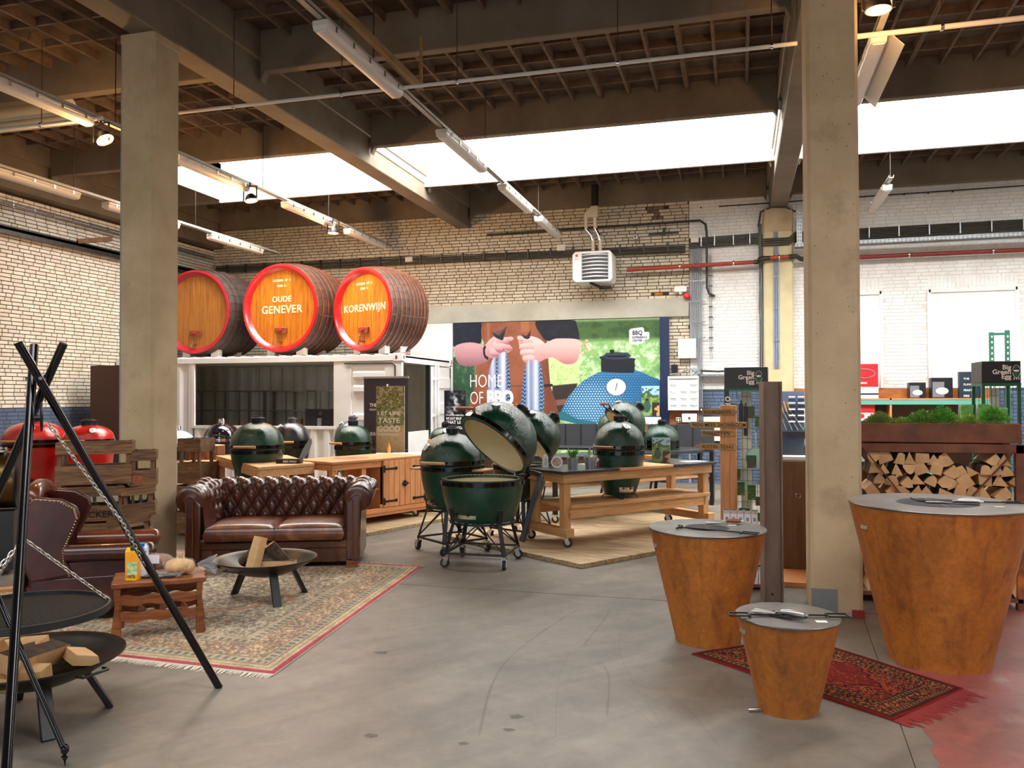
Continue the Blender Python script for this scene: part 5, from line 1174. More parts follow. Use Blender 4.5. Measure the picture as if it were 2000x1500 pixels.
# local: x runs away to the right-back edge, y to the left
def quad_table(t, A, B, C_, D, zt_, th, ap_, m, mz, legs=True, n=5):
    A, B, C_, D = [Vector(p) for p in (A, B, C_, D)]
    for i in range(n):
        a, b = i/n, (i+1)/n-.004; P_ = [A.lerp(D, a), B.lerp(C_, a), B.lerp(C_, b), A.lerp(D, b)]
        MB().prism([(p.x, p.y) for p in P_], zt_-th, zt_).build('top_board', m, t, bevel=.003)
    ring = [A, B, C_, D]; cen = (A+B+C_+D)/4
    for i in range(4):
        p, q = ring[i].lerp(cen, .03), ring[(i+1) % 4].lerp(cen, .03)
        MB().bar((p.x, p.y, zt_-th-ap_/2), (q.x, q.y, zt_-th-ap_/2), .035, ap_).build('apron', m, t, bevel=.002)
    if legs:
        for p in ring:
            q = p.lerp(cen, .10); MB().box(q.x-.045, q.y-.045, .09, q.x+.045, q.y+.045, zt_-th-.002).build('leg', mz, t, bevel=.003); caster(t, q.x, q.y, .04, .5)
t1 = s1; t1.location = (-5.35, 8.32, 0); t1.rotation_euler = (0, 0, 0)
quad_table(t1, (0, 0), (.32, .72), (-.80, 1.95), (-1.72, 1.62), .86, .035, .09, PINEX, PINEZ, n=7)
bx = thing('knife_box', 'flat black box with white lettering on the pine table', 'box', (-5.32, 8.95, .86), .18)
MB().box(-.15, -.06, 0, .15, .06, .055).build('box_body', BLKP, bx, bevel=.002); text('BEER WOLF', .032, TH, bx, T(-.06, -.0615, .015) @ RX(PI/2), bold=.02, depth=.0005)
kn = thing('leaning_blade', 'grey leaf shaped blade leaning up from the black box', 'knife', (-5.20, 9.0, .915), .4)
MB().prism([(-.02, 0), (.05, 0), (.11, .1), (.14, .2), (.13, .25), (.09, .22), (.03, .12)], -.004, .004, RX(PI/2)).build('blade', mat('grey_steel_blade', hx('7e837c'), rough=.45, metal=.4), kn, bevel=.002)
# pine cabinet on wheels
cb = thing('pine_cabinet', 'pine outdoor kitchen cabinet with iron hinged doors and round hole', 'cabinet', (-4.78, 9.02, .045), 0)
A_, B_ = Vector((0, 0)), Vector((.75, 1.75)); u_ = (B_-A_).normalized(); v_ = Vector((-u_.y, u_.x)); ca = math.atan2(u_.y, u_.x)
cb.rotation_euler = (0, 0, ca); Lc, Dc, zc_ = 1.62, .78, .83
cbm = []
plank_top(cb, 0, Lc, 0, Dc, zc_-.03, zc_, 5, DFIRX)
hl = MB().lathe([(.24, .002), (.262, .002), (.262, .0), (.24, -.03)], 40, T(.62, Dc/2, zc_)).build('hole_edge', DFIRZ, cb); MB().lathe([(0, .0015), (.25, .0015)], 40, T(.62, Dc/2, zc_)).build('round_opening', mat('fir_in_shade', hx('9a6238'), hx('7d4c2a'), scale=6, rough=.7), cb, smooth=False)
MB().box(.02, .02, zc_-.11, Lc-.02, .05, zc_-.03).build('apron', DFIRX, cb, bevel=.002); MB().box(.02, .05, zc_-.11, .05, Dc-.02, zc_-.03).build('apron', DFIRY, cb, bevel=.002); MB().box(.05, Dc-.05, zc_-.11, Lc-.02, Dc-.02, zc_-.03).build('apron', DFIRX, cb, bevel=.002)
for x in (.03, .50):
    for y in ((.03, Dc-.11) if x < .4 else (.035, Dc-.12)): MB().box(x, y, .13, x+.07, y+.07, zc_-.11).build('post', DFIRZ, cb, bevel=.003)
MB().box(0, .01, .09, Lc, Dc-.01, .13).build('bottom_board', DFIRX, cb, bevel=.003); MB().box(-.01, 0, .13, Lc, .03, .19).build('plinth_rail', DFIRX, cb, bevel=.003)
MB().box(.57, .05, .42, .80, Dc-.04, .445).build('inner_shelf', DFIRX, cb); MB().box(.1, .3, .28, .8, Dc-.04, .30).build('inner_shelf', DFIRX, cb)
for i in range(5): MB().box(.802, .05+i*.14, .13, .82, .05+(i+1)*.14-.002, zc_-.11).build('side_board', DFIRZ, cb)
MB().box(Lc-.03, .02, .13, Lc-.005, Dc-.02, zc_-.03).build('side_board', DFIRZ, cb)
IRON = mat('black_iron', hx('161514'), rough=.55, metal=.4)
for dx, hs in ((.83, -1), (1.215, 1)):
    dr = bpy.data.objects.new('door', None); col.objects.link(dr); dr.parent = cb
    for i in range(4): MB().box(dx+i*.095, -.006, .195, dx+(i+1)*.095-.003, .015, zc_-.035).build('door_board', DFIRZ, dr, bevel=.003)
    for z in (.27, .69):
        xh = dx+.01 if hs < 0 else dx+.37; q = -hs; m = MB().box(min(xh, xh+q*.2), -.014, z-.012, max(xh, xh+q*.2), -.006, z+.012).box(xh-.014, -.016, z-.045, xh+.014, -.006, z+.045).lathe([(.0, .002), (.022, .001), (.022, -.006)], 14, T(xh+q*.21, -.012, z) @ RX(PI/2))
        m.build('strap_hinge', IRON, dr, kind='stuff')
lk = MB().box(1.17, -.02, .46, 1.25, -.006, .50).cyl((1.15, -.024, .48), (1.27, -.024, .48), .008, n=8).box(1.19, -.03, .44, 1.21, -.01, .52).build('door_bolt', IRON, cb, kind='stuff')
for x in (.1, Lc-.1):
    for y in (.1, Dc-.1): caster(cb, x, y, .045, .5)
# black low things behind, sink counter and baskets
ctr = thing('back_counter', 'long dark grey counter below the mural with shelf', 'counter', (-3.3, 12.9, 0), 0)
MB().box(0, 0, .82, 2.9, .62, .86).build('worktop', STONE, ctr, bevel=.003); MB().box(0, .05, 0, .06, .6, .82).build('side_panel', BLKP, ctr); MB().box(2.84, .05, 0, 2.9, .6, .82).build('side_panel', BLKP, ctr); MB().box(.06, .05, .40, 2.84, .6, .43).build('shelf', STONE, ctr)
MB().box(-.35, .56, .86, 2.9, .60, 1.22).build('rear_panel', mat('dark_grey_cladding', hx('46494f'), rough=.6), ctr, smooth=False)
MB().box(1.45, .2, .98, 2.15, .56, 1.01).build('shelf', STONE, ctr)
for k in range(12): MB().box(-.3+k*.26, .555, .87, -.29+k*.26, .562, 1.21).build('cladding_joint', BLKP, ctr, smooth=False)
bk_c = (('c9c9c9', .17), ('2b2b2e', .19), ('b8322c', .18), ('8f2222', .2), ('e6e6e6', .18), ('2b2b2e', .19), ('a84038', .17))
nm = ('pale grey spined', 'first black', 'bright red', 'dark red', 'white spined', 'second black', 'rightmost rust red')
for k, (c, h_) in enumerate(bk_c):
    o = MB().box(0, 0, 0, .024, .14, h_).box(.002, .003, .004, .022, .142, h_-.004).build('book', mat('book_'+c, hx(c), rough=.5), None); o.location = (-1.82+k*.028, 13.22, 1.012); tag(o, nm[k]+' cookbook on the dark shelf under the mural', 'book', 'cookbooks on the dark shelf')
ut = thing('utensil_pot', 'dark pot with wooden spoons on the dark shelf', 'pot', (-1.48, 13.3, 1.012)); MB().lathe([(0, 0), (.05, 0), (.055, .09), (.05, .09), (.045, .01)], 18).build('pot_body', BLKP, ut)
for k, (a, b) in enumerate(((-.03, .02), (.03, -.02), (.01, .03))):
    MB().cyl((a*.5, b*.5, .02), (a*1.6, b, .2), .006, n=8).lathe([(0, -.02), (.016, 0), (.012, .02), (0, .03)], 10, T(a*1.6, b, .21)).build('wooden_spoon', BAMB, ut)
o = thing('pizza_peel', 'small grey metal pan with black handle leaning on panel', 'pan', (-1.27, 13.42, 1.012)); MB().prism([(-.055, 0), (.055, 0), (.085, .1), (.07, .16), (-.07, .16), (-.085, .1)], -.005, .005, RX(PI/2)).build('blade', STEEL, o, bevel=.003); MB().cyl((0, 0, .16), (0, 0, .28), .01, n=8).build('handle', BLKP, o)
fb = thing('firewood_basket', 'round black basket of firewood beside the small green grill', 'basket', (-3.66, 11.0, .0)); MB().lathe([(0, .74), (.2, .74), (.21, .86), (.2, .86), (.19, .75)], 28).cyl((0, 0, 0), (0, 0, .74), .03).lathe([(0, 0), (.18, .0), (.18, .02), (0, .03)], 24).build('basket_body', BLACK, fb, kind='stuff')
k = 0
for r_ in range(3):
    for c_ in range(5-r_):
        k += 1; o = log('%s log end from the left in the %s row of the black basket' % (('first', 'second', 'third', 'fourth', 'fifth')[c_], ('bottom', 'middle', 'top')[r_]), (-3.82+c_*.075+r_*.035, 10.9, .87+r_*.06), (0, 0, PI/2), .22, .07, .06, ('quarter', 'tri', 'slab')[k % 3], 60+k, 'log ends in the round black basket')
for (x, y, w_, d_, lb) in ((-4.62, 10.9, .8, .5, 'white topped steel sink counter beside the banner'),):
    t = thing('sink_counter', lb, 'counter', (x, y, 0), .5); MB().box(-w_/2, -d_/2, .78, w_/2, d_/2, .86).build('worktop', WHITE, t, bevel=.006); MB().box(-w_/2+.03, -d_/2+.03, 0, w_/2-.03, d_/2-.03, .78).build('cabinet_body', BLKP, t)
t = thing('glass_bottle', 'small amber bottle standing on the white counter', 'bottle', (-4.92, 11.0, .86)); MB().lathe([(0, 0), (.025, 0), (.027, .08), (.012, .11), (.012, .14), (0, .14)], 16).build('bottle_body', mat('amber_glass', hx('c98a4c'), rough=.2, spec=.7), t)
# pots of greens, sign cards
def steel_pot(label, x, y, kind):
    t = thing('potted_plant', label, 'plant', (x, y, .865)); MB().lathe([(0, 0), (.05, 0), (.055, .04), (.057, .045), (.062, .09), (.064, .095), (.07, .125), (.066, .125), (.05, .02)], 28).build('metal_pot', mat('zinc_pot', hx('c3c6c8'), rough=.28, metal=.85), t, ang=60)
    MB().lathe([(0, .115), (.064, .112)], 20).build('soil', mat('soil', hx('3b2c20'), rough=1), t)
    r = random.Random(len(label)); m = MB()
    if kind == 'aloe':
        for k in range(34):
            a = r.uniform(0, 2*PI); l = r.uniform(.09, .16); tl = r.uniform(.1, .75); c, s = math.cos(a), math.sin(a); p0 = Vector((.012*c, .012*s, .11)); p1 = p0+Vector((c*math.sin(tl)*l*.5, s*math.sin(tl)*l*.5, math.cos(tl)*l*.6)); p2 = p0+Vector((c*math.sin(tl)*l, s*math.sin(tl)*l, math.cos(tl)*l*.9))
            m.tube([tuple(p0), tuple(p1), tuple(p2)], [.007, .006, .001], 5)
        m.build('leaves', mat('aloe_leaf', hx('5b9c3a'), hx('3f7a2a'), scale=20, rough=.5, vary=.25), t, kind='stuff')
    else:
        for k in range(26):
            a = r.uniform(0, 2*PI); d = r.uniform(0, .055); m.lathe([(0, .0), (.013, .006), (.014, .014), (0, .026)], 7, T(d*math.cos(a), d*math.sin(a), .11+r.uniform(0, .02)))
        m.build('leaves', mat('succulent_leaf', hx('93a06a'), hx('7d6f52'), scale=30, rough=.6, vary=.25), t, kind='stuff')
        MB().tube([(.0, .0, .12), (-.01, .01, .17), (.0, 0, .22)], [.016, .014, .008], 8).build('stalk', MATS['succulent_leaf'], t)
    return t
steel_pot('spiky green aloe in a small zinc pot on the long table', -1.79, 8.93, 'aloe'); steel_pot('small grey green succulent in a zinc pot beside the aloe', -1.62, 9.06, 'succ')
t = thing('sauce_bottle', 'small red sauce bottle with white cap behind the succulent', 'bottle', (-1.56, 9.25, .865)); MB().lathe([(0, 0), (.018, 0), (.018, .05), (.008, .06), (.008, .07)], 12).build('bottle_body', mat('chili_red', hx('9c2a1a'), rough=.25), t); MB().lathe([(0, .07), (.01, .07), (.01, .1), (0, .1)], 10).build('bottle_cap', TH, t)
t = thing('napkin_box', 'small white card box behind the zinc pots', 'box', (-1.62, 9.4, .865), .5); MB().box(-.07, -.03, 0, .07, .03, .12).build('box_body', OFFW, t)
t = thing('paper_card', 'white folded paper card with printed text on the table corner', 'card', (-2.12, 9.0, .865), .1)
MB().add([(-.035, 0, 0), (.035, 0, 0), (.035, .005, .12), (.02, .005, .15), (-.01, .005, .155), (-.03, .005, .11), (-.035, .05, 0), (.035, .05, 0)], [(0, 1, 2, 3, 4, 5), (6, 5, 4, 3, 2, 7)]).build('card_body', TH, t, smooth=False)
for k in range(7): MB().box(-.005, -.001, .03+.012*k, .025, .0005, .034+.012*k).build('print_line', MATS['print_grey'], t, smooth=False)
t = thing('round_card', 'round picture card of a dish leaning beside white card', 'card', (-1.98, 8.98, .935), .2); MB().lathe([(0, .002), (.066, .002), (.066, 0)], 24, RX(PI/2-.1)).build('card_body', TH, t); MB().lathe([(0, .003), (.05, .0028)], 20, RX(PI/2-.1)).build('print', mat('food_print', hx('b8473a'), hx('e3dcc8'), scale=35, rough=.5, c3=hx('5c7a3c'), s3=30), t)
for lb, x, y, z, w_, h_ in (('leaning photo card of a grill in a meadow on the table', -.93, 10.1, .865, .22, .30), ('square photo card of a grill hung low on the mural', -1.66, 15.9, 1.30, .34, .58)):
    t = thing('photo_card', lb, 'card', (x, y, z)); H, W = 60, 46; im = canvas(W, H, '7fa55a'); Y_, X_ = np.mgrid[0:H, 0:W]; n_ = noise2(H, W, 5, 5)
    put(im, (Y_ < 18).astype(float), '9cc4e8'); put(im, ((Y_ < 24) & (noise2(H, W, 4, 8) > .5) & (Y_ > 4)).astype(float), '4a5f45'); put(im, ((Y_ > 24) & (n_ > .55)).astype(float), '5c7a38'); put(im, (((X_-14)/9.)**2+((Y_-40)/12.)**2 < 1).astype(float), '3c5a50'); put(im, ((abs(X_-14) < 4) & (abs(Y_-27) < 3)).astype(float), '202428'); put(im, ((X_ > 26) & (Y_ > 32)).astype(float), '3a2c2a'); put(im, ((X_ > 32) & (Y_ > 38) & (n_ > .45)).astype(float), 'c79a64')
    painted(im, w_, h_, 'print', vcol_mat('gloss_print', rough=.3), t); MB().box(-w_/2, .002, 0, w_/2, .012, h_).build('card_body', OFFW, t)
t = thing('leaflet', 'white paper leaflet on the right end of long table', 'paper', (-.56, 10.3, .866), .6); MB().box(-.14, -.09, 0, .14, .09, .004).build('sheet', TH, t)
t = thing('small_bucket', 'small dark metal bucket left of the table grill', 'bucket', (-1.72, 10.15, .885), 0); MB().lathe([(0, 0), (.045, 0), (.06, .12), (.065, .125), (.055, .12)], 20).build('bucket_body', BLACK, t)
t = thing('wooden_crate', 'flat wooden box right of the table grill handle', 'box', (-1.02, 10.35, .885), .5); MB().box(-.12, -.08, 0, .12, .08, .05).build('box_body', DFIRX, t, bevel=.003)
# ---------------------------------------------------------------- rust coloured planter grills
PLT = mat('oiled_steel_plate', hx('8d8a86'), hx('6f6a64'), scale=4, rough=.32, metal=.85, bump=.05, bscale=200)
SIL = mat('brushed_aluminium', hx('c6c4c1'), rough=.3, metal=.9)
def rust_grill(label, x, y, rb, rt, h, hole, rz, ring=6):
    t = thing('plate_grill', label, 'grill', (x, y, 0), rz, 'conical rust grills with steel plates')
    MB().lathe([(0, .012), (rb, .012), (rb, .0), (rb+.003, .02), (rt, h-.012), (rt-.012, h-.012)], 72).build('cone_base', RUST, t, ang=40)
    MB().lathe([(hole, h-.004), (hole+.004, h), (rt+.004, h), (rt+.006, h-.004), (rt+.004, h-.012), (hole, h-.012), (hole, h-.004)], 80).build('cooking_plate', PLT, t, ang=40)
    MB().lathe([(0, h-.09), (hole*1.1, h-.09), (hole*1.1, h-.012)], 32).build('fire_well', mat('sooty_steel', hx('2b2622'), rough=.8), t)
    st_ = .017 if hole < .2 else .03; n = int(hole*2/st_); 
    MB().lathe([(hole-.012, h-.008), (hole-.002, h-.008), (hole-.002, h+.001), (hole-.012, h+.001), (hole-.012, h-.008)], 40).build('grate_ring', BLACK, t)
    s = MB()
    for k in range(1, n):
        yy = -hole+st_*k
        if abs(yy) < hole-.014: q = math.sqrt((hole-.008)**2-yy*yy); s.box(-q, yy-st_*.26, h-.008, q, yy+st_*.26, h+.002)
    s.box(-.008, -hole+.01, h-.006, .008, hole-.01, h+.0015).build('grate_bar', BLACK, t, smooth=False, kind='stuff')
    a = math.radians(-158)-rz+.0; r_ = rb+(rt-rb)*.86; c, s_ = math.cos(a), math.sin(a)
    MB().cbox((0, 0, 0), (.07, .004, .035), T(r_*c*1.003, r_*s_*1.003, h*.86) @ RZ(a+PI/2) @ RX(-math.atan((rt-rb)/h))).build('maker_plate', mat('grey_name_plate', hx('9a9284'), rough=.5, metal=.4), t)
    return t
p1 = rust_grill('tall rust grill with steel plate standing left of the small one', -.223, 5.76, .215, .387, .765, .15, .2)
p2 = rust_grill('smallest rust grill, standing on the dark red rug', .235, 4.60, .152, .262, .497, .10, -.3)
p3 = rust_grill('largest rust grill with wide plate at the right edge', 1.19, 5.70, .295, .515, .985, .235, .1)
def rod_tool(label, x, y, z, rz, L, ends, cat='tool', n='fire_poker'):
    t = thing(n, label, cat, (x, y, z), rz)
    MB().box(-L/2, -.004, 0, L/2, .004, .008).build('rod', BLACK, t)
    m = MB()
    for s, kind in zip((-1, 1), ends):
        e = s*L/2
        if kind == 'loop': m.box(e, -.035, 0, e+s*.006, .035, .008).box(e, -.035, 0, e+s*.11, -.029, .008).box(e, .029, 0, e+s*.11, .035, .008).box(e+s*.104, -.035, 0, e+s*.11, .035, .008)
        elif kind == 'tee': m.box(e-.004, -.06, 0, e+.004, .06, .01).box(min(e, e+s*.03), .05, 0, max(e, e+s*.03), .06, .01)
        elif kind == 'hook': m.tube([(e, 0, .004), (e+s*.03, .0, .012), (e+s*.04, .02, .02)], .004, 6)
    m.build('tool_end', BLACK, t, kind='stuff'); return t
def spatula(label, x, y, z, rz, hm, L=.13, blade=.13):
    t = thing('spatula', label, 'tool', (x, y, z), rz)
    MB().tube([(0, 0, .016), (L*.3, 0, .018), (L*.7, 0, .018), (L, 0, .016)], [.011, .015, .015, .012], 12).build('handle', hm, t)
    MB().cyl((-.03, 0, .012), (0, 0, .016), .005, n=8).cyl((L, 0, .016), (L+.02, 0, .016), .006, n=8).build('tang', SIL, t)
    MB().prism([(-.03, -.012), (-.03, .012), (-.03-blade, .045), (-.03-blade, -.045)], .003, .005).build('blade', SIL, t); return t
rod_tool('black poker with loop end lying across the tall rust grill', -.20, 5.62, .768, -.28, .42, ('tee', 'loop'))
spatula('steel scraper with brown handle on the tall rust grill', -.10, 5.96, .768, .15, WDARK, .10, .11)
rod_tool('black rod tool with square loops across smallest rust grill', .235, 4.56, .503, .22, .40, ('loop', 'loop'))
spatula('silver handled spatula on the smallest rust grill', .20, 4.55, .508, -.35, SIL, .12, .12)
rod_tool('black rod with loop end on the largest rust grill', 1.33, 5.72, .99, .1, .5, ('hook', 'loop'))
spatula('spatula with ridged silver handle on largest rust grill', 1.30, 5.66, .99, -.1, SIL, .12, .15)
for lb, x, y, z in (('small white price card on the smallest rust grill', .395, 4.50, .498), ('small white price card on the largest rust grill', 1.50, 5.55, .987), ('small white price card on the tall rust grill plate', -.06, 5.88, .767)):
    t = thing('price_card', lb, 'card', (x, y, z), .2); MB().box(-.028, -.018, 0, .028, .018, .0015).build('card_body', TH, t)
MB().cyl((.03, 4.50, .012), (.09, 4.52, .012), .01, n=10).build('adjusting_bolt', CHROME, None); tag(col.objects[-1], 'small chrome bolt foot at the base of smallest rust grill', 'bolt')
# ---------------------------------------------------------------- steel I beam stood on end and timber signpost
ib = thing('steel_beam', 'primed steel I beam standing upright beside the concrete column', 'beam', (.24, 7.02, 0), .18)
RB = mat('primed_steel', hx('8b7465'), hx('6f5a4c'), scale=4, rough=.55, metal=.25, stretch=(1, 1, .3), bump=.1, bscale=60, world_co=True)
for s in (-1, 1): MB().box(s*.072-.006, -.07, 0, s*.072+.006, .07, 1.78).build('flange', RB, ib, bevel=.002)
MB().box(-.066, -.012, 0, .066, .012, 1.78).build('web', RB, ib); MB().cyl((0, -.016, .05), (0, -.0125, .05), .009, n=12).build('hole', BLKP, ib)
sp = thing('signpost', 'pine post carrying four wooden direction signs', 'signpost', (-.12, 8.95, 0), 0)
MB().box(-.085, -.06, 0, .085, .06, 1.57).build('post', wood('planed_post', 'd79a66', 'c38450', (14, 14, .8), c3='a8623a'), sp, bevel=.006)
MB().box(-.28, -.2, 0, .28, .2, .03).build('post_base', PINEX, sp)
SGN = wood('sign_wood', 'c29a62', '9a7443', (1.2, 14, 14)); INK = mat('burnt_letters', hx('1e1712'), rough=.8)
for z, x0, x1, d, s, xs in ((1.50, -.27, .10, 1, 'WORKSHOPS', 1.02), (1.365, -.385, .185, 0, 'NOG MEER SHOWROOM', 1.0), (1.275, -.28, .085, 1, 'TOILETTEN', 1.05), (1.135, -.33, .08, -1, 'AUSTIN  TEXAS', 1.0)):
    h = .032; p = [(x0, z-h), (x1-(.04 if d > 0 else 0), z-h), (x1, z) if d > 0 else (x1, z-h*.2), (x1-(.04 if d > 0 else 0), z+h), (x0+(.05 if d < 0 else 0), z+h), (x0 if d >= 0 else x0-.02, z)]
    if d < 0: p[0] = (x0+.04, z-h)
    b = MB().prism(p, .062, .078, RX(PI/2)).build('direction_sign', SGN, sp, bevel=.002)
    w_ = (x1-x0)-(.09 if d else .03)
    o = text(s, .052, INK, b, None, bold=.012, depth=.0006, sp=1.08); bb = [v.co.x for v in o.data.vertices]; k = w_/(max(bb)-min(bb))
    o.data.transform(T(x0+(.06 if d < 0 else .018), -.0785, z-.019) @ WALLM @ SC(k, 1, 1))
# brown display panel, white boxes, counter between I beam and column
bp_ = thing('display_stand', 'tall dark oak display panel with ring handle behind I beam', 'panel', (.46, 8.15, 0), 0)
MB().box(-.10, -.01, 0, .12, .02, 1.05).build('board', wood('dark_oak_veneer', '6e4a26', '573718', (9, 9, .7), vary=0), bp_); MB().tube([(.06+.022*math.cos(a*PI/10), -.016, .73+.022*math.sin(a*PI/10)) for a in range(20)], .0018, 6, closed=True).build('ring_handle', CHROME, bp_)
MB().box(-.10, -.6, 0.0, .12, -.01, .04).build('bottom_shelf', DFIRX, bp_)
t = thing('shop_counter', 'black edged counter top with paper bags behind the I beam', 'counter', (.5, 8.45, 0)); MB().box(-.16, -.2, 1.0, 1.2, .5, 1.05).build('worktop', BLKP, t); MB().box(-.1, .0, 0, 1.1, .45, 1.0).build('counter_body', MATS['dark_oak_veneer'], t)
MB().box(-.15, -.15, 1.05, .15, .1, 1.08).build('paper_bag', OFFW, t, label='crumpled white paper bags')
sh = thing('shelf_unit', 'low wooden shelf unit holding white spice boxes', 'shelf', (.10, 7.5, 0), .1)
for z in (.02, .27, .50): MB().box(-.28, -.14, z, .13, .14, z+.02).build('shelf_board', OAKX, sh)
MB().box(.12, -.14, 0, .14, .14, .7).build('side_board', OAKX, sh)
ORD2 = 'first second third fourth fifth sixth'.split()
WBX = mat('white_box_card', hx('f0ecef'), rough=.5); MINT = mat('mint_box_print', hx('a4d8cf'), rough=.5); 
k = 0
for row, (z, n) in enumerate(((.04, 6), (.29, 6), (.52, 5))):
    for i in range(n):
        k += 1; t = thing('spice_box', '%s white product box from the left on the %s shelf board' % (ORD2[i], ('bottom', 'middle', 'top')[row]), 'box', (.10-.22+.058*i, 7.43, z), .05, 'white boxes on the low shelf')
        MB().box(-.026, -.03, 0, .026, .03, .15).build('box_body', WBX, t, bevel=.002); MB().box(-.0262, -.0305, .12, .0262, .0305, .15).build('lid_band', MINT if row != 2 else mat('grey_box_print', hx('c9b9b4'), rough=.5), t); MB().box(-.011, -.0308, .06, .011, -.0302, .09).build('print_patch', MATS['print_grey'], t)
rowlb = ('bottom', 'middle', 'top')
# ---------------------------------------------------------------- header display racks
def logo(parent, M, k=1):
    W_ = mat('logo_white', hx('f3f3f0'), rough=.5); G_ = mat('logo_green', hx('0f6b4a'), rough=.5)
    for i, (s, dx) in enumerate((('Big', .03), ('Green', -.06), ('Egg', .018))): text(s, .07*k, W_, parent, M @ T(.095*k, (.028-.05*i)*k, 0), bold=.022, depth=.0008, align='RIGHT')
    cx = .145*k
    el = lambda rx, ry, a0, a1, n, cy=0: [(cx+rx*k*math.cos(a0+(a1-a0)*i/n), cy*k+ry*k*math.sin(a0+(a1-a0)*i/n)) for i in range(n+1)]
    MB().tube([(x, y, .001) for x, y in el(.036, .068, .35, PI-.2, 14, .005)], .0022*k, 5, M=M).tube([(x, y, .001) for x, y in el(.036, .06, PI+.1, 2*PI-.1, 14, .0)], .0022*k, 5, M=M).build('logo_outline', W_, parent, kind='stuff')
    MB().prism(el(.030, .045, PI+.05, 2*PI-.05, 12, -.005), 0, .0012, M).prism(el(.024, .036, .5, PI-.5, 10, .022), 0, .0012, M).build('logo_fill', G_, parent, kind='stuff')
    MB().prism(el(.030, .012, 0, 2*PI, 14, .012)[:-1], .0012, .002, M @ T(0, 0, 0)).build('logo_band', W_, parent)
    for dx in (-.022, 0, .022): MB().prism([(cx+(dx-.004)*k, -.06*k), (cx+(dx+.004)*k, -.06*k), (cx+(dx+.005)*k, -.082*k), (cx+(dx-.005)*k, -.082*k)], 0, .001, M).build('logo_foot', W_, parent)
GRN = mat('green_shop_fitting', hx('0f5a3c'), rough=.45); PGRN = mat('green_print', hx('3f7a2f'), hx('1f4a22'), scale=30, rough=.4, c3=hx('c2a36a'), s3=22, t3=(.58, .66)); PKB = mat('dark_print', hx('2a2d26'), hx('4d5a3a'), scale=35, rough=.4, c3=hx('b88a56'), s3=26, t3=(.6, .68))
def rack(label, x, y, w, d, rz, zt_, hz, op=False):
    t = thing('display_rack', label, 'rack', (x, y, 0), rz)
    hd = MB().box(0, 0, zt_-hz, w, d, zt_).build('header_box', BLKP, t, bevel=.004); MB().box(-.002, -.002, zt_-hz-.03, w+.002, d+.002, zt_-hz).build('header_edge', GRN, t)
    logo(hd, T(w*.5, -.002, zt_-hz*.5) @ WALLM, hz/.23*.98)
    for xx in (.0, w-.03):
        for yy in (.0, d-.03): MB().box(xx, yy, 0, xx+.03, yy+.03, zt_-hz).build('upright', GRN, t)
    s = MB()
    for i in range(14): s.box(.02, d*.5, .1+i*.12, w-.02, d*.5+.004, .104+i*.12)
    for i in range(9): s.box(.02+i*(w-.04)/8, d*.5, .1, .024+i*(w-.04)/8, d*.5+.004, zt_-hz)
    s.build('wire_grid', GRN, t, smooth=False, kind='stuff')
    MB().box(0, 0, .06, w, d, .09).build('base_shelf', GRN, t)
    MB().box(w*.35, d*.55, .1, w*.6, d*.56, zt_-hz-.05).build('white_back_strip', OFFW, t)
    if op:
        MB().box(.0, -.012, zt_-hz-.72, .05, .0, zt_-hz-.03).build('open_banner', BLKP, t)
        for i, c in enumerate('OPEN'): text(c, .075, TH, t, T(.012, -.014, zt_-hz-.10-.075*i) @ WALLM @ RZ(-PI/2), bold=.03, depth=.0005)
    return t
rk1 = rack('green display rack with black logo header near the signpost', -.17, 9.55, .47, .42, -.05, 1.99, .225, True)
rk2 = rack('green display rack with black logo header at the right edge', 2.42, 9.5, .36, .4, 0, 2.02, .225)
def goods(rx, ry, items, grp, rz=0):
    for (dx, z, w, h, kind, lb) in items:
        t = thing('hanging_pack' if kind != 'pan' else 'hanging_pan', lb, 'package' if kind != 'pan' else 'pan', (rx+dx, ry, z), rz, grp)
        if kind == 'pan':
            MB().lathe([(0, 0), (w*.9, 0), (w, .02), (w*.97, .02), (w*.87, .005)], 30, T(0, 0, 0) @ RX(PI/2)).build('pan_body', mat('mint_enamel', hx('a9dfdc'), rough=.3), t); MB().box(-.008, -.012, w, .008, -.004, w+.16).build('handle', STEEL, t)
        elif kind == 'tool': MB().box(-w/2, -.02, 0, w/2, 0, h).build('tool_body', BLKP, t, bevel=.004); MB().box(-.01, -.012, h, .01, -.004, h+.04).build('hanging_loop', GRN, t)
        else: MB().box(-w/2, -.03, 0, w/2, 0, h).build('card_body', PGRN if kind == 'g' else PKB, t, bevel=.002); MB().box(-w/2, -.0308, h*.8, w/2, -.0302, h).build('header_strip', GRN, t)
goods(-.1, 9.62, ((.02, 1.42, .09, .16, 'g', 'green printed pack hanging top left on near rack'), (.22, 1.42, .08, .13, 'd', 'dark printed pack hanging high beside the I beam'), (.30, 1.32, .08, .12, 'g', 'green pack hanging low beside the I beam top'),
      (.11, 1.30, .05, .28, 'tool', 'black hanging tool in the middle of near rack'), (.16, 1.22, .04, .33, 'tool', 'long black hanging tool right of the first'), (.27, .98, .12, .14, 'pan', 'round mint coloured pan hanging on the near rack'),
      (.05, .72, .1, .13, 'd', 'dark printed pack at waist height left on near rack'), (.22, .86, .1, .14, 'd', 'dark pack hanging under the mint pan'), (.10, .55, .09, .15, 'g', 'green pack with pale print left of the hanging row'),
      (.22, .50, .09, .17, 'g', 'green pack hanging right in the lower row'), (.30, .44, .08, .1, 'd', 'small dark pack with food print low on near rack'), (.02, .32, .09, .09, 'g', 'green box lowest left on near rack'),
      (.14, .30, .12, .11, 'g', 'green box low in the middle of near rack'), (.28, .26, .1, .1, 'g', 'green box lowest right on near rack')), 'goods hanging on the rack by the signpost')
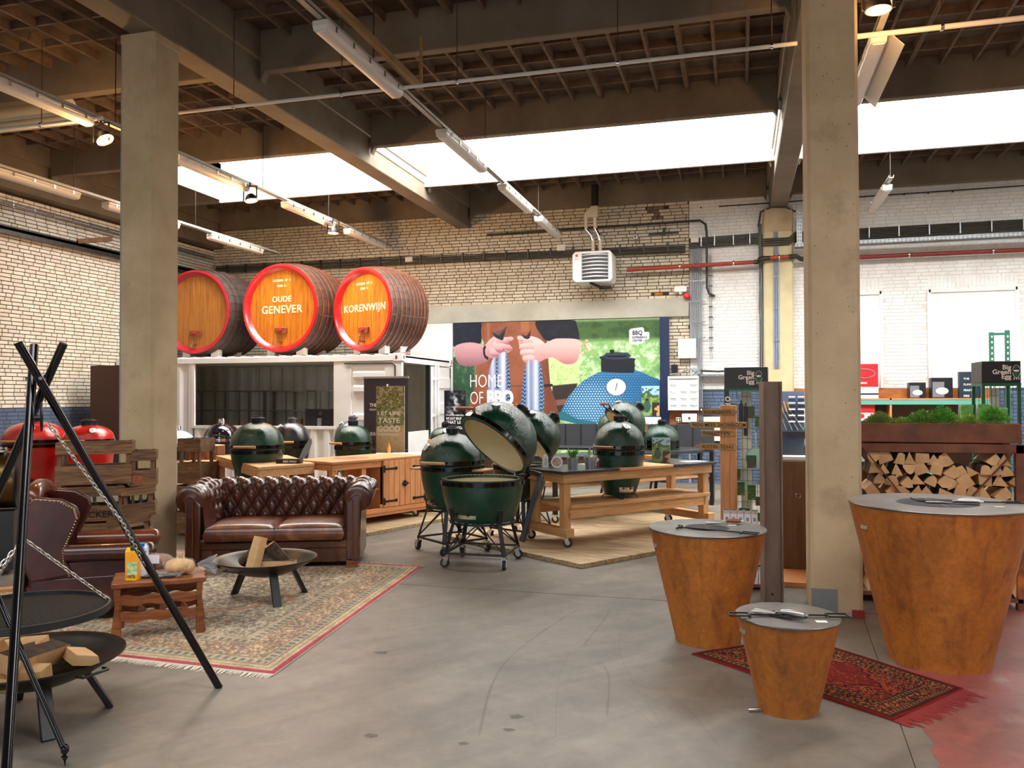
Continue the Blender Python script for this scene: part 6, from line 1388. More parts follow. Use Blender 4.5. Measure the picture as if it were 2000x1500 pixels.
t = thing('mint_package', 'bright mint green box with white print beside I beam', 'box', (.21, 9.62, .092)); MB().box(-.05, -.04, 0, .05, .04, .12).build('box_body', mat('mint_green_card', hx('5fd49b'), hx('e8f5ee'), scale=12, rough=.45), t)
for k, (dx, z, w, h, lb) in enumerate(((-.28, 1.35, .10, .22, 'green chip bag shaped pack left on the right hand rack'), (-.12, 1.38, .10, .20, 'pale green pack in the middle of right hand rack'), (.03, 1.34, .1, .2, 'green pack in wire frame at the right edge'))):
    t = thing('hanging_pack', lb, 'package', (2.5+dx, 9.3, z), .2, 'packs on the right hand rack'); MB().prism([(-w/2, 0), (w/2, 0), (w/2+.02, h), (-w/2-.01, h)], -.02, .02, RX(PI/2)).build('bag', mat('leaf_green_bag', hx('3c9a3f'), hx('7cc06a'), scale=14, rough=.35, c3=hx('e07a28'), s3=16, t3=(.66, .7)), t, bevel=.006)
    MB().tube([(-w/2-.03, -.03, h), (-w/2-.04, -.03, .02), (-w/2, -.05, -.03), (w/2, -.05, -.03)], .006, 6).build('wire_holder', CHROME, t)
# ---------------------------------------------------------------- firewood rack with plant trough
fr = thing('firewood_rack', 'rust steel firewood rack with herb planter on top', 'rack', (.87, 7.15, 0), 0)
Wd = 1.22; Dp_ = .42
tr_ = MB().box(.03, 0, 1.29, Wd, .012, 1.44).build('trough_front', RUSTD, fr, bevel=.003); MB().box(.03, Dp_-.012, 1.29, Wd, Dp_, 1.44).box(.03, .012, 1.29, .042, Dp_-.012, 1.44).box(Wd-.012, .012, 1.29, Wd, Dp_-.012, 1.44).box(.04, .01, 1.29, Wd-.01, Dp_-.01, 1.30).build('trough_sides', RUSTD, fr, kind='stuff')
MB().box(.042, .012, 1.30, Wd-.012, Dp_-.012, 1.415).build('soil', MATS['soil'], fr)
MB().box(0, 0, 1.21, Wd+.02, .02, 1.28).build('top_rail', RUSTD, fr, bevel=.003); MB().box(0, Dp_-.02, 1.21, Wd+.02, Dp_, 1.28).build('top_rail', RUSTD, fr, bevel=.003)
for x in (0, Wd-.04): MB().box(x, 0, 0, x+.06, .06, 1.28).build('upright', RUSTD, fr, bevel=.004); MB().box(x, Dp_-.06, 0, x+.06, Dp_, 1.28).build('upright', RUSTD, fr, bevel=.004)
MB().bar((.08, -.01, 1.25), (.36, -.01, .88), .008, .03, up=(0, 1, 0)).build('diagonal_brace', RUSTD, fr); MB().bar((Wd-.05, -.01, 1.23), (Wd-.36, -.01, .86), .008, .03, up=(0, 1, 0)).build('diagonal_brace', RUSTD, fr)
MB().box(0, 0, .06, Wd, Dp_, .09).build('bottom_plate', RUSTD, fr)
ORD = 'first second third fourth fifth sixth seventh eighth ninth tenth eleventh twelfth thirteenth fourteenth fifteenth sixteenth'.split(); idx = 0; lrow = -1
r = random.Random(12); z = .095; row = 0; kk = 0; WGRP = 'split logs stacked in the rust steel rack'
while z < 1.13:
    x = .12+(r.uniform(0, .05)); hrow = .085
    while x < Wd-.07:
        w = r.uniform(.075, .115); h = r.uniform(.07, .10)
        if z > 1.05 and (x > .62 and x < .95 and r.random() < .6): x += w; continue
        kind = r.choice(('quarter', 'tri', 'slab', 'quarter')); kk += 1
        idx = idx+1 if row == lrow else 1; lrow = row
        rot = r.choice((0, PI, PI*.75, -PI*.7, r.uniform(-.7, .7), r.uniform(-.7, .7))); hp = {0: 0, 1: .5, 2: 1}[0 if abs(rot) < 1 else 1 if abs(rot) < 2.6 else 2]*h*(1 if abs(rot) > 2.9 else 1.1)
        o = log('%s split log from the left in %s row up of the rust rack' % (ORD[idx-1], ORD[row]), (.87+x+w/2*.9, 7.15+.20+r.uniform(-.015, .015), z+hp+r.uniform(-.005, .015)), (rot, 0, PI/2), .36, w*1.06, h*1.05, kind, 100+kk, WGRP)
        x += w*.98
    z += hrow; row += 1
LEAFM = {n: mat('herb_'+n, hx(a), hx(b), scale=30, rough=.6, vary=.3) for n, a, b in (('thyme', '8fa455', '6b863a'), ('mint', '7fae4c', '5c8a38'), ('fern', '72b83e', '4f932e'), ('pale', 'a5c458', '7ea23e'))}
def herb(label, x, rad, h, m, n, ln, seed, kind):
    t = thing('potted_herb', label, 'plant', (x, 7.15+.2, 1.41), 0, 'herbs growing in the rust trough'); r = random.Random(seed); q = MB(); st_ = MB()
    for k in range(n):
        a = r.uniform(0, 2*PI); e = r.uniform(.0, 1)**.5; ph = r.uniform(.05, 1.45)
        rr_ = rad*e; px, py, pz = rr_*math.cos(a)*math.sin(ph+.1)*1.0, rr_*.55*math.sin(a), h*(.15+.85*math.cos(e*1.3)*r.uniform(.5, 1))
        d = Vector((math.cos(a)*e+r.uniform(-.5, .5), math.sin(a)*e*.6+r.uniform(-.5, .5)-.2, r.uniform(.2, 1.2))).normalized(); u = d.cross(Vector((r.uniform(-1, 1), r.uniform(-1, 1), .3))).normalized(); l = ln*r.uniform(.7, 1.2); p = Vector((px, py, pz)); w = l*(.36 if kind != 'fern' else .2)
        q.add([tuple(p), tuple(p+d*l*.5+u*w*.5), tuple(p+d*l), tuple(p+d*l*.5-u*w*.5)], [(0, 1, 2, 3)])
        if k % 9 == 0: st_.tube([(px*.2, py*.3, 0), (px*.7, py*.8, pz*.6), tuple(p)], .0015, 4)
    q.build('foliage', m, t, smooth=False, kind='stuff'); st_.build('stems', MATS['herb_pale'], t, kind='stuff')
herb('round dense thyme bush left in the rust trough', 1.11, .12, .12, LEAFM['thyme'], 2600, .016, 1, 'd')
herb('small leafed mint between thyme and the tall fern', 1.43, .13, .13, LEAFM['mint'], 1300, .024, 2, 'd')
herb('tall feathery green herb in the middle of the trough', 1.58, .11, .16, LEAFM['fern'], 1100, .034, 3, 'fern')
herb('low pale green herb right of the feathery one', 1.78, .10, .09, LEAFM['pale'], 900, .028, 4, 'fern')
herb('bright feathery herb at the right end of the trough', 1.95, .12, .15, LEAFM['fern'], 1100, .034, 5, 'fern')
herb('low pale herb filling gap beside the thyme bush', 1.27, .07, .07, LEAFM['pale'], 500, .024, 6, 'fern')
# ---------------------------------------------------------------- shelving on the right hand back wall
sh2 = thing('wall_shelving', 'long wooden wall shelving with mint green edge strips', 'shelf', (.95, 15.85, 0), 0)
for z in (.35, .85, 1.16, 1.60):
    if z != .35 or True: MB().box(0, 0, z, 3.3, .4, z+.03).build('shelf_board', DFIRX, sh2)
    MB().box(0.03, -.008, z-.08, 3.3, -.001, z-.005).build('edge_strip', mat('mint_edge_strip', hx('5fa898'), rough=.5), sh2)
MB().box(0, .36, 0, 3.3, .38, 1.60).build('back_board', mat('dark_back_board', hx('4b443c'), rough=.8), sh2)
for x in (0, .32, 1.62, 3.27): MB().box(x, 0, 0, x+.03, .4, 1.63).build('side_board', DFIRZ, sh2)
MB().box(0, .36, 1.63, 3.3, .38, 1.80).build('plywood_back', mat('orange_ply', hx('c07a3c'), hx('9a5a26'), scale=3, rough=.6, stretch=(1, 1, 4)), sh2)
def pbox(label, x, y, z, w, h, d, m, nm='product_box', cat='box', grp='product boxes on the wall shelving', extra=None):
    t = thing(nm, label, cat, (x, y, z), 0, grp); MB().box(-w/2, 0, 0, w/2, d, h).build('box_body', m, t, bevel=.003)
    if extra: extra(t, w, h)
    return t
REDP = mat('red_print', hx('d8262c'), rough=.4)
def ex_red(t, w, h):
    MB().box(-w/2, -.002, 0, w/2, -.0005, h*.33).build('white_panel', TH, t, smooth=False); MB().box(-w/2, -.003, h*.10, w/2, -.002, h*.15).build('dark_strip', mat('navy_strip', hx('1c2440'), rough=.5), t, smooth=False)
    MB().tube([(w*.38*math.cos(a*PI/12), -.006, h*.72+h*.13*math.sin(a*PI/12)) for a in range(24)], .006, 6, closed=True).build('ring_picture', MATS['grey_conduit'], t)
    text('ROTISSERIE', h*.075, TH, t, T(-w*.42, -.004, h*.42) @ WALLM, bold=.02)
def ex_red2(t, w, h):
    MB().box(-w/2, -.002, h*.1, w/2, -.0005, h*.5).build('white_panel', TH, t, smooth=False); MB().lathe([(0, .003), (h*.12, .0)], 14, T(-w*.1, -.002, h*.34) @ RX(PI/2)).build('red_picture', REDP, t); MB().box(-w/2, -.003, h*.03, w/2, -.002, h*.09).build('dark_strip', MATS['navy_strip'], t, smooth=False)
def ex_pan(t, w, h):
    MB().box(-w*.45, -.002, h*.05, w*.1, -.0005, h*.8).build('grey_panel', mat('grey_print', hx('77777c'), rough=.5), t, smooth=False)
    MB().lathe([(0, .012), (w*.2, .01), (w*.3, 0)], 20, T(0, -.003, h*.35) @ SC(1, 1, .6) @ RX(PI/2)).build('pan_picture', TH, t)
pbox('large red boxed rotisserie set on top of wall shelving', 2.16, 15.9, 1.63, .46, .62, .12, REDP, extra=ex_red)
pbox('red and white box on the shelf under the rotisserie box', 2.15, 15.9, 1.19, .36, .36, .12, REDP, extra=ex_red2)
pbox('smaller black box with white pan picture on shelf top', 3.03, 15.9, 1.63, .27, .28, .2, BLKP, extra=ex_pan)
pbox('larger black box with white pan picture on shelf top', 3.42, 15.88, 1.63, .34, .36, .2, BLKP, extra=ex_pan)
def ex_txt(t, w, h):
    for k in range(4): text(('THE', 'FLAVOUR', 'FEAST', 'FIRE')[k], .05, TH, t, T(-w*.3, -.003, h*.7-.1*k) @ WALLM, bold=.02)
pbox('dark blue poster box with white words on the shelf top', 3.86, 15.88, 1.63, .34, .46, .1, mat('navy_poster', hx('1c2a38'), hx('30404c'), scale=5, rough=.4), extra=ex_txt)
pbox('white rounded box beside the column on the upper shelf', 1.12, 15.9, 1.19, .18, .26, .1, WBX)
pbox('small red bottle box beside column on the lower shelf', 1.1, 15.9, .88, .04, .12, .05, REDP)
gf = thing('green_upright', 'perforated green steel rack frame behind the right display rack', 'frame', (4.1, 15.6, 0), 0)
TEAL = mat('teal_rack_steel', hx('23664f'), rough=.5)
for x in (0, .24):
    MB().box(x, 0, 0, x+.07, .05, 2.78-(.03 if x == 0 else 0)).build('upright', TEAL, gf, bevel=.004); s = MB()
    for k in range(26): s.cbox((x+.035, -.003, .3+k*.095), (.022, .004, .035))
    s.build('slot', TH, gf, smooth=False, kind='stuff')
for z in (2.2, 2.7): MB().box(.07, .01, z, .24, .04, z+.04).build('cross_bar', TEAL, gf)
t = thing('tool_board', 'hanging barbecue forks and tools right of the I beam', 'tools', (.75, 14.0, 0))
MB().box(-.3, .05, 0, .25, .08, 1.75).build('board', BLUE, t); MB().box(-.3, -.1, 1.05, .3, .05, 1.1).build('ledge', BLKP, t)
for k in range(5): MB().cyl((-.22+.05*k, 0, 1.62-.01*k), (-.2+.06*k, 0, 1.42), .012, n=8).build('wooden_handle', BAMB, t); MB().tube([(-.2+.06*k, 0, 1.42), (-.16+.07*k, 0, 1.3), (-.12+.09*k, 0, 1.12)], .008, 6).build('steel_shank', SIL, t)
for c_ in range(2):
    for k in range(9): MB().cbox((.06+.14*c_, 0, 1.66-.05*k), (.1, .03, .022)).build('bottle_brush_head' if 0 else 'hanging_clip', BLKP if k % 2 else TH, t)
# ---------------------------------------------------------------- shipping container turned into an office
CW = mat('container_white', hx('eae9e8'), hx('dcd9d4'), scale=1.2, rough=.5, bump=.1, bscale=8, c3=hx('cfc5b4'), s3=5, t3=(.66, .76))
CI = mat('container_inside', hx('ddd8cb'), hx('c9c2b2'), scale=1.5, rough=.7)
def corrug(x0, x1, z0, z1, y, m, name, parent, d=.036, per=.27, M=None, thick=.004):
    """trapezoid ribs running upright between x0 and x1"""
    pts = []; x = x0; k = 0
    while x < x1: pts += [(x, 0), (min(x+per*.28, x1), 0), (min(x+per*.5, x1), d), (min(x+per*.78, x1), d)]; x += per
    pts.append((x1, 0)); mb = MB(); v = [(a, y+b, z0) for a, b in pts]+[(a, y+b, z1) for a, b in pts]; n = len(pts)
    return mb.add(v, [(i, i+1, n+i+1, n+i) for i in range(n-1)], M).build(name, m, parent, smooth=False)
ct = thing('shipping_container', 'white shipping container office with a wide window opening', 'container', (0, 0, 0))
XL_, XR_, YF, YB, ZT = -11.60, -5.66, 13.2, 15.75, 2.44
corrug(XL_, -9.90, .12, 2.32, YF, CW, 'front_panel', ct); corrug(-9.85, -6.97, .12, 1.10, YF, CW, 'front_panel', ct)
MB().box(-9.92, YF-.01, 1.10, -6.93, YF+.04, 1.155).box(-9.92, YF-.01, 1.155, -9.85, YF+.04, 2.34).build('window_frame', CW, ct, bevel=.004)
MB().box(-6.97, YF, .12, -6.63, YF+.04, 2.32).build('post_panel', CW, ct, bevel=.004)
dp = MB().box(-6.63, YF+.02, .12, -5.75, YF+.05, 2.30).build('door_panel', CW, ct)
for z in (.35, .72, 1.08, 1.33, 1.83, 2.08): MB().add([(-6.58, YF+.02, z-.08), (-5.98, YF+.02, z-.08), (-5.98, YF-.03, z-.05), (-6.58, YF-.03, z-.05), (-6.58, YF-.03, z+.03), (-5.98, YF-.03, z+.03), (-5.98, YF+.02, z+.06), (-6.58, YF+.02, z+.06)], [(0, 1, 2, 3), (3, 2, 5, 4), (4, 5, 6, 7), (0, 3, 4, 7), (1, 6, 5, 2)]).build('door_rib', CW, dp, smooth=False)
MB().box(-5.98, YF-.01, .12, -5.72, YF+.03, 2.30).build('door_edge', CW, dp)
MB().tube([(-6.75, YF-.02, 2.27), (-5.83, YF-.02, 2.27), (-5.78, YF-.02, 2.22), (-5.78, YF-.02, 1.6)], .012, 8).build('black_cable', BLKP, ct)
MB().box(XL_, YF-.02, 2.31, -5.80, YF+.06, ZT-.03).build('top_rail', CW, ct, bevel=.004)
rc = MB()
for i in range(22): rc.prism([(0, 0), (.13, 0), (.10, .035), (.03, .035)], -2.5, 0, T(XL_+i*.27, YF, ZT-.04) @ RX(PI/2))
rc.box(XL_, YF, ZT-.07, XR_, YB, ZT-.04).build('roof', CW, ct, smooth=False, kind='stuff')
MB().box(XL_, YF, 0, XR_, YB, .12).build('floor_frame', CW, ct)
for (x, y) in ((-5.82, YF-.03), (-5.82, YB-.13)):
    MB().box(x, y, ZT-.14, x+.18, y+.16, ZT).build('corner_casting', CW, ct, bevel=.008); MB().lathe([(0, .003), (.022, .002)], 14, T(x+.07, y-.002, ZT-.07) @ RX(PI/2) @ SC(1, 1.6, 1)).lathe([(0, .003), (.022, .002)], 14, T(x+.182, y+.07, ZT-.07) @ RY(PI/2) @ SC(1.6, 1, 1)).build('casting_hole', mat('dark_red_hole', hx('7a2a2a'), rough=.7), ct, kind='stuff')
    MB().box(x+.10, y+.02, .12, x+.16, y+.1, ZT-.14).build('corner_post', CW, ct)
MB().box(-5.80, YF, 2.28, -5.66, YB, ZT-.02).build('side_rail', CW, ct, bevel=.004)
MB().box(-5.72, 13.35, .12, -5.68, 14.56, 1.05).build('half_wall', CW, ct)
MB().box(-5.74, 14.52, .12, -5.66, 14.58, 2.28).build('door_jamb', BLKP, ct)
dl = MB().box(-5.70, 14.60, .12, -5.66, 15.7, 2.26).build('door_leaf', CW, ct)
for z in (.5, .95, 1.45, 1.95): MB().box(-5.66, 14.95, z-.11, -5.63, 15.6, z+.11).build('pressed_panel', CW, dl, bevel=.02)
for y in (14.72, 14.86): MB().cyl((-5.61, y, .15), (-5.61, y, 2.3), .018, n=10).build('lock_rod', CW, dl); [MB().box(-5.66, y-.03, z, -5.59, y+.03, z+.05).build('rod_bracket', CW, dl) for z in (.5, 1.3, 2.0)]
corrug(XL_+.02, XR_-.1, .12, 2.36, YB-.04, CI, 'rear_wall', ct, d=-.036, per=.28); MB().box(XL_, YF+.05, .12, XL_+.02, YB, 2.36).build('side_wall', CI, ct)
MB().box(XL_+.02, YF+.06, 2.34, XR_-.12, YB-.06, 2.37).build('inner_ceiling', CI, ct, smooth=False); MB().box(XL_+.02, YF+.06, .12, XR_-.12, YB-.06, .14).build('inner_floor', CI, ct, smooth=False)
MB().box(-9.8, YF+.1, .95, -7.0, YF+.5, 1.13).build('desk', CW, ct, bevel=.005)
def steel_shelf(label, x0, x1, n, y=15.15):
    t = thing('steel_shelving', label, 'shelf', (x0, y, .14), 0, 'steel shelving inside the container'); w = (x1-x0)/n
    for i in range(n+1):
        for yy in (0, .36): MB().box(i*w-.015, yy, 0, i*w+.015, yy+.03, 1.68).build('upright', STEEL, t, smooth=False)
    for z in (.1, .7, 1.25, 1.66): MB().box(0, 0, z, x1-x0, .38, z+.025).build('shelf_board', STEEL, t, smooth=False)
    s = MB()
    for i in range(n+1):
        for k in range(26): s.cbox((i*w, -.002, .1+k*.06), (.008, .003, .02))
    s.build('slot', MATS['slot_dark'], t, smooth=False, kind='stuff'); return t
steel_shelf('long dark steel shelving on the left inside the container', -11.4, -9.62, 3); steel_shelf('steel shelving bay in the middle inside the container', -9.58, -8.62, 2); steel_shelf('steel shelving at the right end inside the container', -8.35, -7.1, 1, 15.2)
mo = thing('monitor', 'black computer monitor seen from behind in the window opening', 'monitor', (-7.42, 13.55, 1.13)); MB().box(-.31, 0, .03, .31, .04, .33).build('screen_housing', BLKP, mo, bevel=.01); MB().box(-.04, -.05, 0, .04, .0, .16).build('stand', STEEL, mo, bevel=.004); MB().box(-.12, -.08, 0, .12, .1, .012).build('stand_foot', STEEL, mo)
MB().tube([(.03*math.cos(a*PI/10), -.003, .25+.03*math.sin(a*PI/10)) for a in range(20)], .003, 5, closed=True).build('ring_logo', STEEL, mo); text('DELL', .022, STEEL, mo, T(-.022, -.004, .242) @ WALLM, bold=.02)
o = thing('desktop_speaker', 'small dark speaker standing left of the monitor', 'speaker', (-7.85, 13.5, 1.13)); MB().box(-.05, 0, 0, .05, .1, .16).build('speaker_body', mat('dark_brown_plastic', hx('3a2c28'), rough=.5), o, bevel=.006)
t = thing('white_goblet', 'white cup shaped lamp with red base on container corner', 'lamp', (-5.68, 13.35, ZT)); MB().lathe([(0, 0), (.06, 0), (.06, .02), (.02, .03), (.02, .04), (.07, .12), (.065, .12)], 20).build('cup', TH, t); MB().lathe([(.0, .001), (.065, .001), (.065, .018)], 20).build('red_base', REDP, t)
# ---------------------------------------------------------------- three great casks
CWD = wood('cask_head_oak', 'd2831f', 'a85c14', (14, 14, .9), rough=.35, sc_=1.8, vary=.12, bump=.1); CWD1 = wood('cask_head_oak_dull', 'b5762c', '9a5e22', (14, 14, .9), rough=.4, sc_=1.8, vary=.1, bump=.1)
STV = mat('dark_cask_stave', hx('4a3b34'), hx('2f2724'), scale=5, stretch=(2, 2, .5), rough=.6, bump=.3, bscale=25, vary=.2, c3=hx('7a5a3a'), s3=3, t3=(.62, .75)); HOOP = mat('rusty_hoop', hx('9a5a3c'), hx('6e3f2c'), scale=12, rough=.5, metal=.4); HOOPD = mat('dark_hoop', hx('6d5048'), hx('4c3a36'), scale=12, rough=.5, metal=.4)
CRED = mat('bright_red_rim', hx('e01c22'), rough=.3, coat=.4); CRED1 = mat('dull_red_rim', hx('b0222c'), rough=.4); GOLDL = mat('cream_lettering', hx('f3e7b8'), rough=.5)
def cask(label, x, y, r, L, rz, words, hoopm, headm, redm, nh):
    t = thing('cask', label, 'barrel', (x, y, 2.455+r*1.085), rz, 'great oak casks on the container')
    rad = lambda v: r*(1+.085*math.sin(PI*v))
    ns = 34; sm = None
    for k in range(ns):
        a0 = 2*PI*k/ns+.004; a1 = 2*PI*(k+1)/ns-.004
        if sm is None:
            mb = MB()
            mb.grid(lambda u, v: (rad(v)*math.cos(a0+(a1-a0)*u), L*v, rad(v)*math.sin(a0+(a1-a0)*u)), 1, 12)
            mb.grid(lambda u, v: ((rad(v)-.035)*math.cos(a1+(a0-a1)*u), L*v, (rad(v)-.035)*math.sin(a1+(a0-a1)*u)), 1, 12)
            mb.add([(rr_*math.cos(a), yy, rr_*math.sin(a)) for yy in (0, L) for a in (a0, a1) for rr_ in (r, r-.035)], [(0, 1, 3, 2), (4, 6, 7, 5)])
            o = mb.build('stave', STV, t, ang=180); sm = o.data
        else:
            o = bpy.data.objects.new('stave', sm); col.objects.link(o); o.parent = t; o.rotation_euler = (0, -2*PI*k/ns, 0)
    # painted rim: chime and inner bevel
    MB().lathe([(r+.002, .05), (r+.004, -.004), (r-.035, -.008), (r-.06, .05), (r-.10, .075), (r-.105, .085)], 64, RX(-PI/2) @ SC(1, 1, 1)).build('red_rim', redm, t, ang=50)
    n = 11; R_ = r-.10
    for i in range(n):
        a = -R_+2*R_*i/n; b = a+2*R_/n-.003; pts = []
        for q in range(7): xx = a+(b-a)*q/6; pts.append((xx, math.sqrt(max(0, R_**2-xx*xx))))
        pts += [(px, -pz) for px, pz in pts[::-1]]
        MB().prism(pts[::-1], -.10, -.08, RX(PI/2)).build('head_board', headm, t, bevel=.002)
    for i in range(nh):
        v = .04+.92*i/(nh-1); w = .035
        if nh < 9 and 3 <= i <= 3: continue
        MB().lathe([(rad(v)+.001, L*v-w/2), (rad(v)+.006, L*v-w/2), (rad(v)+.006, L*v+w/2), (rad(v)+.001, L*v+w/2)], 64, RX(-PI/2)).build('hoop', hoopm, t, ang=50)
    MB().box(-.13, .03, -r*.57, .13, .08, -r*.57+.10).box(-.13, .02, -r*.57, .13, .03, -r*.57+.015).build('hatch_bar', wood('hatch_oak', '8a4a22', '6b3618', (1, 9, 9), vary=0), t, bevel=.005)
    MB().cyl((0, .0, -r*.57+.05), (0, .04, -r*.57+.05), .028, n=12).box(-.05, .015, -r*.57+.03, .05, .03, -r*.57+.07).build('red_bolt', CRED1, t)
    MB().cyl((0, .08, -r*.78), (0, -.05, -r*.78), .022, n=10).cyl((0, -.035, -r*.78+.02), (0, -.035, -r*.78+.09), .012, n=8).tube([(0, -.05, -r*.78), (0, -.06, -r*.78-.03), (0, -.06, -r*.78-.07)], .014, 8).cyl((-.03, -.035, -r*.78+.09), (.03, -.035, -r*.78+.09), .008, n=8).build('brass_tap', mat('dull_brass', hx('8a7650'), rough=.35, metal=.8), t)
    for s, z, size, b in words: text(s, size, GOLDL, t, T(0, .078, z) @ WALLM, bold=b, depth=.003, align='CENTER', sp=1.08)
    for yy in (.25, L-.35):
        pr = [(-.42, 0), (.42, 0), (.42, .16)]+[(.40*math.cos(PI*k/10)*1.0, .03+.11*(1-math.sin(PI*k/10))) for k in range(0, 11)]+[(-.42, .16)]
        s_ = MB(); s_.box(-.42, yy-.06, -r*1.085, -.24, yy+.06, -r*1.085+.20).box(.24, yy-.06, -r*1.085, .42, yy+.06, -r*1.085+.20).box(-.24, yy-.06, -r*1.085, .24, yy+.06, -r*1.085+.015)
        s_.build('cradle_block', OFFW, t, bevel=.008)
    return t
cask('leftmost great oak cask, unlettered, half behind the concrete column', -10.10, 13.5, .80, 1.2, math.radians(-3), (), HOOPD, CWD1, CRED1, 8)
cask('middle great oak cask lettered Oude Genever with bright red rim', -8.24, 13.48, .815, 1.2, math.radians(-6), (('LEGGER  Nº 9', .50, .062, .01), ('4380  L.', .40, .062, .01), ('OUDE', .12, .15, .012), ('GENEVER', -.09, .205, .014)), HOOP, CWD, CRED, 9)
cask('right great oak cask lettered Korenwijn, turned to the left', -6.57, 13.48, .745, .98, math.radians(-22), (('LEGGER  Nº 11', .45, .062, .01), ('2480  L.', .36, .062, .01), ('KORENWIJN', -.03, .185, .016)), HOOP, CWD, CRED, 10)
# ---------------------------------------------------------------- mural and banners
def poly(img, pts, c, a=1.0, soft=0):
    h, w = img.shape[:2]; P = np.array(pts, float); x0, y0 = np.floor(P.min(0)).astype(int)-2; x1, y1 = np.ceil(P.max(0)).astype(int)+3
    x0, y0 = max(x0, 0), max(y0, 0); x1, y1 = min(x1, w), min(y1, h)
    if x1 <= x0 or y1 <= y0: return None
    Y, X = np.mgrid[y0:y1, x0:x1]; acc = np.zeros(X.shape)
    for oy in (.25, .75):
        for ox in (.25, .75):
            ins = np.zeros(X.shape, bool); xx = X+ox; yy = Y+oy
            for (ax, ay), (bx_, by) in zip(P, np.roll(P, -1, 0)):
                if ay == by: continue
                c_ = ((ay > yy) != (by > yy)) & (xx < (bx_-ax)*(yy-ay)/(by-ay)+ax); ins ^= c_
            acc += ins/4
    full = np.zeros((h, w)); full[y0:y1, x0:x1] = acc
    for _ in range(soft): full = (full+np.roll(full, 1, 0)+np.roll(full, -1, 0)+np.roll(full, 1, 1)+np.roll(full, -1, 1))/5
    m = full[..., None]*a; img[:] = img*(1-m)+(C3(c) if isinstance(c, str) else c)*m; return full
def smooth_poly(pts, n=6):
    out = []; k = len(pts)
    for i in range(k):
        p0, p1, p2, p3 = [np.array(pts[(i+j-1) % k], float) for j in range(4)]
        for t in np.arange(n)/n: out.append(.5*((2*p1)+(-p0+p2)*t+(2*p0-5*p1+4*p2-p3)*t*t+(-p0+3*p1-3*p2+p3)*t**3))
    return out
W, H = 620, 390; S_ = 620/1490
mm = lambda pts: [((x-320)*S_, (y-(125-45*(x-320)/1490))*S_) for x, y in pts]
im = canvas(W, H, '7fae6a'); Y, X = np.mgrid[0:H, 0:W].astype(float)
fb = lambda c, s: .5*noise2(H, W, c, s)+.28*noise2(H, W, c/2, s+50)+.22*noise2(H, W, c/4, s+90)
n1, n2, n3, n4 = [fb(c, s) for c, s in ((16, 31), (30, 32), (9, 33), (50, 34))]
put(im, np.ones((H, W)), '86b56e'); put(im, ((n1-.45)*4), 'c4e3b4'); put(im, (n2-.5)*3, '5f9450', .7); put(im, np.clip((n3-.62)*5, 0, 1), 'f2fbf0', .8)
top = np.clip((66-Y)/14, 0, 1)*(X > 360); put(im, top, '3f5e32', .9); put(im, top*np.clip((n1-.4)*3, 0, 1), '2c4626', .7); put(im, np.clip((8-Y)/6, 0, 1), '9fb58a', .7)
lf = np.clip((75-X)/10, 0, 1)*(Y > 100); put(im, lf, '34543c'); put(im, lf*np.clip((n1-.45)*3, 0, 1), '6c9a70', .6)
poly(im, mm([(1030, 240), (1260, 240), (1250, 560), (1030, 600)]), 'cdeaa0', .8, 8)
rg = random.Random(8)
for k in range(130):
    x = rg.uniform(1040, 1290); y = rg.uniform(430, 600); a = rg.uniform(-1.2, 1.2); l = rg.uniform(30, 80); poly(im, mm([(x, y), (x+5, y+4), (x+l*math.sin(a), y-l*math.cos(a)*.6)]), rg.choice(('a6cf5c', '8fbf48', '7aa63c', 'd4ec98')), .8)
for k in range(26): x = rg.uniform(1250, 1340); y = rg.uniform(230, 330); poly(im, mm([(x, y), (x+14, y+4), (x+8, y+16), (x-6, y+10)]), rg.choice(('f0a59a', 'e8887c', 'f7d2ca')), .7, 1)
poly(im, mm([(1060, 560), (1240, 540), (1200, 660), (1130, 780), (1060, 830), (1050, 700)]), '2f2426', .95, 2); poly(im, mm([(1080, 660), (1160, 650), (1150, 690), (1090, 700)]), '8e5f55', .8, 2)
poly(im, mm([(395, 740), (470, 720), (470, 850), (390, 850)]), '8c86b0', .6, 3)
def shade(full, c, k): im[:] = im*(1-full[..., None]*k)+C3(c)*full[..., None]*k
ap_ = poly(im, smooth_poly(mm([(515, 95), (985, 95), (1020, 260), (1045, 560), (1088, 700), (1060, 860), (450, 860), (482, 600), (495, 430), (555, 280), (520, 200)]), 3), '94593f')
shade(ap_*np.clip((n2-.4)*2.5, 0, 1), '7a4430', .6); shade(ap_*np.clip((X-mm([(930, 0)])[0][0])/40, 0, 1), '5c3226', .6); shade(ap_*np.clip((n3-.6)*2, 0, 1), 'a9694b', .5)
for q in ([(575, 105), (600, 105), (600, 240), (580, 250)], [(830, 110), (890, 108), (890, 180), (832, 185)]): poly(im, mm(q), 'a56a44', .9)
for q in ([(545, 110), (550, 110), (560, 250), (555, 250)], [(500, 575), (1035, 560), (1035, 566), (500, 582)], [(750, 560), (754, 560), (750, 850), (746, 850)], [(480, 650), (560, 650), (560, 655), (480, 655)]): poly(im, mm(q), '5d3326', .8)
poly(im, mm([(1000, 552), (1060, 548), (1064, 566), (1000, 572)]), '2a1e22')
for q in ([(330, 122), (520, 112), (535, 180), (530, 268), (450, 268), (328, 298), (320, 200)], [(945, 102), (1190, 98), (1235, 130), (1245, 245), (1130, 232), (1040, 248), (985, 215)]):
    f_ = poly(im, smooth_poly(mm(q), 4), '1d202c'); shade(f_*np.clip((n1-.5)*2, 0, 1), '39404f', .5)
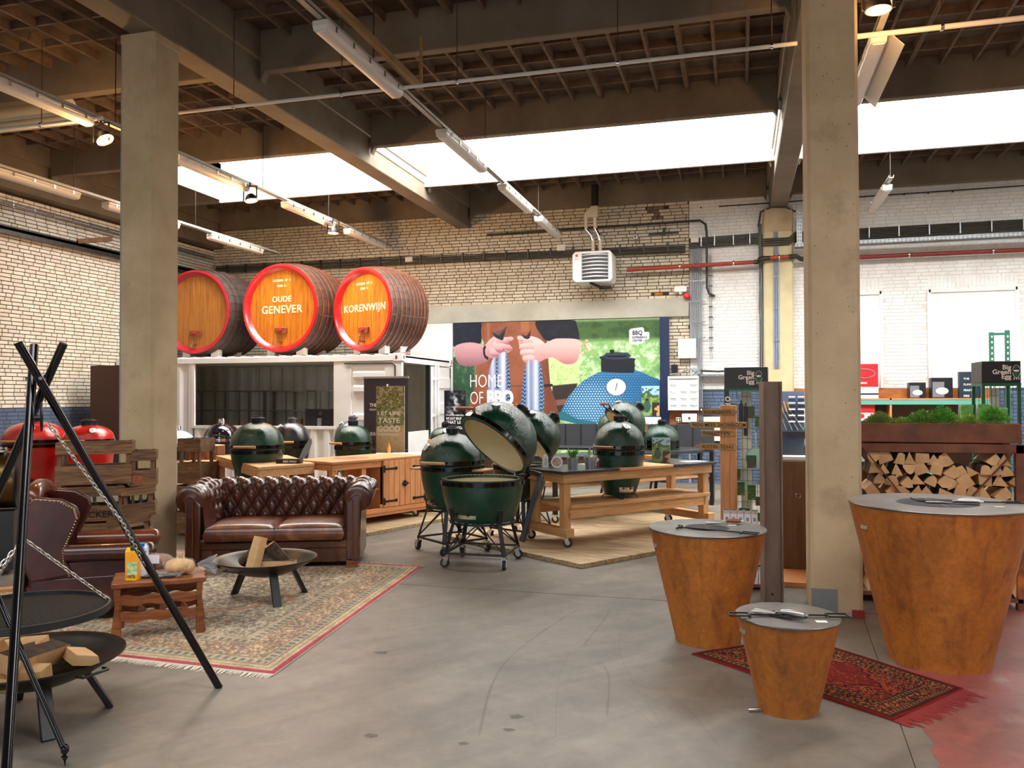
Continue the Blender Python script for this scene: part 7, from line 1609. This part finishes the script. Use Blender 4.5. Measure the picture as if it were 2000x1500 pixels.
def limb(q, base, lite, dark, gx, gy):
    f_ = poly(im, smooth_poly(mm(q), 5), base); g_ = np.clip(((Y-gy)/30), -1, 1); shade(f_*np.clip(-g_, 0, 1), lite, .75); shade(f_*np.clip(g_, 0, 1), dark, .75); shade(f_*np.clip((n3-.5)*1.5, 0, 1), lite, .2)
limb([(335, 292), (450, 262), (565, 288), (610, 340), (580, 395), (480, 432), (380, 428), (338, 372)], 'b98389', 'd3a3a6', '80525c', 0, 100)
limb([(1252, 240), (1256, 320), (1228, 392), (1150, 408), (1060, 362), (1000, 372), (985, 290), (1060, 238), (1130, 228)], 'd99c9a', 'eec0ba', '9c6466', 0, 100)
limb([(560, 292), (600, 240), (650, 212), (705, 222), (768, 222), (772, 240), (735, 262), (768, 300), (742, 330), (692, 342), (662, 366), (605, 374), (570, 345)], 'cf979a', 'e8bdba', 'a06a72', 0, 84)
limb([(804, 222), (845, 224), (880, 236), (905, 214), (975, 238), (1030, 300), (1010, 370), (935, 402), (862, 400), (838, 345), (822, 290), (812, 245)], 'e2a6a2', 'f4cfc8', 'b9797c', 0, 90)
for q in ([(620, 250), (625, 250), (655, 320), (690, 330), (650, 328)], [(690, 285), (696, 283), (712, 322), (740, 326), (706, 330)], [(655, 240), (661, 240), (700, 300), (694, 304)], [(830, 268), (900, 262), (902, 268), (832, 276)], [(832, 308), (912, 306), (912, 312), (834, 316)], [(842, 350), (918, 348), (918, 354), (846, 358)], [(870, 300), (876, 300), (884, 262), (878, 262)]): poly(im, mm(q), '6f3f48', .8)
for q in ([(850, 232), (905, 226), (912, 262), (838, 272), (816, 252)], [(838, 268), (912, 262), (918, 308), (834, 314), (818, 292)], [(838, 312), (916, 306), (922, 350), (842, 356), (824, 334)], [(852, 354), (922, 348), (925, 388), (862, 396), (842, 376)], [(806, 216), (835, 214), (850, 232), (840, 252), (812, 246)]):
    f_ = poly(im, smooth_poly(mm(q), 4), 'e9b3ae'); my = np.mean([p[1] for p in mm(q)]); shade(f_*np.clip((Y-my)/7, 0, 1), 'a8646a', .7); shade(f_*np.clip((my-2-Y)/8, 0, 1), 'f8dcd6', .6)
for q in ([(640, 216), (690, 224), (742, 262), (722, 282), (660, 262)], [(652, 262), (720, 272), (768, 300), (752, 322), (690, 300)], [(622, 258), (660, 272), (700, 316), (690, 340), (640, 318)], [(600, 292), (640, 316), (668, 350), (655, 366), (606, 350)], [(738, 222), (766, 220), (774, 238), (742, 256), (722, 246)]):
    f_ = poly(im, smooth_poly(mm(q), 4), 'd8a2a4'); my = np.mean([p[1] for p in mm(q)]); shade(f_*np.clip((Y-my)/8, 0, 1), '8f5662', .7); shade(f_*np.clip((my-2-Y)/8, 0, 1), 'efcac6', .6)
poly(im, mm([(548, 300), (562, 285), (572, 290), (562, 320), (566, 352), (592, 372), (584, 388), (560, 372), (548, 340)]), '241c24')
for q in ([(612, 186), (665, 208), (726, 142), (700, 240), (690, 246), (668, 238), (640, 225)], [(833, 196), (862, 212), (872, 212), (905, 172), (897, 226), (880, 236), (856, 230)]): poly(im, mm(q), '2b2430'); poly(im, mm([(a+8, b+8) for a, b in q][:3]), '5a4c50', .6)
def fish(q, c, dk, side):
    P_ = smooth_poly(mm(q), 4); f_ = poly(im, P_, c); xs = [p[0] for p in P_]; a, b = min(xs), max(xs); e = (X-a)/(b-a) if side > 0 else (b-X)/(b-a)
    m_ = np.clip((e-.52)*6, 0, 1); shade(f_*m_, dk, .95); st = np.clip(np.sin(Y*.55+e*7+np.sin(X*.7)*1.2)*1.6, 0, 1); shade(f_*m_*st, '9fb8cc', .8); shade(f_*np.clip((.3-e)*3.5, 0, 1), '6c7494', .75); shade(f_*np.clip(1-np.abs(e-.36)*9, 0, 1), 'eef0f8', .5); shade(f_*np.clip((Y-.92*max(p[1] for p in P_))/14, 0, 1), '2b3448', .7)
fish([(620, 385), (650, 375), (672, 560), (676, 780), (600, 790), (584, 640), (592, 480)], 'a9add0', '1d3558', 1); fish([(662, 372), (700, 330), (728, 345), (750, 520), (756, 800), (690, 795), (664, 560)], 'c3c4e2', '1d3558', 1)
fish([(872, 404), (905, 402), (915, 600), (905, 800), (838, 790), (838, 620), (850, 500)], '8fa2c4', '1a3a66', -1); fish([(905, 402), (968, 398), (992, 540), (998, 700), (976, 800), (925, 795), (906, 600)], 'b6c2dc', '1d4472', 1)
egg = smooth_poly(mm([(1105, 790), (1140, 700), (1185, 620), (1270, 530), (1360, 475), (1420, 450), (1520, 440), (1640, 440), (1740, 480), (1830, 545), (1860, 860), (1340, 860), (1200, 815)]), 4)
f_ = poly(im, egg, '2c6c9c'); lx, ly = mm([(1330, 690)])[0]; g_ = np.exp(-(((X-lx)/75)**2+((Y-ly)/62)**2)); shade(f_*g_, '5fa3d4', .7); shade(f_*np.clip((X-mm([(1640, 0)])[0][0])/60, 0, 1), '235c8c', .5); shade(f_*np.clip(1-(Y-mm([(0, 455)])[0][1]+X*.0)/40, 0, 1)*.6, '6fb3dc', .6)
s_ = 8.2; gx = X/s_+np.sin(Y*.02)*.5; gy = Y/(s_*.86); od = (np.floor(gy) % 2)*.5; dx = (gx+od) % 1-.5; dy = gy % 1-.5; dd = np.sqrt(dx*dx+dy*dy)
shade(f_*(dd > .40), '18466e', .55); shade(f_*np.clip((.36-np.sqrt((dx+.1)**2+(dy+.12)**2))*5, 0, 1)*np.clip(g_*1.6+.12, 0, 1), 'd2ecfa', .9)
shade(poly(im, smooth_poly(mm([(1105, 785), (1125, 735), (1240, 790), (1350, 800), (1350, 835), (1200, 815)]), 3), '1f5f6c'), '3c94a0', .25)
for q, c in (([(1405, 372), (1412, 358), (1625, 358), (1636, 375), (1634, 448), (1600, 460), (1430, 458), (1405, 445)], '20222a'), ([(1440, 325), (1590, 322), (1595, 362), (1440, 366)], '2f3d52'), ([(1465, 305), (1492, 302), (1496, 326), (1470, 330)], '1c1e26'), ([(1395, 352), (1450, 340), (1455, 352), (1400, 364)], '2a2f3c'), ([(1450, 345), (1575, 340), (1570, 352), (1455, 356)], '131419')): poly(im, smooth_poly(mm(q), 2), c)
cx_, cy_ = mm([(1507, 558)])[0]
for r_, c in ((30.5, '1f4a70'), (28.5, 'f4f6f4')): put(im, np.clip((1-np.sqrt(((X-cx_)/r_)**2+((Y-cy_)/(r_*.86))**2))*18, 0, 1), c)
poly(im, [(cx_-3, cy_+12), (cx_-1, cy_+12), (cx_+5, cy_-11), (cx_+2, cy_-11)], '2c2c30')
poly(im, mm([(1600, 168), (1612, 158), (1690, 147), (1700, 155), (1702, 180), (1730, 178), (1737, 186), (1736, 222), (1728, 230), (1700, 232), (1698, 248), (1686, 256), (1612, 266), (1600, 256)]), 'ffffff')
mu = thing('mural', 'large printed mural of a man holding fish beside a blue grill', 'mural', (-3.645, 16.22, .52))
painted(im, 4.29, 2.70, 'print', vcol_mat('matt_print', rough=.55), mu); MB().box(-2.145, .004, 0, 2.145, .05, 2.70).build('board', BLKP, mu)
NV = mat('navy_frame', hx('16264a'), rough=.4)
MB().box(2.145, -.06, -.5, 2.32, .05, 2.71).build('navy_side_frame', NV, mu, bevel=.004)
tz = lambda y: 2.70-((y-112)/1490*4.29)
LW = mat('mural_lettering', hx('ffffff'), rough=.5)
for s, xa, xb, yb_, hh, b in (('HOME', 450, 690, 578, 96, .0), ('OF', 450, 548, 700, 96, .0), ('BBQ', 577, 775, 700, 98, .055)):
    o = text(s, 1, LW, mu, None, bold=b if b else -.012, depth=.001); co = [v.co for v in o.data.vertices]; x0, x1 = min(c.x for c in co), max(c.x for c in co); y1 = .72
    kx = (xb-xa)/1490*4.29/(x1-x0); ky = hh/1490*4.29/y1; o.data.transform(T(-2.145+(xa-320)/1490*4.29, -.004, tz(yb_)) @ WALLM @ SC(kx, ky, .1) @ T(-x0, 0, 0))
for s, z, k in (('BBQ', 203, .12), ('EXPERIENCE', 228, .062), ('CENTER', 250, .062)): text(s, k, NV, mu, T(-2.145+(1622-320)/1490*4.29, -.004, tz(z-4)-.075) @ WALLM, bold=.03, xs=.85)
# banners
b1 = thing('roll_up_banner', 'dark purple roll up banner behind the pale banner', 'banner', (-5.42, 12.0, 0)); MB().box(-.38, 0, .05, .38, .006, 1.98).build('banner_print', mat('aubergine_print', hx('3a3340'), rough=.5), b1); MB().box(-.39, -.02, 1.97, .39, .02, 2.0).build('top_bar', SIL, b1); MB().box(-.4, -.08, 0, .4, .1, .06).build('base', SIL, b1)
text('THE', .075, TH, b1, T(-.28, -.003, 1.52) @ WALLM, bold=.03); text('REGION', .04, TH, b1, T(-.28, -.003, 1.46) @ WALLM, bold=.01)
for k in range(5): MB().prism([(0, 0), (.04, 0), (.03, .055), (0, .055)], 0, .002, T(-.36+.048*k, -.002, 1.06) @ WALLM).build('stripe', mat('lilac_stripe', hx('c9bcd0'), rough=.5), b1)
MB().box(-.38, -.002, .84, .38, -.001, .845).build('print_line', MATS['lilac_stripe'], b1, smooth=False)
b2 = thing('roll_up_banner', 'pale banner reading Let Life Taste Good with a grill picture', 'banner', (-5.12, 11.5, 0), .03); Hb, Wb = 260, 60
bi = canvas(Wb, Hb, 'cdb488'); Yb, Xb = np.mgrid[0:Hb, 0:Wb].astype(float); a1, a2 = fb(5, 3)[:Hb, :Wb] if 0 else .6*noise2(Hb, Wb, 4.5, 3)+.4*noise2(Hb, Wb, 2.2, 13), .6*noise2(Hb, Wb, 12, 4)+.4*noise2(Hb, Wb, 5, 14); put(bi, np.clip((95-Yb)/12, 0, 1), 'a5a27c'); put(bi, (Yb < 88)*(a1 > .5), '6f7a3c', .8); put(bi, (Yb < 86)*(np.abs(a1-.5) < .04), '2f2a20', .9); put(bi, (a2-.5)*2.5*(Yb > 90), 'e3cf9f', .7); put(bi, (a1 > .72)*(Yb > 90), 'b98a5a', .5)
put(bi, ((((Xb-29)/22)**2+((Yb-178)/28)**2 < 1) & (Yb < 178)).astype(float), '6a7f90'); put(bi, ((abs(Xb-29) < 23) & (Yb >= 176) & (Yb < 182)).astype(float), '23262b'); put(bi, ((((Xb-29)/21)**2+((Yb-182)/50)**2 < 1) & (Yb >= 182)).astype(float), '5a6f80'); put(bi, ((abs(Xb-28) < 8) & (Yb > 140) & (Yb < 152)).astype(float), '33383f'); put(bi, (((Xb-28)/4)**2+((Yb-158)/4)**2 < 1).astype(float), 'e6e6e2')
painted(bi, .46, 1.84, 'banner_print', MATS['matt_print'], b2); MB().box(-.23, .002, 0, .23, .01, 1.84).build('banner_back', OFFW, b2); MB().box(-.25, -.08, 0, .25, .1, .05).build('base', SIL, b2); MB().cyl((-.05, .01, 1.83), (-.05, .01, 1.87), .02, n=12).build('hanging_clip', CHROME, b2)
for s, z, k, w_ in (('LET LIFE', 1.40, .075, .36), ('TASTE', 1.28, .105, .36), ('GOOD', 1.15, .12, .36), ('BIGGREENEGG.EU', 1.09, .036, .34)):
    o = text(s, k, TH, b2, None, bold=.012, depth=.0006); xx = [v.co.x for v in o.data.vertices]; q = w_/(max(xx)-min(xx)); o.data.transform(T(-.20, -.004, z) @ WALLM @ SC(q, 1, 1) @ T(-min(xx), 0, 0))
b3 = thing('roll_up_banner', 'black banner with white smoke and lettering beside the mural', 'banner', (-5.18, 14.6, 0), 0); bi = canvas(52, 230, '17161c'); Yb, Xb = np.mgrid[0:230, 0:52].astype(float); a1, a2 = noise2(230, 52, 9, 6), noise2(230, 52, 4, 7); put(bi, np.clip((a1*.7+a2*.4-.5)*3, 0, 1)*np.clip(1-np.abs(Xb-26-6*np.sin(Yb*.1))/24, 0, 1)*(Yb < 62), 'd9d9e2'); put(bi, np.clip((a2-.5)*2.5, 0, 1)*(Yb > 112)*(np.abs(Xb-24) < 12), 'a9a9b4', .7)
painted(bi, .43, 1.80, 'banner_print', MATS['matt_print'], b3); MB().box(-.215, .002, 0, .215, .01, 1.8).build('banner_back', BLKP, b3); MB().box(-.23, -.08, 0, .23, .1, .04).build('base', SIL, b3)
for s, z, k in (("IT'S NOT BIG GREEN EGG.", 1.32, .035), ('WE JUST BELIEVE', 1.25, .06), ('THAT LIFE', 1.17, .085), ('TASTES GOOD.', 1.07, .075)):
    o = text(s, k, TH, b3, None, bold=.02, depth=.0006); xx = [v.co.x for v in o.data.vertices]; q = .36/(max(xx)-min(xx)); o.data.transform(T(-.18, -.004, z) @ WALLM @ SC(q, 1, 1) @ T(-min(xx), 0, 0))
t = thing('poster_strip', 'white poster strip with letters under the photo card', 'poster', (-1.62, 15.88, .95)); MB().box(-.16, 0, 0, .16, .01, .33).build('sheet', TH, t); text('NL', .12, NV, t, T(-.02, -.002, .12) @ WALLM, bold=.03)
# ---------------------------------------------------------------- crates, stump, smoker
def crate(label, x, y, z, w, h, d, rz, tilt=0, words=None, wm=None, slats=(0, .32, .62, 1.0)):
    t = thing('wooden_crate', label, 'crate', (x, y, z), rz, 'old wooden crates stacked by the column'); t.rotation_euler = (0, tilt, rz)
    for yy in (0, d-.014):
        for (a, b) in ((.0, .46), (.70, 1.0)): s_ = MB().box(0, yy, h*a+.004, w, yy+.014, h*b-.004).build('slat', OLDX, t, bevel=.002)
    for xx in (0, w-.014):
        for (a, b) in ((.0, .46), (.70, 1.0)): MB().box(xx, .014, h*a+.004, xx+.014, d-.014, h*b-.004).build('slat', OLDX, t)
    for xx in (.016, w-.05):
        for yy in (.015, d-.045): MB().box(xx, yy, 0, xx+.034, yy+.03, h).build('corner_post', OLDZ, t)
    for k in range(3): MB().box(.014, .014+k*(d-.03)/3, 0, w-.014, .014+(k+1)*(d-.03)/3-.01, .012).build('base_slat', OLDX, t)
    if words: text(words, h*.26, wm or INK, t, T(w*.12, -.0015, h*.12) @ WALLM, bold=.02)
    return t
GLS = mat('bottle_glass', hx('3d4a3a'), rough=.15, spec=.8, alpha=.75); GLC = mat('jar_glass', hx('a9aaa2'), rough=.1, spec=.9, alpha=.5)
R35 = math.radians(35)
crate('topmost grey brown crate on the stack behind the wing chair', -5.653, 5.718, .905, .60, .375, .30, R35)
crate('upper right crate with faded red lettering against the column', -5.19, 6.06, .875, .22, .32, .26, R35, 0, 'ER', mat('faded_red_ink', hx('b5523a'), rough=.8))
crate('middle crate stencilled with letters behind the wing chair', -5.62, 5.74, .585, .50, .31, .30, R35, 0, 'KNECKER', INK)
crate('tilted crate right of the middle one, against the column', -5.22, 6.02, .60, .27, .27, .26, R35, -.08)
crate('lower tilted crate leaning toward the concrete column', -5.30, 5.96, .37, .34, .22, .26, R35, -.14)
crate('bottom crate of the stack behind the wing chair', -5.62, 5.74, .26, .48, .315, .30, R35)
crate('broad crate standing on the floor under the whole stack', -5.60, 5.755, .0, .66, .25, .30, R35)
def inc(dx, dy, ox=-5.653, oy=5.718): return ox+dx*math.cos(R35)-dy*math.sin(R35), oy+dx*math.sin(R35)+dy*math.cos(R35)
ORD3 = 'first second third fourth fifth'.split()
for k, (dx, z) in enumerate(((.09, .918), (.19, .918), (.30, .918), (.40, .918), (.50, .918), (.1, .598), (.3, .598))):
    X_, Y_ = inc(dx, .13); t = thing('glass_jar', '%s glass jar from left in the %s crate behind the armchair' % (ORD3[k if k < 5 else k-5], 'topmost' if k < 5 else 'middle'), 'jar', (X_, Y_, z), 0, 'glass jars in the crates'); MB().lathe([(0, 0), (.035, 0), (.037, .1), (.025, .125), (.025, .145), (.0, .145)], 16).build('jar_body', GLC if k % 2 else GLS, t, ang=60)
for k in range(3):
    X_, Y_ = inc(.07+.065*k, .1, -5.22, 6.02); t = thing('glass_bottle', '%s small bottle from left in the tilted crate by column' % ORD3[k], 'bottle', (X_, Y_, .622+.006*k), 0, 'bottles in the tilted crate'); MB().lathe([(0, 0), (.026, 0), (.028, .1), (.012, .14), (.012, .18), (0, .18)], 14).build('bottle_body', GLS, t, ang=60)
crate('tall grey brown crate right of the column with taps inside', -6.62, 8.55, .62, .32, .55, .3, .0); crate('old crate right of the column under the tall one', -6.66, 8.5, .02, .36, .58, .3, .0)
BKK = mat('peeling_bark', hx('8a5a38'), hx('5b3722'), scale=7, stretch=(4, 4, .6), rough=.9, bump=.9, bscale=9, c3=hx('b3764c'), s3=7, t3=(.55, .65), bdist=.02)
def stump(label, x, y, r, z1, sd):
    t = thing('tree_stump', label, 'stump', (x, y, 0)); rr_ = random.Random(sd); ph = [rr_.uniform(0, 6) for _ in range(4)]
    R_ = lambda a, v: r*(1+.05*math.sin(3*a+ph[0])+.025*math.sin(11*a+ph[1]+v*2)+.015*math.sin(23*a+ph[2]))
    MB().grid(lambda u, v: (R_(2*PI*u, v)*math.cos(2*PI*u), R_(2*PI*u, v)*math.sin(2*PI*u), z1*v), 72, 8).build('bark', BKK, t, ang=180)
    MB().add([(R_(2*PI*k/72, 1)*math.cos(2*PI*k/72)*.99, R_(2*PI*k/72, 1)*math.sin(2*PI*k/72)*.99, z1) for k in range(72)], [tuple(range(72))]).build('cut_face', mat('cut_stump', hx('d6a078'), hx('c08a60'), scale=18, kind='wave', dist=3, rough=.8), t, smooth=False)
stump('tall tree stump with peeling bark right of the crates', -7.35, 10.1, .26, .99, 3); stump('lower tree stump in front of the tall one', -7.15, 9.72, .22, .80, 8)
sm_ = thing('barrel_smoker', 'large black barrel smoker with bronze sheen at the left edge', 'smoker', (-6.72, 6.35, 0), math.radians(38))
BRZ = mat('bronze_black_steel', hx('6a5026'), hx('54401f'), scale=2, rough=.28, metal=.85)
MB().cyl((-1.2, 0, .88), (.0, 0, .88), .27, n=48).build('cook_chamber', BRZ, sm_, ang=50); MB().cyl((-1.2, 0, .88), (-1.22, 0, .88), .28, n=40).build('end_plate', BLACK, sm_, ang=50); MB().cyl((.0, 0, .88), (.015, 0, .88), .28, n=40).build('end_plate', BLACK, sm_, ang=50)
MB().tube([(-.8, -.30, .84), (-.8, -.34, .84), (-.2, -.34, .84), (-.2, -.30, .84)], .012, 8).build('handle', CHROME, sm_); MB().box(-1.1, -.2, .05, -.0, .2, .60).build('cart_box', BLKP, sm_)
MB().cyl((.06, -.1, .86), (.10, -.1, .86), .16, n=32).build('wheel', mat('dark_maroon', hx('2a1618'), rough=.5), sm_); MB().cyl((.1, -.1, .86), (.115, -.1, .86), .03, n=16).build('wheel_hub', SIL, sm_)
MB().box(-1.1, -.12, 1.15, -.1, .12, 1.17).build('top_shelf', STEEL, sm_); MB().cyl((-.85, .05, 1.1), (-.85, .05, 1.42), .05, n=18).lathe([(.09, 0), (.0, .05)], 16, T(-.85, .05, 1.43)).build('chimney', STEEL, sm_)
MB().grid(lambda u, v: (-.55+.45*u, -.1+.2*v, 1.175+.05*math.sin(PI*u)*math.sin(PI*v)+.015*math.sin(u*20+v*7)), 14, 8).build('crumpled_cloth', mat('tan_cloth', hx('9a8a6a'), rough=.9), sm_, label='crumpled tan cloth and paper on the smoker top')
pb = thing('cardboard_box', 'tall brown board box with scalloped top behind red grills', 'box', (-10.85, 12.4, 0)); MB().box(-.35, -.3, 0, .4, .3, 2.25).build('box_body', mat('brown_board', hx('5a4034'), rough=.8), pb); s = MB()
for k in range(9): s.prism([(0, 0), (.08, 0), (.08, .03), (.04, .05), (0, .03)], -.31, -.29, T(-.36+.085*k, 0, 2.22) @ RX(PI/2))
s.build('scalloped_edge', OFFW, pb, kind='stuff')
pl = thing('pallet', 'wooden pallet standing behind the wing chair at left', 'pallet', (-5.75, 4.9, 0), .6)
for k in range(4): MB().box(-.4, -.5+.27*k, .10, .4, -.5+.27*k+.1, .12).build('pallet_board', PINEX, pl, bevel=.002)
for k in range(3): MB().box(-.4+.35*k, -.5, .0, -.3+.35*k, .42, .10).build('bearer', PINEY, pl)
st2 = thing('wine_rack', 'grey steel rack of bottles seen under the crates', 'rack', (-6.75, 9.6, 0)); MB().box(0, 0, 0, .5, .3, .02).box(0, 0, .55, .5, .3, .57).box(0, 0, 0, .02, .3, .57).box(.48, 0, 0, .5, .3, .57).build('rack_frame', STEEL, st2, smooth=False, kind='stuff')
for k in range(4):
    t = thing('glass_bottle', '%s dark bottle from left in the steel rack behind sofa' % ORD3[k], 'bottle', (-6.68+.11*k, 9.7, .021), 0, 'bottles in the steel rack'); MB().lathe([(0, 0), (.035, 0), (.036, .2), (.014, .26), (.014, .33), (0, .33)], 14).build('bottle_body', GLS, t)
